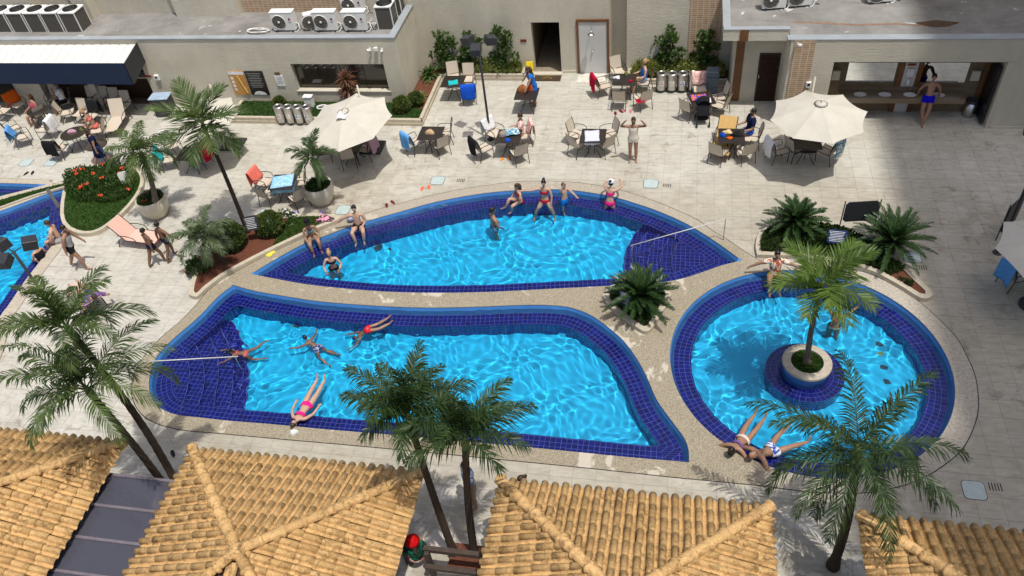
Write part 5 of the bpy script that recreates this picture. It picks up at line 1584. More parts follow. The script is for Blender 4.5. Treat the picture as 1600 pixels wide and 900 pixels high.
# table with beach towel and stroller
table(1096, 154, 'table with an orange and blue beach towel beside the stroller', .25); cloth_on(1092, 153, .725, .55, .4, .2, C_BEACH, 'orange and blue beach towel on the table by the stroller', 0); cloth_on(1106, 158, .725, .22, .3, .1, C_WHITE, 'folded white towel on the table by the stroller', 0, bump=.02)
T = (1097, 170)
chair(1076, 184, T, 'sling chair left of the stroller'); chair(1124, 178, T, 'nearer of two sling chairs right of the stroller'); chair(1121, 166, T, 'further of two sling chairs right of the stroller'); chair(1092, 153, T, 'sling chair with flowered bag behind the beach towel table', C_PINK, 'flowered bag hung behind the beach towel table')
# man in navy
table(1143, 212, 'dark table with a hat where the man in navy sits'); T = (1143, 229)
chair(1122, 252, T, 'sling chair at the near left of the navy man\'s table'); chair(1163, 251, T, 'sling chair at the near right of the navy man\'s table'); chair(1172, 230, T, 'sling chair under the man in navy')
# under the right umbrella
table(1262, 221, 'dark table under the right hand umbrella'); T = (1262, 238)
chair(1214, 250, T, 'sling chair with white towel at the umbrella shadow edge', C_WHITE, 'white towel hung on the chair at the right umbrella'); chair(1240, 246, T, 'sling chair under the left side of the right umbrella')
chair(1290, 250, T, 'sling chair with patterned cloth under the right umbrella', C_MIX, 'patterned cloth on the chair under the right umbrella')
# under the tilted umbrella
table(548, 226, 'dark table in the shade of the tilted umbrella'); T = (548, 243)
chair(510, 250, T, 'sling chair in the left shade of the tilted umbrella', C_ORANGE, 'orange towel on the chair below the tilted umbrella'); chair(574, 246, T, 'sling chair with mauve towel below the tilted umbrella', C_MAUVE, 'mauve towel hung on the chair below the tilted umbrella'); chair(548, 258, T, 'sling chair on the near side below the tilted umbrella')
# under the palm umbrella
table(296, 240, 'dark table in the shade of the umbrella behind the palm'); T = (296, 257)
chair(270, 262, T, 'sling chair with teal cloth below the umbrella behind the palm', C_TEAL, 'teal cloth on the chair below the umbrella behind the palm'); chair(318, 258, T, 'sling chair with red cloth below the umbrella behind the palm', C_RED, 'red cloth on the chair below the umbrella behind the palm'); chair(275, 240, T, 'sling chair with white cloth below the umbrella behind the palm', C_WHITE, 'white cloth on the chair below the umbrella behind the palm'); chair(345, 222, T, 'sling chair at the right shade edge behind the tall palm')
# right edge
chair(1580, 446, (1640, 430), 'sling chair with sky blue towel at the right edge', C_BLUE, 'sky blue towel on the chair at the right edge'); table(1640, 415, 'table under the umbrella at the right edge')
# bar terrace at upper left
table(114, 208, 'round glass table with rim on the bar terrace', 0, .95, M_DGLASS, True); T = (114, 223)
table(58, 172, 'round table beside the orange towel chair on the bar terrace', 0, .8, M_TABLE, True)
chair(12, 186, (60, 190), 'sling chair at the far left edge of the bar terrace'); chair(36, 176, (60, 186), 'sling chair with orange towel on the bar terrace', C_ORANGE, 'orange towel hung on a bar terrace chair')
chair(28, 214, (60, 200), 'sling chair left of the reclined blue towel'); chair(78, 214, (30, 216), 'sling chair with white towel beside the blue towel', C_WHITE, 'white towel hung on a bar terrace chair'); chair(42, 226, (90, 214), 'sling chair with pale blue towel on the bar terrace', C_BLUE, 'blue towel draped over a chair on the bar terrace')
chair(92, 166, -3.0, 'sling chair behind the man in white on the bar terrace'); chair(108, 172, (60, 186), 'sling chair under the man in white tee'); chair(68, 192, (58, 184), 'sling chair under the woman in pale blue')
for k, (x, y, lb) in enumerate(((148, 170, 'first sling chair along the dark bar front'), (167, 171, 'second sling chair along the dark bar front'), (183, 173, 'third sling chair along the dark bar front'), (200, 178, 'last sling chair along the dark bar front'))): chair(x, y, math.pi, lb)
chair(132, 190, math.pi - .1, 'sling chair left of the black bag on the bar terrace'); chair(150, 194, math.pi - .1, 'sling chair with black bag on the bar terrace', C_BLACK, 'black bag hung on a bar terrace chair')
chair(112, 188, (150, 180), 'sling chair turned away below the man in white'); chair(160, 216, T, 'sling chair under the blonde woman in a bikini'); chair(100, 244, (120, 222), 'sling chair with clothes nearest the far pool', C_BLACK, 'dark clothes on the chair nearest the far pool')
table(150, 226, 'glass table in front of the blonde woman', 0, .8, M_DGLASS, True)

# loungers
M_PINKSL = simple('pale_pink_sling', rgb(222, 180, 164), .85, vs=12, va=.1); M_WICK = simple('honey_wicker', rgb(198, 160, 96), .7, vs=40, va=.25, bs=60, ba=.4)
def lounger(px, py, rz, label, mat, back=.85, arms=True, leg=.34):
    g = G(px, py); root = empty('sun_lounger', (g.x, g.y, 0), rz, label, 'sun lounger', 'sun loungers on the deck')
    m = MB(); m.smooth = True
    bx = .15
    m.grid(lambda u, v: (bx + (1.25 - bx)*v, (u-.5)*.60, leg + .01*math.sin(6*v)), 4, 8); m.grid(lambda u, v: (bx + (1.25-bx)*v, (u-.5)*.60, leg - .02 + .01*math.sin(6*v)), 4, 8); m.build('seat_sling', mat, root)
    m = MB(); m.smooth = True
    m.grid(lambda u, v: (bx - .72*math.cos(back)*v, (u-.5)*.60, leg + .72*math.sin(back)*v), 4, 6); m.grid(lambda u, v: (bx + .02 - .72*math.cos(back)*v, (u-.5)*.60, leg - .02 + .72*math.sin(back)*v), 4, 6); m.build('backrest', mat, root)
    for s in (-1, 1):
        m = MB(); m.smooth = True; m.tube([(1.27, s*.31, leg), (bx, s*.31, leg), (bx - .72*math.cos(back), s*.31, leg + .72*math.sin(back))], .016, 6); m.build('side_rail', M_FRAME, root)
        for x in (1.05, -.25):
            m = MB(); m.tube([(x, s*.31, 0), (x - .1 if x > 0 else x + .15, s*.31, leg)], .015, 6); m.build('leg', M_FRAME, root)
        m = MB(); m.tube([(-.25, s*.31, .02), (bx, s*.31, leg)], .012, 6); m.build('brace', M_FRAME, root)
        if arms:
            m = MB(); m.smooth = True; m.tube([(.62, s*.33, leg), (.55, s*.34, leg + .17), (.30, s*.34, leg + .22), (-.05, s*.33, leg + .2)], .014, 6); m.build('armrest', M_FRAME, root)
    return root
g1, g2 = G(196, 374), G(245, 380); lounger(205, 378, math.atan2(g2.y-g1.y, g2.x-g1.x), 'pale pink sling lounger behind the two walking boys', M_PINKSL, .95)
lounger(1133, 222, -1.75, 'honey wicker lounger left of the man in navy', M_WICK, .75)
lounger(150, 484, 2.6, 'sling lounger behind the palm crown at left', M_PINKSL, .5)
lounger(193, 190, -1.4, 'upright sling lounger at the end of the bar front', M_SLING, 1.15)
# ------------------------------------------------------------------ people
def skin_mat(name, c):
    s = NT(name); s.set(0.5, 0, 0.35); v = s.pos()
    s.col(s.ramp(s.noise(v, 9, 3), [(0.3, sc(c, .88)), (0.7, sc(c, 1.08))]))
    s.p.inputs['Subsurface Weight'].default_value = 0.0
    return s.m
SK = {'light': skin_mat('light_skin', (0.50, 0.31, 0.225, 1)), 'tan': skin_mat('tanned_skin', (0.33, 0.185, 0.118, 1)), 'brown': skin_mat('brown_skin', (0.17, 0.085, 0.052, 1))}
M_EYE = simple('dark_eye', (0.02, 0.014, 0.012, 1), .2); M_LIP = simple('lip', (0.36, 0.12, 0.10, 1), .5)
HAIR = {'black': simple('black_hair', (0.012, 0.010, 0.009, 1), .45, vs=40, va=.4), 'brown': simple('brown_hair', (0.05, 0.028, 0.016, 1), .5, vs=40, va=.4), 'blonde': simple('blonde_hair', (0.42, 0.27, 0.13, 1), .5, vs=40, va=.3)}
def fab(name, c, stripe=None): return cloth_mat(name, c, stripe)
V3 = lambda *a: Vector(a)
POSES = {
 'stand': dict(),
 'walk': dict(ual=(-.22, .35, -1), ual2=0, fal=(-.1, .6, -1), uar=(.22, -.35, -1), far=(.12, -.1, -1), thl=(-.05, -.38, -1), shl=(0, -.55, -1), thr=(.05, .42, -1), shr=(0, .05, -1)),
 'walk2': dict(ual=(-.25, -.3, -1), fal=(-.15, 0, -1), uar=(.45, .3, -1), far=(.35, .5, -.6), thl=(-.05, .40, -1), shl=(0, -.05, -1), thr=(.05, -.30, -1), shr=(0, -.6, -1)),
 'hands_head': dict(ual=(-1, .25, .15), fal=(.62, .25, .95), uar=(1, .25, .15), far=(-.62, .25, .95), thl=(-.03, .04, -1), thr=(.03, .12, -1), shr=(0, -.12, -1)),
 'sit': dict(torso=(0, -.08, 1), thl=(-.12, 1, -.08), shl=(0, .12, -1), thr=(.12, 1, -.08), shr=(0, .1, -1), ual=(-.25, .25, -1), fal=(.15, 1, -.1), uar=(.25, .25, -1), far=(-.15, 1, -.1)),
 'edge': dict(torso=(0, .10, 1), thl=(-.15, .95, .22), shl=(.05, .05, -1), thr=(.15, .95, .18), shr=(-.05, .12, -1), ual=(-.35, .3, -1), fal=(.3, .7, -.5), uar=(.35, .3, -1), far=(-.3, .7, -.5)),
 'edge_lean': dict(torso=(0, -.06, 1), thl=(-.22, .92, .28), shl=(.12, .05, -1), thr=(.22, .92, .25), shr=(-.14, .1, -1), ual=(-.3, .1, -1), fal=(.5, .6, -.4), uar=(1, -.1, -.45), far=(1, -.1, -.7)),
 'lean_back': dict(torso=(0, -.2, 1), thl=(-.02, .3, -1), shl=(.1, .22, -1), thr=(.02, .3, -1), shr=(-.18, .22, -1), ual=(-.45, -.35, -1), fal=(-.1, -.2, -1), uar=(.45, -.35, -1), far=(.1, -.2, -1)),
 'wade': dict(ual=(-.5, .3, -.9), fal=(.4, .8, -.4), uar=(.5, .3, -.9), far=(-.3, .8, -.3), thl=(-.06, .1, -1), thr=(.06, -.02, -1)),
 'reach_edge': dict(torso=(0, .22, 1), ual=(-.5, .9, .1), fal=(.5, .8, .15), uar=(.5, .9, .1), far=(-.4, .8, .15), thl=(-.12, -.1, -1), shl=(0, -.3, -1), thr=(.15, .1, -1), shr=(0, -.25, -1)),
 'straddle': dict(thl=(-.5, .55, -1), shl=(-.15, .05, -1), thr=(.5, .55, -1), shr=(.15, .05, -1), ual=(-.3, .2, -1), fal=(.1, .3, -1), uar=(.8, .25, -.1), far=(.7, .3, .2)),
 'float_back': dict(torso=(0, -1, .12), head=(0, -1, .35), thl=(-.06, 1, .02), shl=(0, 1, 0), thr=(.06, 1, .05), shr=(0, 1, 0), ual=(-.45, .7, -.1), fal=(-.1, .9, 0), uar=(.45, .7, -.1), far=(.1, .9, 0), foot=(0, .5, .9)),
 'recline': dict(torso=(0, -1, .45), head=(0, -.8, .7), thl=(-.08, 1, .05), shl=(0, 1, -.15), thr=(.1, 1, .08), shr=(0, 1, -.12), ual=(-.7, -.2, -.5), fal=(-.1, .6, -.4), uar=(.7, -.2, -.5), far=(.1, .6, -.4), foot=(0, .5, .8)),
 'swim': dict(torso=(0, 1, .52), head=(0, .6, .9), thl=(-.3, -.6, -.8), shl=(-.1, -1, -.5), thr=(.25, -.5, -.9), shr=(.3, -1, -.3), ual=(-.8, .6, -.35), fal=(-.6, .8, .1), uar=(.8, .3, -.5), far=(.7, .5, -.1), foot=(0, -1, 0)),
 'dive': dict(torso=(0, .8, -.75), head=(0, 1, -.5), thl=(-.15, -1, .12), shl=(.15, -.7, .1), thr=(.15, -1, .05), shr=(.05, -.9, .35), ual=(-.5, .8, -.6), fal=(-.2, 1, -.4), uar=(.5, .8, -.6), far=(.2, 1, -.4), foot=(0, -.6, .5)),
}
DEF = dict(torso=(0, 0, 1), head=None, ual=(-.2, .05, -1), fal=(-.08, .15, -1), uar=(.2, .05, -1), far=(.08, .15, -1), thl=(-.03, .03, -1), shl=(0, -.03, -1), thr=(.03, .03, -1), shr=(0, -.03, -1), foot=None)
_people = []
def person(label, loc, rz, pose, H=1.7, skin='light', hair='brown', hairstyle='short', top=None, bottom=None, btype='trunks', ttype='tee', anchor='feet', female=False, hat=None, extra=None, **over):
    """loc: world point of the feet (lowest toe) or of the pelvis"""
    p = dict(DEF); p.update(POSES[pose]); p.update(over); k = H / 1.7
    N = lambda v: Vector(v).normalized()
    J = {}; pel = V3(0, 0, 0); t = N(p['torso'])
    right = V3(1, 0, 0); fwd = right.cross(t) * -1
    if fwd.length < 1e-4: fwd = V3(0, 1, 0)
    fwd = t.cross(right); fwd = V3(0, 1, 0) if fwd.length < .01 else fwd.normalized()
    hw, sw = (.088, .165) if female else (.085, .185)
    J['pel'] = pel; J['spi'] = pel + t*.17*k; J['che'] = pel + t*.36*k; J['nec'] = pel + t*.50*k
    hd = N(p['head']) if p['head'] else (t + V3(0, .05, .25)).normalized()
    J['hb'] = J['nec'] + (hd*.6 + t*.4)*.075*k; J['hc'] = J['nec'] + hd*.195*k
    J['top'] = J['nec'] + hd*.21*k
    foot0 = p['foot']
    for s, q in ((-1, 'l'), (1, 'r')):
        sh = J['che'] + right*s*sw*k + t*.085*k; J['sh'+q] = sh
        J['cl'+q] = J['che'] + right*s*sw*.5*k + t*.10*k
        J['el'+q] = sh + N(p['ua'+q])*.285*k; J['wr'+q] = J['el'+q] + N(p['fa'+q])*.25*k; J['ha'+q] = J['wr'+q] + N(p['fa'+q])*.075*k
        hi = pel + right*s*hw*k - t*.04*k; J['hi'+q] = hi
        J['kn'+q] = hi + N(p['th'+q])*.43*k; J['mc'+q] = J['kn'+q] + N(p['sh'+q])*.15*k + V3(0, 0, 0); J['an'+q] = J['kn'+q] + N(p['sh'+q])*.41*k
        f = N(foot0) if foot0 else (V3(s*.15, 1, -.15) if True else 0); f = Vector(f).normalized()
        J['he'+q] = J['an'+q] + N(p['sh'+q])*.045*k; J['to'+q] = J['he'+q] + f*.19*k
    fem = 1.0
    RAD = dict(pel=.118 if not female else .125, spi=.102 if not female else .09, che=.128 if not female else .112, nec=.052, hb=.05, shl=.060, shr=.060, cll=.075, clr=.075, ell=.042, elr=.042, wrl=.027, wrr=.027, hal=.030, har=.030, hil=.094, hir=.094, knl=.056, knr=.056, mcl=.058, mcr=.058, anl=.035, anr=.035, hel=.036, her=.036, tol=.026, tor=.026)
    for q in ('shl', 'shr', 'ell', 'elr', 'wrl', 'wrr', 'hil', 'hir', 'knl', 'knr', 'mcl', 'mcr', 'anl', 'anr', 'spi'): RAD[q] *= 1.18
    if female:
        for q in 'lr': RAD['sh'+q] = .058; RAD['el'+q] = .043
    names = list(RAD); idx = {n: i for i, n in enumerate(names)}
    E = [('pel', 'spi'), ('spi', 'che'), ('che', 'nec'), ('nec', 'hb')]
    for q in 'lr': E += [('che', 'cl'+q), ('cl'+q, 'sh'+q), ('sh'+q, 'el'+q), ('el'+q, 'wr'+q), ('wr'+q, 'ha'+q), ('pel', 'hi'+q), ('hi'+q, 'kn'+q), ('kn'+q, 'mc'+q), ('mc'+q, 'an'+q), ('an'+q, 'he'+q), ('he'+q, 'to'+q)]
    me = bpy.data.meshes.new('body'); me.from_pydata([tuple(J[n]) for n in names], [(idx[a], idx[b]) for a, b in E], [])
    o = bpy.data.objects.new('skeleton', me); COL.objects.link(o)
    md = o.modifiers.new('skin', 'SKIN'); md.branch_smoothing = .6
    for i, n in enumerate(names):
        sv = me.skin_vertices[0].data[i]; r = RAD[n]*k; sv.radius = (r, r); sv.use_root = (n == 'pel')
    s2 = o.modifiers.new('sub', 'SUBSURF'); s2.levels = 1; s2.render_levels = 1
    low = min(min(J['to'+q].z - .026*k, J['he'+q].z - .036*k) for q in 'lr')
    z = loc[2] - low if anchor == 'feet' else loc[2]
    if anchor == 'feet':
        fc = (J['hel'] + J['her'])/2; fc = Matrix.Rotation(rz, 3, 'Z') @ fc; xy = (loc[0] - fc.x, loc[1] - fc.y)
    else: xy = (loc[0], loc[1])
    _people.append(dict(o=o, J=J, k=k, t=t, fwd=fwd, right=right, hd=hd, loc=(xy[0], xy[1], z), rz=rz, label=label, skin=skin, hair=hair, hs=hairstyle, top=top, bottom=bottom, bt=btype, tt=ttype, female=female, hat=hat, extra=extra, p=p))

def frame3(up, fwd):
    u = up.normalized(); r = fwd.cross(u)
    if r.length < 1e-3: r = V3(1, 0, 0)
    r.normalize(); f = u.cross(r); return Matrix((r, f, u)).transposed()
def ell_stack(m, rings, n=14, cap=False):
    """rings: (centre, frame, rx, ry)"""
    b = len(m.v)
    for c, F, rx, ry in rings:
        for q in range(n):
            a = 2*math.pi*q/n; m.v.append(tuple(c + F @ V3(rx*math.cos(a), ry*math.sin(a), 0)))
    for i in range(len(rings)-1):
        for q in range(n): a = b+i*n+q; c2 = b+i*n+(q+1) % n; m.face((a, c2, c2+n, a+n))
def finish_people():

    dg = bpy.context.evaluated_depsgraph_get()
    for P_ in _people:
        ev = P_['o'].evaluated_get(dg); em = ev.to_mesh(); J, k = P_['J'], P_['k']
        m = MB(); m.smooth = True; m.v = [tuple(v.co) for v in em.vertices]
        for p in em.polygons: m.face(tuple(p.vertices))
        ev.to_mesh_clear()
        hd = P_['hd']; fd = (P_['fwd'] - hd*P_['fwd'].dot(hd));
        fd = fd.normalized() if fd.length > .2 else V3(0, 0, 1)
        F = frame3(hd, fd); c = J['hc']
        # head with jaw, nose, ears
        b = len(m.v); nu, nv = 14, 10; hb = len(m.f)
        for j in range(nv + 1):
            th = math.pi*j/nv
            for q in range(nu):
                a = 2*math.pi*q/nu; x = math.sin(th)*math.cos(a); y = math.sin(th)*math.sin(a); zz = math.cos(th)
                jaw = 1 - .28*max(0, -zz)**1.3; pt = V3(x*.074*jaw, y*.094*(1 - .12*max(0, -zz)) + (.012 if y > .5 and zz < 0 else 0), zz*.112)
                if y > .96 and abs(zz) < .35: pt.y += .020 - .02*zz
                m.v.append(tuple(c + F @ (pt*k)))
        for j in range(nv):
            for q in range(nu): m.face((b+j*nu+q, b+(j+1)*nu+q, b+(j+1)*nu+(q+1) % nu, b+j*nu+(q+1) % nu))
        for s in (-1, 1): m.ball(c + F @ (V3(s*.076, -.005, -.005)*k), (.010*k, .018*k, .028*k), 6, 5, F)
        m.m = 1
        for s in (-1, 1): m.ball(c + F @ (V3(s*.028, .083, .012)*k), .011*k, 6, 4)
        m.m = 2; m.ball(c + F @ (V3(0, .086, -.052)*k), (.024*k, .012*k, .008*k), 6, 4, F); m.m = 0
        # hands: four fingers and a thumb
        for q, s in (('l', -1), ('r', 1)):
            d = (J['ha'+q] - J['wr'+q]).normalized(); sd = d.cross(V3(0, 0, 1)); sd = sd.normalized() if sd.length > .1 else V3(0, 1, 0); up = sd.cross(d)
            for i, L in enumerate((.062, .072, .068, .052)):
                b0 = J['ha'+q] + sd*(i-1.5)*.017*k; b1 = b0 + d*L*.55*k - up*.008*k; b2 = b1 + (d*.8 - up*.6).normalized()*L*.5*k
                m.tube([b0 - d*.01*k, b1, b2], [.0095*k, .0085*k, .006*k], 5)
            tb = J['wr'+q] + d*.035*k + sd*.025*k*-s; t2 = tb + (d*.7 - sd*.7*s).normalized()*.035*k; m.tube([tb, t2, t2 + d*.028*k], [.012*k, .010*k, .007*k], 5)
        root = empty('person', P_['loc'], P_['rz'], P_['label'], 'person')
        body = m.build('body', [SK[P_['skin']], M_EYE, M_LIP], root)
        bpy.data.objects.remove(P_['o'])
        # hair
        if P_['hs']:
            h = MB(); h.smooth = True; nu, nv = 16, 8; rng = P_['hs']
            for j in range(nv + 1):
                th = (math.pi*.60)*j/nv
                for q in range(nu):
                    a = 2*math.pi*q/nu; front = max(0, math.sin(a)); tt = th*(1 - .40*front) ; g = 1 + .03*math.sin(5*a + j)
                    h.v.append(tuple(c + F @ (V3(math.sin(tt)*math.cos(a)*.083*g, math.sin(tt)*math.sin(a)*.103*g - .006, math.cos(tt)*.122*g)*k)))
            for j in range(nv):
                for q in range(nu): h.face((j*nu+q, (j+1)*nu+q, (j+1)*nu+(q+1) % nu, j*nu+(q+1) % nu))
            if rng == 'long':
                pts = [c + F @ (V3(0, -.075, .02)*k), c + F @ (V3(0, -.10, -.08)*k), J['nec'] - P_['fwd']*.085*k, J['che'] - P_['fwd']*.13*k - P_['t']*.0*k]
                h.tube(pts, [.07*k, .075*k, .065*k, .03*k], 10)
            elif rng == 'bun': h.ball(c + F @ (V3(0, -.07, .10)*k), .05*k, 10, 7)
            elif rng == 'tail': h.tube([c + F @ (V3(0, -.09, .05)*k), c + F @ (V3(0, -.15, .0)*k), c + F @ (V3(0, -.13, -.14)*k)], [.03*k, .03*k, .01*k], 8)
            h.build('hair', HAIR[P_['hair']], root)
        T = frame3(P_['t'], P_['fwd']); fem = P_['female']
        at = lambda f: J['pel'] + P_['t']*f*k
        ww = .165 if fem else .160
        def ring(f, rx, ry, fo=0.0): return (at(f) + P_['fwd']*fo, T, rx*k, ry*k)
        def thigh(m2, q, L, r0=.108, r1=.088):
            d = (J['kn'+q] - J['hi'+q]); m2.tube([J['hi'+q] + P_['t']*.03*k, J['hi'+q] + d*L*.5, J['hi'+q] + d*L], [r0*k, (r0+r1)/2*k, r1*k], 12, cap=False)
        if P_['bottom']:
            m2 = MB(); m2.smooth = True
            if P_['bt'] == 'brief': ell_stack(m2, [ring(-.135, .07, .085), ring(-.09, .155, .125), ring(-.03, .188, .138), ring(.05, .165, .122)])
            else:
                L = {'trunks': .42, 'short': .28, 'long': .95}.get(P_['bt'], .42)
                ell_stack(m2, [ring(-.10, .16, .12), ring(-.04, .19, .138), ring(.03, .178, .13), ring(.09, .155, .118)])
                for q in 'lr': thigh(m2, q, L, .112, .098 if L < .6 else .075)
            m2.build({'brief': 'swim_briefs'}.get(P_['bt'], 'shorts'), P_['bottom'], root)
        if P_['top']:
            m2 = MB(); m2.smooth = True; tt = P_['tt']
            if tt == 'bikini': ell_stack(m2, [ring(.285, .140, .120), ring(.33, .150, .135, .006), ring(.385, .142, .122)])
            else:
                lo = {'tee': -.02, 'dress': -.02, 'tank': .0, 'suit': -.14}.get(tt, 0)
                rs = [ring(.02, .172, .135), ring(.12, .152, .122), ring(.24, .158, .13), ring(.35, .172, .142), ring(.44, .185, .118), ring(.495, .11, .085)]
                if tt == 'suit': rs = [ring(-.135, .07, .085), ring(-.09, .155, .125), ring(-.03, .188, .138)] + rs[1:5]
                if tt == 'tank': rs = rs[:4] + [ring(.43, .15, .118)]
                if tt == 'dress':
                    dn = ((J['knl'] + J['knr'])/2 - J['pel']); kd = dn.normalized(); F2 = frame3(-kd, P_['fwd'] if abs(kd.dot(P_['fwd'])) < .8 else P_['t'])
                    rs = [(J['pel'] + dn*.95, F2, .24*k, .19*k), (J['pel'] + dn*.5, F2, .215*k, .17*k), ring(-.05, .195, .15)] + rs
                ell_stack(m2, rs)
                if tt in ('tee', 'dress'):
                    for q in 'lr':
                        d = J['el'+q] - J['sh'+q]; m2.tube([J['cl'+q], J['sh'+q], J['sh'+q] + d*(.62 if tt == 'tee' else .25)], [.075*k, .078*k, .066*k], 10, cap=False)
            m2.build({'bikini': 'bikini_top', 'dress': 'dress', 'suit': 'swimsuit'}.get(tt, 'shirt'), P_['top'], root)
        if P_['hat']:
            m2 = MB(); m2.smooth = True; kind, hm = P_['hat']
            br = .17 if kind == 'sun' else .105
            m2.lathe([(br*k, .035*k), (.10*k, .055*k), (.094*k, .10*k), (.07*k, .14*k), (.005, .15*k)], c, 18, axis=F)
            if kind == 'cap': m2.box(c + F @ (V3(0, .14, .05)*k), (.14*k, .12*k, .012*k), F)
            m2.build('hat', hm, root)
        for ch in root.children: ch.cycles.is_caustics_receiver = True
F_ = lambda n, r, g, b, st=None: fab(n, rgb(r, g, b), st)
BLK = C_BLACK; NAVY = F_('navy_cotton', 24, 30, 62); HOTP = F_('hot_pink_swimwear', 240, 40, 130); REDB = F_('red_swimwear', 214, 36, 58); BLUET = F_('bright_blue_trunks', 30, 120, 200); ROY = F_('royal_blue_trunks', 20, 20, 190)
CREAMF = F_('cream_linen', 224, 214, 196); GREYT = F_('grey_marl', 168, 170, 172); FLOR = fab('floral_shirt', rgb(224, 216, 196), rgb(170, 84, 60)); WHT = C_WHITE; OLIVE = F_('olive_shorts', 120, 112, 60); SALM = F_('salmon_bikini', 236, 120, 110)
TEALB = F_('grey_green_bikini', 130, 160, 150); PATT = fab('patterned_trunks', rgb(220, 224, 232), rgb(50, 80, 160)); DENIM = F_('pale_denim', 150, 176, 210); BLUTOP = fab('blue_top', rgb(40, 110, 190)); PUR = F_('purple_print', 120, 90, 150)
def gz(x, y, z=0.0): return G(x, y, z)
# --- deck
person('woman in a cream playsuit standing with both hands on her head', gz(989, 251), math.pi + .05, 'hands_head', 1.66, 'tan', 'brown', 'long', CREAMF, CREAMF, 'short', 'tank', female=True)
person('bare chested man in royal blue trunks leaning on the washbasins', gz(1440, 196), math.pi - .15, 'lean_back', 1.74, 'tan', 'black', 'short', None, ROY, 'short', thl=(-.02, .32, -1), shl=(.25, .2, -1), shr=(-.25, .2, -1))
g_ = gz(1169, 222); person('man in navy tee and blue shorts sitting at a table', (g_.x, g_.y, .50), 1.9, 'sit', 1.76, 'tan', 'black', 'short', NAVY, F_('mid_blue_shorts', 60, 96, 190), 'trunks', 'tee', anchor='pelvis')
g_ = gz(1005, 140); person('blonde woman in blue top sitting beside the recycling bins', (g_.x, g_.y, .50), 1.95, 'sit', 1.66, 'light', 'blonde', 'tail', BLUTOP, DENIM, 'short', 'tank', anchor='pelvis', female=True)
person('woman in a blue dress leaning over the table by the entrance', gz(836, 164), 2.0, 'stand', 1.6, 'tan', 'brown', 'long', BLUTOP, BLUTOP, 'trunks', 'dress', female=True, torso=(0, .25, 1), ual=(-.5, .5, -.8), fal=(-.3, .6, -.7), uar=(.6, .2, -.7), far=(.2, .5, -.8))
g_ = gz(815, 224); person('person with pink wrap sitting at the cluttered table', (g_.x, g_.y, .50), 1.7, 'sit', 1.6, 'light', 'brown', 'bun', C_PINK, C_PINK, 'short', 'tee', anchor='pelvis', female=True)
person('barefoot man in grey tank and black shorts striding by the left pool', gz(125, 419), -1.35, 'walk', 1.76, 'tan', 'black', 'short', GREYT, BLK, 'trunks', 'tank', torso=(0, .22, 1))
person('left of the two boys walking in dark trunks, seen from behind', gz(247, 414), -.42, 'walk', 1.45, 'brown', 'black', 'short', None, NAVY, 'short')
person('right of the two boys walking in dark trunks, arm out', gz(268, 405), -.40, 'walk2', 1.45, 'brown', 'black', 'short', None, NAVY, 'short', uar=(.9, .2, -.6), far=(.9, .3, -.4))
person('woman in a dark blue dress standing by the bar tables', gz(163, 262), -.6, 'walk', 1.64, 'tan', 'brown', 'bun', NAVY, F_('dark_denim', 40, 60, 100), 'long', 'dress', female=True)
g_ = gz(157, 212); person('blonde woman in a bikini sitting on the bar terrace', (g_.x, g_.y, .50), 1.8, 'sit', 1.64, 'tan', 'blonde', 'bun', SALM, SALM, 'brief', 'bikini', anchor='pelvis', female=True, torso=(0, .35, 1))
g_ = gz(66, 190); person('woman in pink top and pale shorts sitting on the bar terrace', (g_.x, g_.y, .50), 2.9, 'sit', 1.64, 'tan', 'brown', 'long', F_('rose_top', 200, 90, 110), DENIM, 'short', 'tank', anchor='pelvis', female=True)
g_ = gz(107, 172); person('man in white tee resting his head on his hand at the bar', (g_.x, g_.y, .50), 2.3, 'sit', 1.76, 'tan', 'black', 'short', WHT, BLK, 'long', 'tee', anchor='pelvis', ual=(.0, .8, -.5), fal=(.1, -.1, 1))
g_ = gz(300, 250); person('man in white tee sitting under the umbrella behind the palm', (g_.x + .5, g_.y + .6, .50), 2.9, 'sit', 1.72, 'tan', 'black', 'short', WHT, NAVY, 'trunks', 'tee', anchor='pelvis')
g_ = gz(530, 246); person('person in orange top sitting under the tilted umbrella', (g_.x, g_.y, .50), -.9, 'sit', 1.68, 'tan', 'black', 'short', C_ORANGE, NAVY, 'trunks', 'tee', anchor='pelvis')
g_ = gz(150, 480); person('person in blue shorts reclining on the lounger behind the palm', (g_.x, g_.y, .47), 1.05, 'recline', 1.72, 'light', 'brown', 'short', PUR, ROY, 'trunks', 'tee', anchor='pelvis')
# --- near edge
person('person in white striped tee and sandals behind the twin palms', gz(742, 790), 2.2, 'stand', 1.72, 'tan', 'black', 'short', fab('white_blue_stripe', (.75, .76, .8, 1), rgb(110, 140, 190)), F_('khaki_shorts', 170, 150, 120), 'trunks', 'tee')
g_ = gz(652, 868, .5); person('person in red sun hat and dark print top sitting below the roof', (g_.x, g_.y, .50), .6, 'sit', 1.66, 'tan', 'brown', 'long', fab('dark_tropical_print', (.02, .02, .02, 1), rgb(20, 110, 80)), C_PINK, 'trunks', 'tee', anchor='pelvis', female=True, hat=('sun', F_('red_hat_felt', 204, 24, 28)))
g_ = gz(817, 775, .85); person('bare shouldered woman with tied hair behind the middle roof', (g_.x, g_.y + .05, .78), 2.4, 'stand', 1.64, 'light', 'brown', 'tail', SALM, SALM, 'brief', 'bikini', anchor='pelvis', female=True)
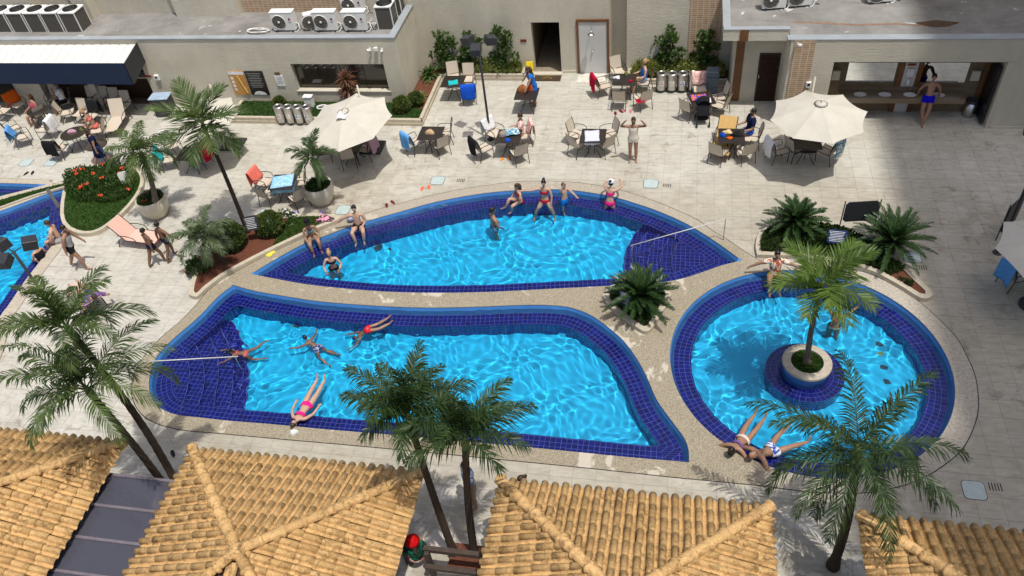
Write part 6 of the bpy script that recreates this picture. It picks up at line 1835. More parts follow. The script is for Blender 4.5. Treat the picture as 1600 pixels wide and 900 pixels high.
# --- upper pool
g_ = gz(490, 374); person('woman in black cap and bikini sitting on the pool edge with a phone', (g_.x - .02, g_.y, .11), math.pi + .55, 'edge', 1.66, 'tan', 'black', 'tail', TEALB, TEALB, 'brief', 'bikini', anchor='pelvis', female=True, hat=('cap', BLK))
g_ = gz(561, 356); person('man in black trunks sitting on the pool edge with one arm back', (g_.x + .02, g_.y - .02, .11), math.pi + .25, 'edge_lean', 1.74, 'light', 'black', 'short', None, BLK, 'short', anchor='pelvis')
def wade(x, y): g = G(x, y, WL); return g
g_ = wade(520, 414); person('woman in black bikini standing in the upper pool', (g_.x, g_.y, -.28), math.pi + .35, 'wade', 1.62, 'light', 'blonde', 'bun', BLK, BLK, 'brief', 'bikini', anchor='pelvis', female=True)
g_ = wade(772, 350); person('man standing waist deep in the upper pool facing away', (g_.x, g_.y, -.28), -1.0, 'wade', 1.74, 'tan', 'black', 'short', None, PATT, 'short', anchor='pelvis', ual=(-.2, .2, -1), fal=(.2, .5, -.8), uar=(.2, .2, -1), far=(-.2, .5, -.8))
g_ = wade(812, 316); person('girl with long dark hair perched on the far pool bench', (g_.x, g_.y + .1, -.14), math.pi - .9, 'edge', 1.56, 'light', 'brown', 'long', REDB, REDB, 'brief', 'bikini', anchor='pelvis', female=True, thr=(.1, .9, .5), shr=(0, .5, -1))
g_ = gz(852, 308, .1); person('woman in red bikini astride the far pool edge', (g_.x, g_.y - .1, .08), math.pi, 'straddle', 1.70, 'light', 'black', 'bun', REDB, REDB, 'brief', 'bikini', anchor='pelvis', female=True)
g_ = wade(882, 316); person('boy in bright blue trunks on the far pool bench holding a phone up', (g_.x, g_.y, -.02), math.pi + .9, 'stand', 1.45, 'light', 'brown', 'short', None, BLUET, 'trunks', anchor='pelvis', uar=(.3, .5, .6), far=(-.3, .2, 1), ual=(-.2, .7, -.5), fal=(.2, .9, 0))
g_ = wade(952, 326); person('woman in hot pink bikini leaning on the far coping, seen from behind', (g_.x, g_.y + .15, .02), -.25, 'reach_edge', 1.66, 'light', 'black', 'bun', HOTP, HOTP, 'brief', 'bikini', anchor='pelvis', female=True, hat=('cap', WHT))
# --- lower pool
g_ = wade(380, 548); person('swimmer in pink bikini on the steps of the lower pool', (g_.x, g_.y, WL - .20), 1.9, 'swim', 1.22, 'tan', 'black', 'tail', SALM, SALM, 'brief', 'bikini', anchor='pelvis', female=True, ual=(-.5, 1, -.2), fal=(-.2, 1, -.2), uar=(.5, 1, -.2), far=(.2, 1, -.1), thl=(-.12, -.4, -.8), shl=(0, -1, -.3), thr=(.3, -.9, -.1), shr=(.5, -.8, .25))
g_ = wade(493, 537); person('boy with dark hair swimming across the lower pool', (g_.x, g_.y, WL - .26), 1.15, 'swim', 1.28, 'tan', 'black', 'short', None, PATT, 'short', anchor='pelvis')
g_ = wade(573, 514); person('diver in red trunks with feet out of the water', (g_.x, g_.y, WL - .07), 2.0, 'dive', 1.3, 'tan', 'black', 'short', None, REDB, 'short', anchor='pelvis')
g_ = wade(479, 636); person('woman in hot pink bikini floating on her back in the lower pool', (g_.x, g_.y, WL + .02), -.10, 'float_back', 1.68, 'light', 'brown', 'bun', HOTP, HOTP, 'brief', 'bikini', anchor='pelvis', female=True)
# --- round pool
g_ = gz(1209, 432); person('man in floral shirt sitting on the rim of the round pool', (g_.x, g_.y + .02, .11), math.pi + .05, 'edge_lean', 1.74, 'tan', 'black', 'short', FLOR, OLIVE, 'trunks', 'tee', anchor='pelvis', ual=(-.9, -.05, -.5), fal=(-.9, -.1, -.6))
g_ = wade(1303, 510); person('woman in coral bikini top standing in the round pool, seen from behind', (g_.x, g_.y, -.12), -.35, 'wade', 1.68, 'tan', 'black', 'bun', SALM, TEALB, 'brief', 'bikini', anchor='pelvis', female=True, uar=(.3, .8, -.3), far=(.4, .9, .1), ual=(-.3, .8, .1), fal=(.1, .9, .4))
g_ = gz(1160, 688, -.05); person('dark haired woman reclining at the near rim of the round pool', (g_.x, g_.y, -.05), -.50, 'recline', 1.68, 'tan', 'black', 'long', PUR, F_('pale_print_briefs', 220, 200, 190), 'brief', 'bikini', anchor='pelvis', female=True)
g_ = gz(1204, 704, -.06); person('bald man in patterned trunks reclining at the near rim of the round pool', (g_.x, g_.y, -.06), -.85, 'recline', 1.74, 'tan', 'black', None, None, PATT, 'short', anchor='pelvis', thl=(-.3, 1, .05), shl=(-.2, 1, -.1), thr=(.25, 1, .05), shr=(.2, 1, -.2))
# --- side pool
g_ = gz(70, 404); person('woman in black swimsuit sitting in the left pool against the edge', (g_.x - .15, g_.y + .05, -.16), 1.2, 'edge', 1.64, 'light', 'black', 'bun', BLK, BLK, 'brief', 'suit', anchor='pelvis', female=True)
g_ = gz(97, 376); person('bather sitting on the left pool edge behind the striding man', (g_.x - .05, g_.y, .10), 1.9, 'edge', 1.70, 'light', 'brown', 'short', None, GREYT, 'short', anchor='pelvis')
finish_people()
# ------------------------------------------------------------------ lamps, signs, bins, machines, small things
def lamp(px, py, label, h=3.8, rz=0.0):
    g = G(px, py, h); root = empty('lamp_post', (g.x, g.y, 0), rz, label, 'lamp post', 'three headed black lamp posts')
    m = MB(); m.smooth = True; m.tube([(0, 0, 0), (0, 0, h)], [.045, .038], 10); m.build('post', M_CHARC, root)
    m = MB(); m.lathe([(.13, 0), (.13, .02), (.06, .04), (.05, .12)], (0, 0, 0), 14); m.build('base_plate', M_CHARC, root)
    for k in range(3):
        a = math.pi/2 + k*2*math.pi/3; d = Vector((math.cos(a), math.sin(a), 0))
        m = MB(); m.tube([(0, 0, h - .05), d*.22 + Vector((0, 0, h + .02))], .018, 6); m.build('arm', M_CHARC, root)
        Rm = Matrix.Rotation(a - math.pi/2, 3, 'Z') @ Matrix.Rotation(-.25, 3, 'X')
        m = MB(); m.box(d*.45 + Vector((0, 0, h + .05)), (.34, .36, .28), Rm); hd = m.build('flood_head', M_CHARC, root, .015)
        m = MB(); m.box(d*.45 + Vector((0, 0, h + .05)) + Rm @ Vector((0, 0, -.143)), (.26, .28, .006), Rm); m.build('lens', M_GRAYP, hd)
    return root
lamp(747, 70, 'black three headed lamp post in the middle of the far deck', 3.75, math.pi/3 + .05)
lamp(20, 392, 'black three headed lamp post beside the left pool', 3.75, 1.2)
lamp(1634, 222, 'black three headed lamp post at the right edge', 3.75, .4)

def sign_board(px, py, w, h, z0, rz, label, dark=True, lines=True, tilt=0.0, posts=1, mat=None):
    g = G(px, py); root = empty('sign_board', (g.x, g.y, 0), rz, label, 'sign', 'free standing sign boards')
    Rm = Matrix.Rotation(tilt, 3, 'X'); c = Vector((0, 0, z0 + h/2))
    m = MB(); b = .12*min(w, h); pts = [(-w/2+b, -h/2), (w/2-b, -h/2), (w/2, -h/2+b), (w/2, h/2-b), (w/2-b, h/2), (-w/2+b, h/2), (-w/2, h/2-b), (-w/2, -h/2+b)]
    n = len(m.v)
    for y in (-.015, .015):
        for x, z in pts: m.v.append(tuple(c + Rm @ Vector((x, y, z))))
    m.face(tuple(n+i for i in range(8))); m.face(tuple(n+8+i for i in reversed(range(8))))
    for i in range(8): m.face((n+i, n+8+i, n+8+(i+1) % 8, n+(i+1) % 8))
    m.build('panel', mat or M_CHARC, root)
    for k in range(posts):
        x = 0 if posts == 1 else (-.5 + k)*w*1.06
        m = MB(); m.tube([(x, .025, 0), (x, .025, z0 + h*(.5 if posts == 1 else 1.02))], .018, 8); m.build('post', M_CHARC if dark else M_STEEL, root)
    if lines:
        lm = M_PAPER if dark else M_TEXT
        for k in range(7):
            ww = w*(.78 - .2*((k*5) % 4)/4); q = MB(); q.box(c + Rm @ Vector((-.04*w, -.018, h*.36 - k*h*.115)), (ww, .004, h*.035), Rm); q.build('text_line', lm, root)
    return root
sign_board(1336, 366, .95, .72, .52, .15, 'black rules board behind the planter cycads', True, False, 0, 2)
sign_board(1569, 366, .80, 1.05, .25, .85, 'black notice board turned edge on at the right edge', True, False, 0, 2)
sign_board(405, 378, .42, .5, .55, .35, 'grey information sign standing in the mulch bed', True, True, -.3)
sign_board(1303, 392, .55, .40, .35, -.1, 'dark blue sign with white lines in the planter behind the round pool', True, True, -.6, 1, simple('dark_blue_sign', rgb(20, 40, 84), .4))
sign_board(977, 492, .40, .45, .42, -.55, 'grey sign in the small planter between the pools', True, True, -.15)
sign_board(205, 300, .3, .42, .45, .6, 'small pale sign at the edge of the flower hedge', False, False, -.3, 1, M_GRAYP)
sign_board(93, 326, .12, .75, .1, .9, 'narrow depth sign at the edge of the left pool', False, False, -.3, 1, M_STEEL)

# recycling bins: four steel cylinders on a rack
M_BINSTEEL = simple('satin_steel_bin', (0.55, 0.53, 0.50, 1), .32, metal=.9, vs=6, va=.15)
def recycler(px0, py0, px1, py1, who):
    a, b = G(px0, py0), G(px1, py1); d = (b - a)
    cols = [('red', rgb(196, 60, 60)), ('yellow', rgb(206, 180, 60)), ('blue', rgb(60, 130, 200)), ('dark', rgb(40, 40, 44))]
    for k, (cn_, c) in enumerate(cols):
        p = a + d*(k/3); root = empty('recycling_bin', (p.x, p.y, 0), math.atan2(d.y, d.x), f'steel recycling bin with {cn_} label {who}', 'bin', 'steel recycling bins in rows of four')
        m = MB(); m.smooth = True; m.lathe([(.165, .12), (.175, .14), (.185, .72), (.18, .74)], (0, 0, 0), 22); m.build('bin_body', M_BINSTEEL, root)
        m = MB(); m.smooth = True; m.lathe([(.19, .72), (.20, .75), (.19, .79), (.125, .81), (.12, .76)], (0, 0, 0), 22, caps=False); m.build('lid_ring', M_BINSTEEL, root)
        m = MB(); m.lathe([(.125, .765), (.125, .77)], (0, 0, 0), 18); m.build('opening', M_BLACK, root)
        lab = simple('bin_label_' + cn_, c, .5) if ('bin_label_' + cn_) not in bpy.data.materials else bpy.data.materials['bin_label_' + cn_]
        m = MB(); m.grid(lambda u, v: (.187*math.sin((u-.5)*.95), -.187*math.cos((u-.5)*.95), .34 + .2*v), 5, 1); m.build('label', M_PAPER, root)
        tri = MB()
        for t in range(3):
            an = t*2*math.pi/3 + math.pi/2; cc = Vector((.045*math.cos(an), 0, .44 + .045*math.sin(an))); tri.box((cc.x, -.189, cc.z), (.05, .004, .035), Matrix.Rotation(-an, 3, 'Y'))
        for i_ in range(1): tri.build('recycling_mark', lab, root)
        m = MB(); m.tube([(-.19, .0, 0), (-.19, 0, .62)], .014, 6); m.build('rack_post', M_CHARC, root)
        m = MB(); m.box((0, 0, .105), (.40, .16, .02)); m.build('rack_shelf', M_CHARC, root)
recycler(443, 193, 486, 194, 'in the row by the service building'); recycler(1033, 143, 1082, 143, 'in the row by the right hand hedge')
p = G(1111, 147); root = empty('waste_bin', (p.x, p.y, 0), -.05, 'tall blue grey plastic waste bin beside the right hand hedge', 'bin')
M_BGREY = simple('blue_grey_plastic', rgb(98, 108, 120), .5, vs=4, va=.1)
m = MB(); m.box((0, 0, .40), (.40, .40, .80), taper=1.18); m.build('bin_body', M_BGREY, root, .02)
m = MB(); m.box((0, 0, .93), (.52, .52, .22), taper=.86); m.build('lid', M_BGREY, root, .04); m = MB(); m.box((0, -.255, .92), (.32, .02, .12)); m.build('flap', M_BGREY, root)
p = G(1512, 180); root = empty('waste_bin', (p.x, p.y, 0), 0, 'round steel waste bin in the washroom niche', 'bin')
m = MB(); m.smooth = True; m.lathe([(.16, 0), (.19, .02), (.20, .55)], (0, 0, 0), 20); m.build('bin_body', M_STEEL, root); m = MB(); m.smooth = True; m.lathe([(.205, .53), (.205, .6), (.15, .62), (.14, .58)], (0, 0, 0), 20); m.build('lid', M_CHARC, root)
p = G(262, 178); root = empty('storage_bin', (p.x, p.y, 0), .1, 'dark bin with a pale blue lid against the service wall', 'bin')
m = MB(); m.box((0, 0, .4), (.75, .5, .8)); m.build('bin_body', M_CHARC, root, .02); m = MB(); m.box((0, 0, .83), (.82, .56, .06)); m.build('lid', simple('pale_blue_lid', rgb(160, 180, 200), .4), root, .02)
p = G(484, 178); root = empty('utility_box', (p.x, p.y + .25, .2), 0, 'white utility box in the lawn behind the bins', 'box'); m = MB(); m.box((0, 0, .22), (.34, .22, .44)); m.build('case', M_WHITE, root, .01); m = MB(); m.box((0, 0, .45), (.38, .26, .03)); m.build('cap', M_WHITE, root)
p = G(505, 180); root = empty('hose_reel', (p.x, p.y + .1, .2), .3, 'white hose reel lying in the lawn behind the tilted umbrella', 'hose reel'); m = MB(); m.smooth = True; m.tube([(math.cos(a)*.2, math.sin(a)*.12, .08 + .02*a/6) for a in [k*.4 for k in range(40)]], .025, 6); m.build('hose', M_WHITE, root)

# rooftop machines
def text_part(txt, size, mat, parent, loc, rot):
    cu = bpy.data.curves.new('lettering', 'FONT'); cu.body = txt; cu.size = size; cu.extrude = .002; cu.align_x = 'CENTER'; cu.align_y = 'CENTER'
    o = bpy.data.objects.new('lettering_curve', cu); COL.objects.link(o); dg = bpy.context.evaluated_depsgraph_get(); dg.update()
    me = bpy.data.meshes.new_from_object(o.evaluated_get(dg)); bpy.data.objects.remove(o); me.materials.clear(); me.materials.append(mat)
    q = link(bpy.data.objects.new('lettering', me), parent); q.location = loc; q.rotation_euler = rot; return q
M_ACW = simple('off_white_ac_case', rgb(226, 226, 222), .5, vs=3, va=.06); M_ACGRILL = simple('grey_fan_grille', rgb(104, 98, 86), .6, vs=8, va=.2); M_LOGO = simple('crimson_mark', rgb(150, 20, 60), .5)
def ac_side(px, py, label, zr=2.72, w=.92, h=.72, d=.34, rz=0.0, logo=True):
    g = G(px, py, zr); root = empty('air_conditioner', (g.x, g.y + d/2, zr), rz, label, 'air conditioner', 'rooftop air conditioning units')
    m = MB(); m.box((0, 0, h/2 + .06), (w, d, h)); m.build('case', M_ACW, root, .015)
    m = MB(); m.box((0, 0, h + .065), (w + .02, d + .02, .02)); m.build('top_panel', M_WHITE, root)
    m = MB(); m.smooth = True; m.lathe([(.27, 0), (.285, .012), (.27, .02)], (-w*.16, -d/2 - .001, h*.52 + .03), 24, caps=False, axis=Matrix.Rotation(math.pi/2, 3, 'X')); m.build('fan_ring', M_ACW, root)
    m = MB(); m.lathe([(.265, 0), (.265, .004)], (-w*.16, -d/2 - .002, h*.52 + .03), 24, axis=Matrix.Rotation(math.pi/2, 3, 'X')); m.build('fan_recess', simple('dark_fan_recess', (.14, .13, .11, 1), .6) if 'dark_fan_recess' not in bpy.data.materials else bpy.data.materials['dark_fan_recess'], root)
    m = MB()
    for k in range(9):
        a = 2*math.pi*k/9; m.tube([(-w*.16, -d/2 - .012, h*.52 + .03), (-w*.16 + .26*math.cos(a), -d/2 - .012, h*.52 + .03 + .26*math.sin(a))], .009, 4)
    for r in (.10, .18): m.tube([(-w*.16 + r*math.cos(a), -d/2 - .012, h*.52 + .03 + r*math.sin(a)) for a in [2*math.pi*k/20 for k in range(21)]], .005, 4)
    m.build('fan_grille', M_ACGRILL, root)['kind'] = 'stuff'
    m = MB(); m.smooth = True; m.lathe([(.05, 0), (.045, .02)], (-w*.16, -d/2 - .016, h*.52 + .03), 12, axis=Matrix.Rotation(math.pi/2, 3, 'X')); m.build('fan_hub', M_ACW, root)
    for s in (-1, 1): m = MB(); m.box((s*w*.36, 0, .03), (.1, d + .06, .06)); m.build('foot', M_CHARC, root)
    if logo:
        m = MB(); m.lathe([(.045, 0), (.045, .004)], (w*.33, -d/2 - .002, h*.72), 14, axis=Matrix.Rotation(math.pi/2, 3, 'X')); m.build('logo_disc', M_LOGO, root)
        text_part('LG', .09, M_TEXT, root, (w*.33, -d/2 - .006, h*.58), (math.pi/2, 0, 0))
    m = MB(); m.smooth = True; m.tube([(w/2, 0, .3), (w/2 + .1, -.02, .28), (w/2 + .14, -.05, .12), (w/2 + .05, -.12, .01), (w/2 - .2, -.2, .01)], .018, 6); m.build('pipe', M_WHITE, root)
    m = MB(); m.smooth = True; m.tube([(w/2, .05, .22), (w/2 + .12, .03, .2), (w/2 + .18, 0, .05), (w/2 + .3, -.03, .01)], .016, 6); m.build('pipe', M_BLACK, root)
    return root
ac_side(446, 50, 'white air conditioner nearest the coiled cable on the left roof'); ac_side(511, 50, 'white air conditioner second from left at the roof edge'); ac_side(557, 50, 'white air conditioner next to the tall dark fan units'); ac_side(553, 24, 'white air conditioner behind the front row on the left roof')
ac_side(1208, 16, 'white air conditioner on the right roof left of its twin', 3.12, .8, .62, .3, .12, False); ac_side(1248, 12, 'white air conditioner on the right roof right of its twin', 3.12, .8, .62, .3, .15, False); ac_side(1374, 6, 'white air conditioner at the top of the right roof', 3.12, .8, .55, .3, .1, False)
ac_side(486, 47, 'small plain box unit between the white air conditioners', 2.72, .42, .55, .3, .5, False)
def ac_top(px, py, label, w=.72, h=.78, body=None):
    g = G(px, py, 2.72); root = empty('fan_unit', (g.x, g.y + w/2, 2.72), 0, label, 'air conditioner', 'top blowing rooftop fan units')
    m = MB(); m.box((0, 0, h/2), (w, w, h)); m.build('louvred_case', body or simple('dark_louvre_case', rgb(84, 80, 74), .5, vs=20, va=.2) if 'dark_louvre_case' not in bpy.data.materials else bpy.data.materials['dark_louvre_case'], root)
    for sx in (-1, 1):
        for sy in (-1, 1):
            m = MB(); m.box((sx*w/2, sy*w/2, h/2), (.035, .035, h)); m.build('corner_post', M_ACW, root)
    m = MB(); m.box((0, 0, h + .03), (w + .05, w + .05, .07)); m.build('top_frame', M_ACW, root, .02)
    m = MB(); m.smooth = True; m.lathe([(.30, h + .066), (.31, h + .09), (.28, h + .09)], (0, 0, 0), 24, caps=False); m.build('fan_ring', M_CHARC, root)
    m = MB(); m.smooth = True; m.lathe([(.29, h + .068), (.15, h + .10), (.01, h + .12)], (0, 0, 0), 20); m.build('fan_guard', M_BLACK, root)
    return root
for k, x in enumerate((2, 29, 56, 83, 111)): ac_top(x + 6, 50, ['first dark fan unit, cut by the left edge', 'second dark fan unit from the left edge', 'third dark fan unit from the left edge', 'fourth dark fan unit from the left edge', 'last dark fan unit at the right of its row'][k])
ac_top(604, 46, 'tall fan unit in the roof corner, nearer of two', .62, .85); ac_top(617, 24, 'tall fan unit in the roof corner, further of two', .62, .85)
p = G(404, 50, 2.73); root = empty('coiled_cable', p, 0, 'loose coil of white cable on the left roof', 'cable'); m = MB(); m.smooth = True
m.tube([(.45*math.cos(a)*(1 + .08*math.sin(a*2.3)), .16*math.sin(a)*(1 + .2*math.sin(a*1.7)), .03 + .05*abs(math.sin(a*.9))) for a in [k*.3 for k in range(62)]], .014, 5); m.build('cable', M_WHITE, root)
p = G(1385, 18, 3.125); root = empty('roof_puddle', (0, 0, 0), 0, 'dark wet patch on the right roof', 'puddle')
m = MB(); c = G(1465, 37, 3.124); m.v = [(c.x + .62*math.cos(a)*(1 + .18*math.sin(3*a)), c.y + .22*math.sin(a)*(1 + .15*math.cos(4*a)), 3.124) for a in [2*math.pi*k/24 for k in range(24)]]; m.face(tuple(range(24))); m.build('puddle', simple('brown_wet_membrane', rgb(84, 64, 48), .2), root)
m = MB(); pts = [(1240, 34), (1290, 36), (1340, 39), (1400, 37), (1440, 40), (1452, 40)]
up = [G(x, y - 1.3, 3.1235) for x, y in pts]; dn = [G(x, y + 1.3, 3.1235) for x, y in pts]; m.v = [tuple(q) for q in up + dn]
for i in range(5): m.face((i, 6+i, 7+i, i+1))
m.build('trickle', simple('rusty_trickle', rgb(140, 112, 92), .5), root)

# handrails
def rail(label, a, b, posts, r=.016):
    root = empty('pool_handrail', a, 0, label, 'handrail', 'white pool handrails'); L = [Vector((0, 0, 0)), Vector(b) - Vector(a)]
    m = MB(); m.smooth = True; m.tube(L, r, 8); m.build('rail', M_GRAYP, root)
    for t, z in posts:
        p = L[1]*t; q = Vector((p.x, p.y, z - a[2])); m = MB(); m.smooth = True; m.tube([p, q], r*.9, 8); m.build('post', M_STEEL, root)
    return root
A = G(1130, 375); A.z = .82; Bq = G(985, 384, .10); rail('white handrail down the right hand steps of the upper pool', A, (Bq.x, Bq.y, .10), ((0, 0), (.52, BENCH), (.98, -.8)))
A = G(216, 588); A.z = .6; Bq = G(372, 557, .12); rail('white handrail across the steps of the lower pool', A, (Bq.x, Bq.y, .12), ((0.0, 0), (.97, -.8)))

# hatches and grates in the deck
M_HATCH = simple('pale_blue_grey_hatch', rgb(176, 190, 188), .5, vs=6, va=.12)
for x, y, lb in ((684, 282, 'beside the far grate'), (1017, 287, 'behind the upper pool steps'), (1425, 402, 'near the mulch tip right of the cycads'), (536, 328, 'beside the cream pot'), (414, 334, 'below the blue towel table'), (1522, 766, 'at the lower right'), (41, 254, 'left of two by the far pool'), (80, 254, 'right of two by the far pool')):
    g = G(x, y); w = .46; root = empty('deck_hatch', (g.x, g.y, 0), 0, 'pale blue grey deck hatch ' + lb, 'hatch', 'pale hatches in the deck')
    def rr(w, b): return [(sx*(w/2-b) + b*math.cos(t), sy*(w/2-b) + b*math.sin(t)) for sx, sy, t0 in ((1, -1, -math.pi/2), (1, 1, 0), (-1, 1, math.pi/2), (-1, -1, math.pi)) for t in (t0, t0+.5, t0+1.07, t0+1.57)]
    m = MB(); m.prism(rr(w + .03, .1), -.004, .0035); m.build('rim', M_CHARC, root); m = MB(); m.prism(rr(w, .09), -.004, .007); m.build('cover', M_HATCH, root)
for x, y, lb in ((720, 282, 'far grate'), (1042, 290, 'grate behind the upper pool steps'), (1440, 418, 'grate right of the cycads'), (1555, 761, 'grate at the lower right')):
    g = G(x, y); root = empty('drain_grate', (g.x, g.y, 0), 0, 'slotted floor drain, ' + lb, 'drain', 'slotted floor drains'); m = MB(); m.box((0, 0, .001), (.36, .36, .006)); m.build('plate', M_DECK, root)
    for k in range(5): m = MB(); m.box((-.12 + .06*k, 0, .0045), (.024, .2, .003)); m.build('slot', M_BLACK, root)

# clutter
def flipflops(x, y, rz, col, label):
    g = G(x, y); root = empty('flip_flops', (g.x, g.y, 0), rz, label, 'flip flops', 'pairs of flip flops left on the deck')
    for s in (-1, 1):
        m = MB(); R2 = Matrix.Rotation(s*.25, 3, 'Z'); pts = [R2 @ Vector((.05*math.cos(a)*(1 + .2*math.sin(a)) , .13*math.sin(a), 0)) + Vector((s*.12, .03*s, 0)) for a in [2*math.pi*k/14 for k in range(14)]]
        m.prism([(p.x, p.y) for p in pts], .002, .022); so = m.build('sole', col, root)
        m = MB(); m.tube([R2 @ Vector((-.045, -.02, .02)) + Vector((s*.12, .03*s, 0)), R2 @ Vector((0, .06, .05)) + Vector((s*.12, .03*s, 0)), R2 @ Vector((.045, -.02, .02)) + Vector((s*.12, .03*s, 0))], .008, 5); m.build('strap', col, so)
MF = lambda n, r, g, b: simple(n, rgb(r, g, b), .6)
flipflops(665, 294, .2, MF('coral_rubber', 236, 110, 84), 'coral flip flops on the deck above the upper pool'); flipflops(609, 319, .6, MF('dark_red_rubber', 110, 24, 28), 'dark red flip flops at the drain of the upper pool'); flipflops(966, 176, .4, MF('maroon_rubber', 120, 20, 40), 'maroon sandals below the drinks table'); flipflops(980, 174, -.2, MF('pink_rubber', 210, 130, 140), 'pink sandals below the drinks table'); flipflops(46, 271, 0, M_BLACK, 'black sandals by the far pool'); flipflops(263, 713, .5, M_BLACK, 'black sandals on the deck by the leaning palms'); flipflops(790, 248, 0, MF('orange_rubber', 230, 140, 40), 'orange sandals under the cluttered table'); flipflops(127, 362, .7, MF('blue_rubber', 40, 60, 120), 'blue sandals at the tip of the flower island')
g = G(483, 334); root = empty('swim_ring', (g.x, g.y, .05), 0, 'lilac pool noodle ring on the deck by the pot', 'swim toy'); m = MB(); m.smooth = True; m.tube([(.46*math.cos(a), .24*math.sin(a), .0) for a in [math.pi*.9 + 1.25*math.pi*k/20 for k in range(21)]], .045, 8); m.build('noodle', MF('lilac_foam', 170, 140, 222), root)
def heap(x, y, z, r, h, mat, label, cat='clothes', name='clothes_pile', seed=1):
    g = G(x, y, z); rnd = random.Random(seed); m = MB(); m.smooth = True; nu, nv = 14, 6
    for j in range(nv + 1):
        for q in range(nu):
            t = j/nv*math.pi/2; a = 2*math.pi*q/nu; k = 1 + .25*math.sin(3*a + seed) + rnd.uniform(-.1, .1); m.v.append((r*math.sin(t)*math.cos(a)*k, r*.7*math.sin(t)*math.sin(a)*k, h*math.cos(t)*(1 + .2*math.sin(2*a)) + .003))
    for j in range(nv):
        for q in range(nu): m.face((j*nu+q, (j+1)*nu+q, (j+1)*nu+(q+1) % nu, j*nu+(q+1) % nu))
    o = m.build(name, mat); o.location = (g.x, g.y, z); return tag(o, label, cat)
heap(507, 343, .12, .28, .12, cloth_mat('black_pink_clothes', (.03, .03, .035, 1), rgb(220, 150, 170)), 'heap of black and pink clothes beside the sitting woman', seed=2)
heap(672, 208, .72, .16, .14, simple('straw_hat_weave', rgb(190, 160, 124), .8, vs=60, va=.2), 'straw hat lying on the dark table', 'hat', 'straw_hat', 3); heap(1137, 207, .72, .16, .09, simple('pale_straw_weave', rgb(220, 192, 140), .8, vs=60, va=.2), 'pale straw hat on the navy man\'s table', 'hat', 'straw_hat', 4)
heap(1129, 213, .72, .09, .14, C_RBLUE, 'small blue box of things on the navy man\'s table', 'bag', 'blue_pouch', 5); heap(1140, 216, .72, .1, .05, C_ORANGE, 'plate of orange food on the navy man\'s table', 'food', 'snack', 6); heap(1152, 211, .72, .2, .12, C_BLACK, 'black bag on the navy man\'s table', 'bag', 'black_bag', 16)
heap(786, 211, .72, .17, .16, cloth_mat('grey_bag', rgb(150, 140, 130)), 'grey bag on the cluttered table', 'bag', 'grey_bag', 7); heap(793, 220, .72, .1, .1, C_RBLUE, 'blue pouch on the cluttered table', 'bag', 'blue_pouch', 8)
heap(817, 142, .72, .2, .24, simple('tan_woven_bag', rgb(150, 92, 50), .8, vs=20, va=.3), 'tan woven bag on the table by the entrance', 'bag', 'woven_bag', 9); heap(829, 140, .72, .14, .34, C_ORANGE, 'bright orange bag on the table by the entrance', 'bag', 'orange_bag', 10)
heap(964, 122, .72, .13, .08, C_WHITE, 'white paper bag on the drinks table', 'bag', 'white_bag', 11); heap(985, 127, .72, .08, .06, C_RED, 'pink red pouch on the drinks table', 'bag', 'red_pouch', 12); heap(978, 117, .72, .08, .14, M_VARI, 'green pineapple drink on the drinks table', 'drink', 'pineapple_drink', 13)
heap(112, 206, .72, .18, .1, C_MAUVE, 'mauve cloth on the round glass table', 'cloth', 'cloth_heap', 14); heap(128, 204, .72, .07, .12, M_VARI, 'lime drink on the round glass table', 'drink', 'drink', 15); heap(1278, 219, .72, .2, .08, C_BLACK, 'dark bag on the table under the right umbrella', 'bag', 'dark_bag', 17)
heap(420, 396, .01, .2, .04, MF('yellow_plastic', 236, 210, 70), 'yellow goggles strap lying on the coping', 'goggles', 'goggles', 18); heap(459, 676, .01, .12, .10, simple('clear_plastic_cup', rgb(214, 216, 214), .2), 'clear plastic bag on the coping above the floating woman', 'bag', 'plastic_bag', 19)
g = G(549, 346); m = MB(); m.smooth = True; m.ball((0, 0, .13), .13, 14, 10); o = m.build('beach_ball', MF('silver_ball', 170, 172, 190)); o.location = (g.x, g.y, 0.01); tag(o, 'small silver ball behind the sitting man', 'ball')
# wet floor sign and door mat
g = G(829, 117); root = empty('wet_floor_sign', (g.x, g.y, 0), .1, 'yellow wet floor sign beside the entrance', 'sign'); MY = MF('yellow_sign_plastic', 236, 206, 30)
for s in (-1, 1): m = MB(); m.box((0, s*.10, .30), (.28, .02, .60), Matrix.Rotation(s*.3, 3, 'X')); m.build('leaf', MY, root)
m = MB(); m.box((0, -.205, .40), (.12, .012, .14), Matrix.Rotation(-.3, 3, 'X')); m.build('pictogram', M_BLACK, root)
g0 = G(856, 121); root = empty('door_mat', (g0.x, g0.y, .004), 0, 'dark brown door mat with a gold emblem at the entrance', 'mat')
m = MB(); m.box((0, -.05, .008), (1.08, .50, .014)); m.build('mat', simple('dark_brown_coir', rgb(70, 54, 38), .95, vs=40, va=.3), root)
m = MB(); GOLD = MF('gold_print', 150, 120, 60)
for k in range(9):
    a = math.pi*(k+.5)/9; m.box((.16*math.cos(a), -.14 + .13*math.sin(a), .0165), (.02, .10, .002), Matrix.Rotation(a - math.pi/2, 3, 'Z'))
m.build('emblem', GOLD, root)['kind'] = 'stuff'
m = MB()
for k in range(10): m.box((-.28 + .062*k, .10, .0165), (.035, .05, .002))
m.build('lettering', GOLD, root)['kind'] = 'stuff'
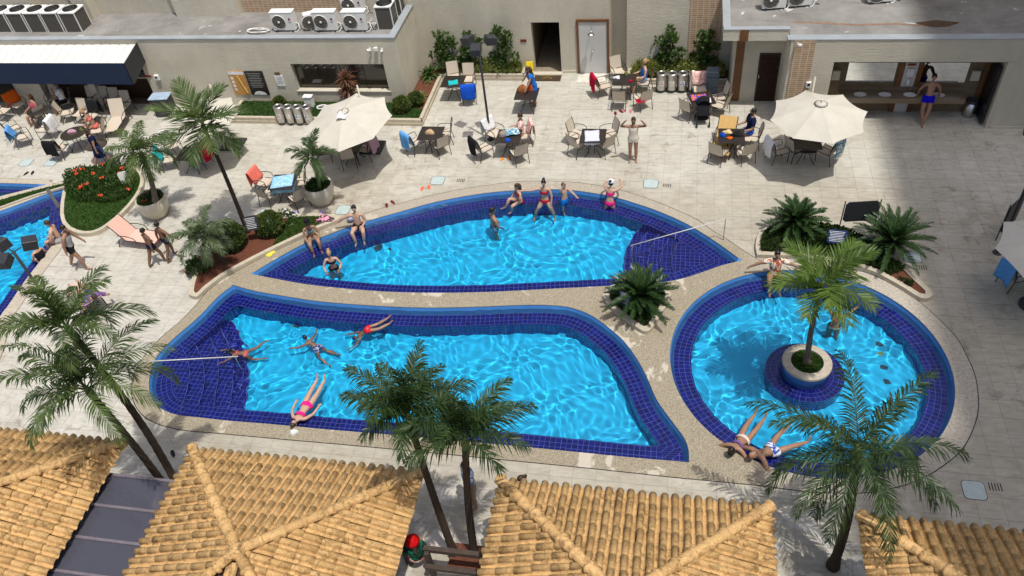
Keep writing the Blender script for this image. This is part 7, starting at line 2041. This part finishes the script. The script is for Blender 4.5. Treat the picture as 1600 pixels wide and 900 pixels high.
# stroller
g = G(1097, 192); root = empty('stroller', (g.x, g.y, 0), .1, 'black folding stroller beside the beach towel table', 'stroller')
for s in (-1, 1):
    m = MB(); m.smooth = True; m.tube([(s*.22, -.28, .12), (s*.22, .10, .62), (s*.22, .34, 1.02)], .014, 6); m.build('frame_tube', M_CHARC, root); m = MB(); m.tube([(s*.22, .30, .12), (s*.22, -.05, .55)], .013, 6); m.build('frame_tube', M_CHARC, root)
    for y in (-.28, .30):
        m = MB(); m.smooth = True; m.lathe([(.05, -.025), (.09, -.02), (.09, .02), (.05, .025)], (s*.22, y, .09), 14, axis=Matrix.Rotation(math.pi/2, 3, 'Y')); m.build('wheel', M_BLACK, root)
m = MB(); m.smooth = True; m.grid(lambda u, v: ((u-.5)*.42, -.22 + .40*v - .12*math.sin(math.pi*v), .42 + .50*v*v), 5, 8); m.build('seat', C_BLACK, root).modifiers.new('t', 'SOLIDIFY').thickness = .03
m = MB(); m.smooth = True; m.grid(lambda u, v: (.23*math.cos(math.pi*u), .22 - .26*math.sin(math.pi/2*v), .74 + .24*math.sin(math.pi*u)*(1 - .25*v)), 10, 6); m.build('hood', C_BLACK, root).modifiers.new('t', 'SOLIDIFY').thickness = .01
m = MB(); m.box((0, .08, .22), (.36, .34, .14)); m.build('basket', C_BLACK, root, .02)
# tile pictures on the pool floor
def floor_mark(x, y, z, mat, label, s=.11):
    g = G(x, y, WL - .7*(WL - z)); m = MB(); r = 16
    m.v = [(s*math.cos(a)*(1 + .25*(k % 4 == 1)), s*.8*math.sin(a)*(1 + .25*(k % 4 == 1)), 0) for k, a in enumerate([2*math.pi*k/r for k in range(r)])]; m.face(tuple(range(r)))
    o = m.build('floor_mosaic', mat); o.location = (g.x, g.y, z + .006); o.rotation_euler = (0, 0, x % 3); o.cycles.is_caustics_receiver = True; tag(o, label, 'mosaic', 'small mosaics on the pool floors')
MD, MG2 = MF('dark_teal_mosaic', 30, 70, 90), MF('pale_green_mosaic', 130, 180, 130)
floor_mark(1373, 539, -.85, MD, 'topmost dark mosaic on the round pool floor'); floor_mark(1375, 555, -.85, MG2, 'pale green mosaic on the round pool floor'); floor_mark(1380, 576, -.85, MD, 'dark mosaic just below the pale green one', .09); floor_mark(1385, 598, -.85, MD, 'lowest dark mosaic on the round pool floor', .09); floor_mark(592, 391, FLOOR, MD, 'left mosaic on the upper pool floor', .15); floor_mark(609, 393, FLOOR, MD, 'right mosaic on the upper pool floor', .1); floor_mark(465, 511, FLOOR_B, MD, 'single dark mosaic on the lower pool floor', .12)
# chair and railing seen between the two left roofs
g = G(182, 792); root = empty('black_chair', (g.x, g.y, 0), .3, 'black armchair below the clear canopy at lower left', 'chair')
for s in (-1, 1): m = MB(); m.smooth = True; m.tube([(s*.3, .28, 0), (s*.3, .28, .62), (s*.3, -.28, .62), (s*.3, -.28, 0)], .016, 6); m.build('arm_frame', M_CHARC, root)
m = MB(); m.box((0, 0, .42), (.56, .52, .05)); m.build('seat', M_BLACK, root, .015); m = MB(); m.box((0, -.28, .68), (.56, .05, .46), Matrix.Rotation(.2, 3, 'X')); m.build('backrest', M_BLACK, root, .015)
a, b = G(200, 790), G(250, 808); root = empty('slatted_railing', ((a.x+b.x)/2, (a.y+b.y)/2, 0), math.atan2(b.y-a.y, b.x-a.x), 'dark slatted railing beside the leaning palm trunks', 'railing'); L = (b-a).length
for z in (.25, .75): m = MB(); m.box((0, 0, z), (L, .03, .04)); m.build('rail', M_CHARC, root)
for k in range(12): m = MB(); m.box((-L/2 + L*(k+.5)/12, 0, .5), (.025, .02, .5)); m.build('slat', M_CHARC, root)
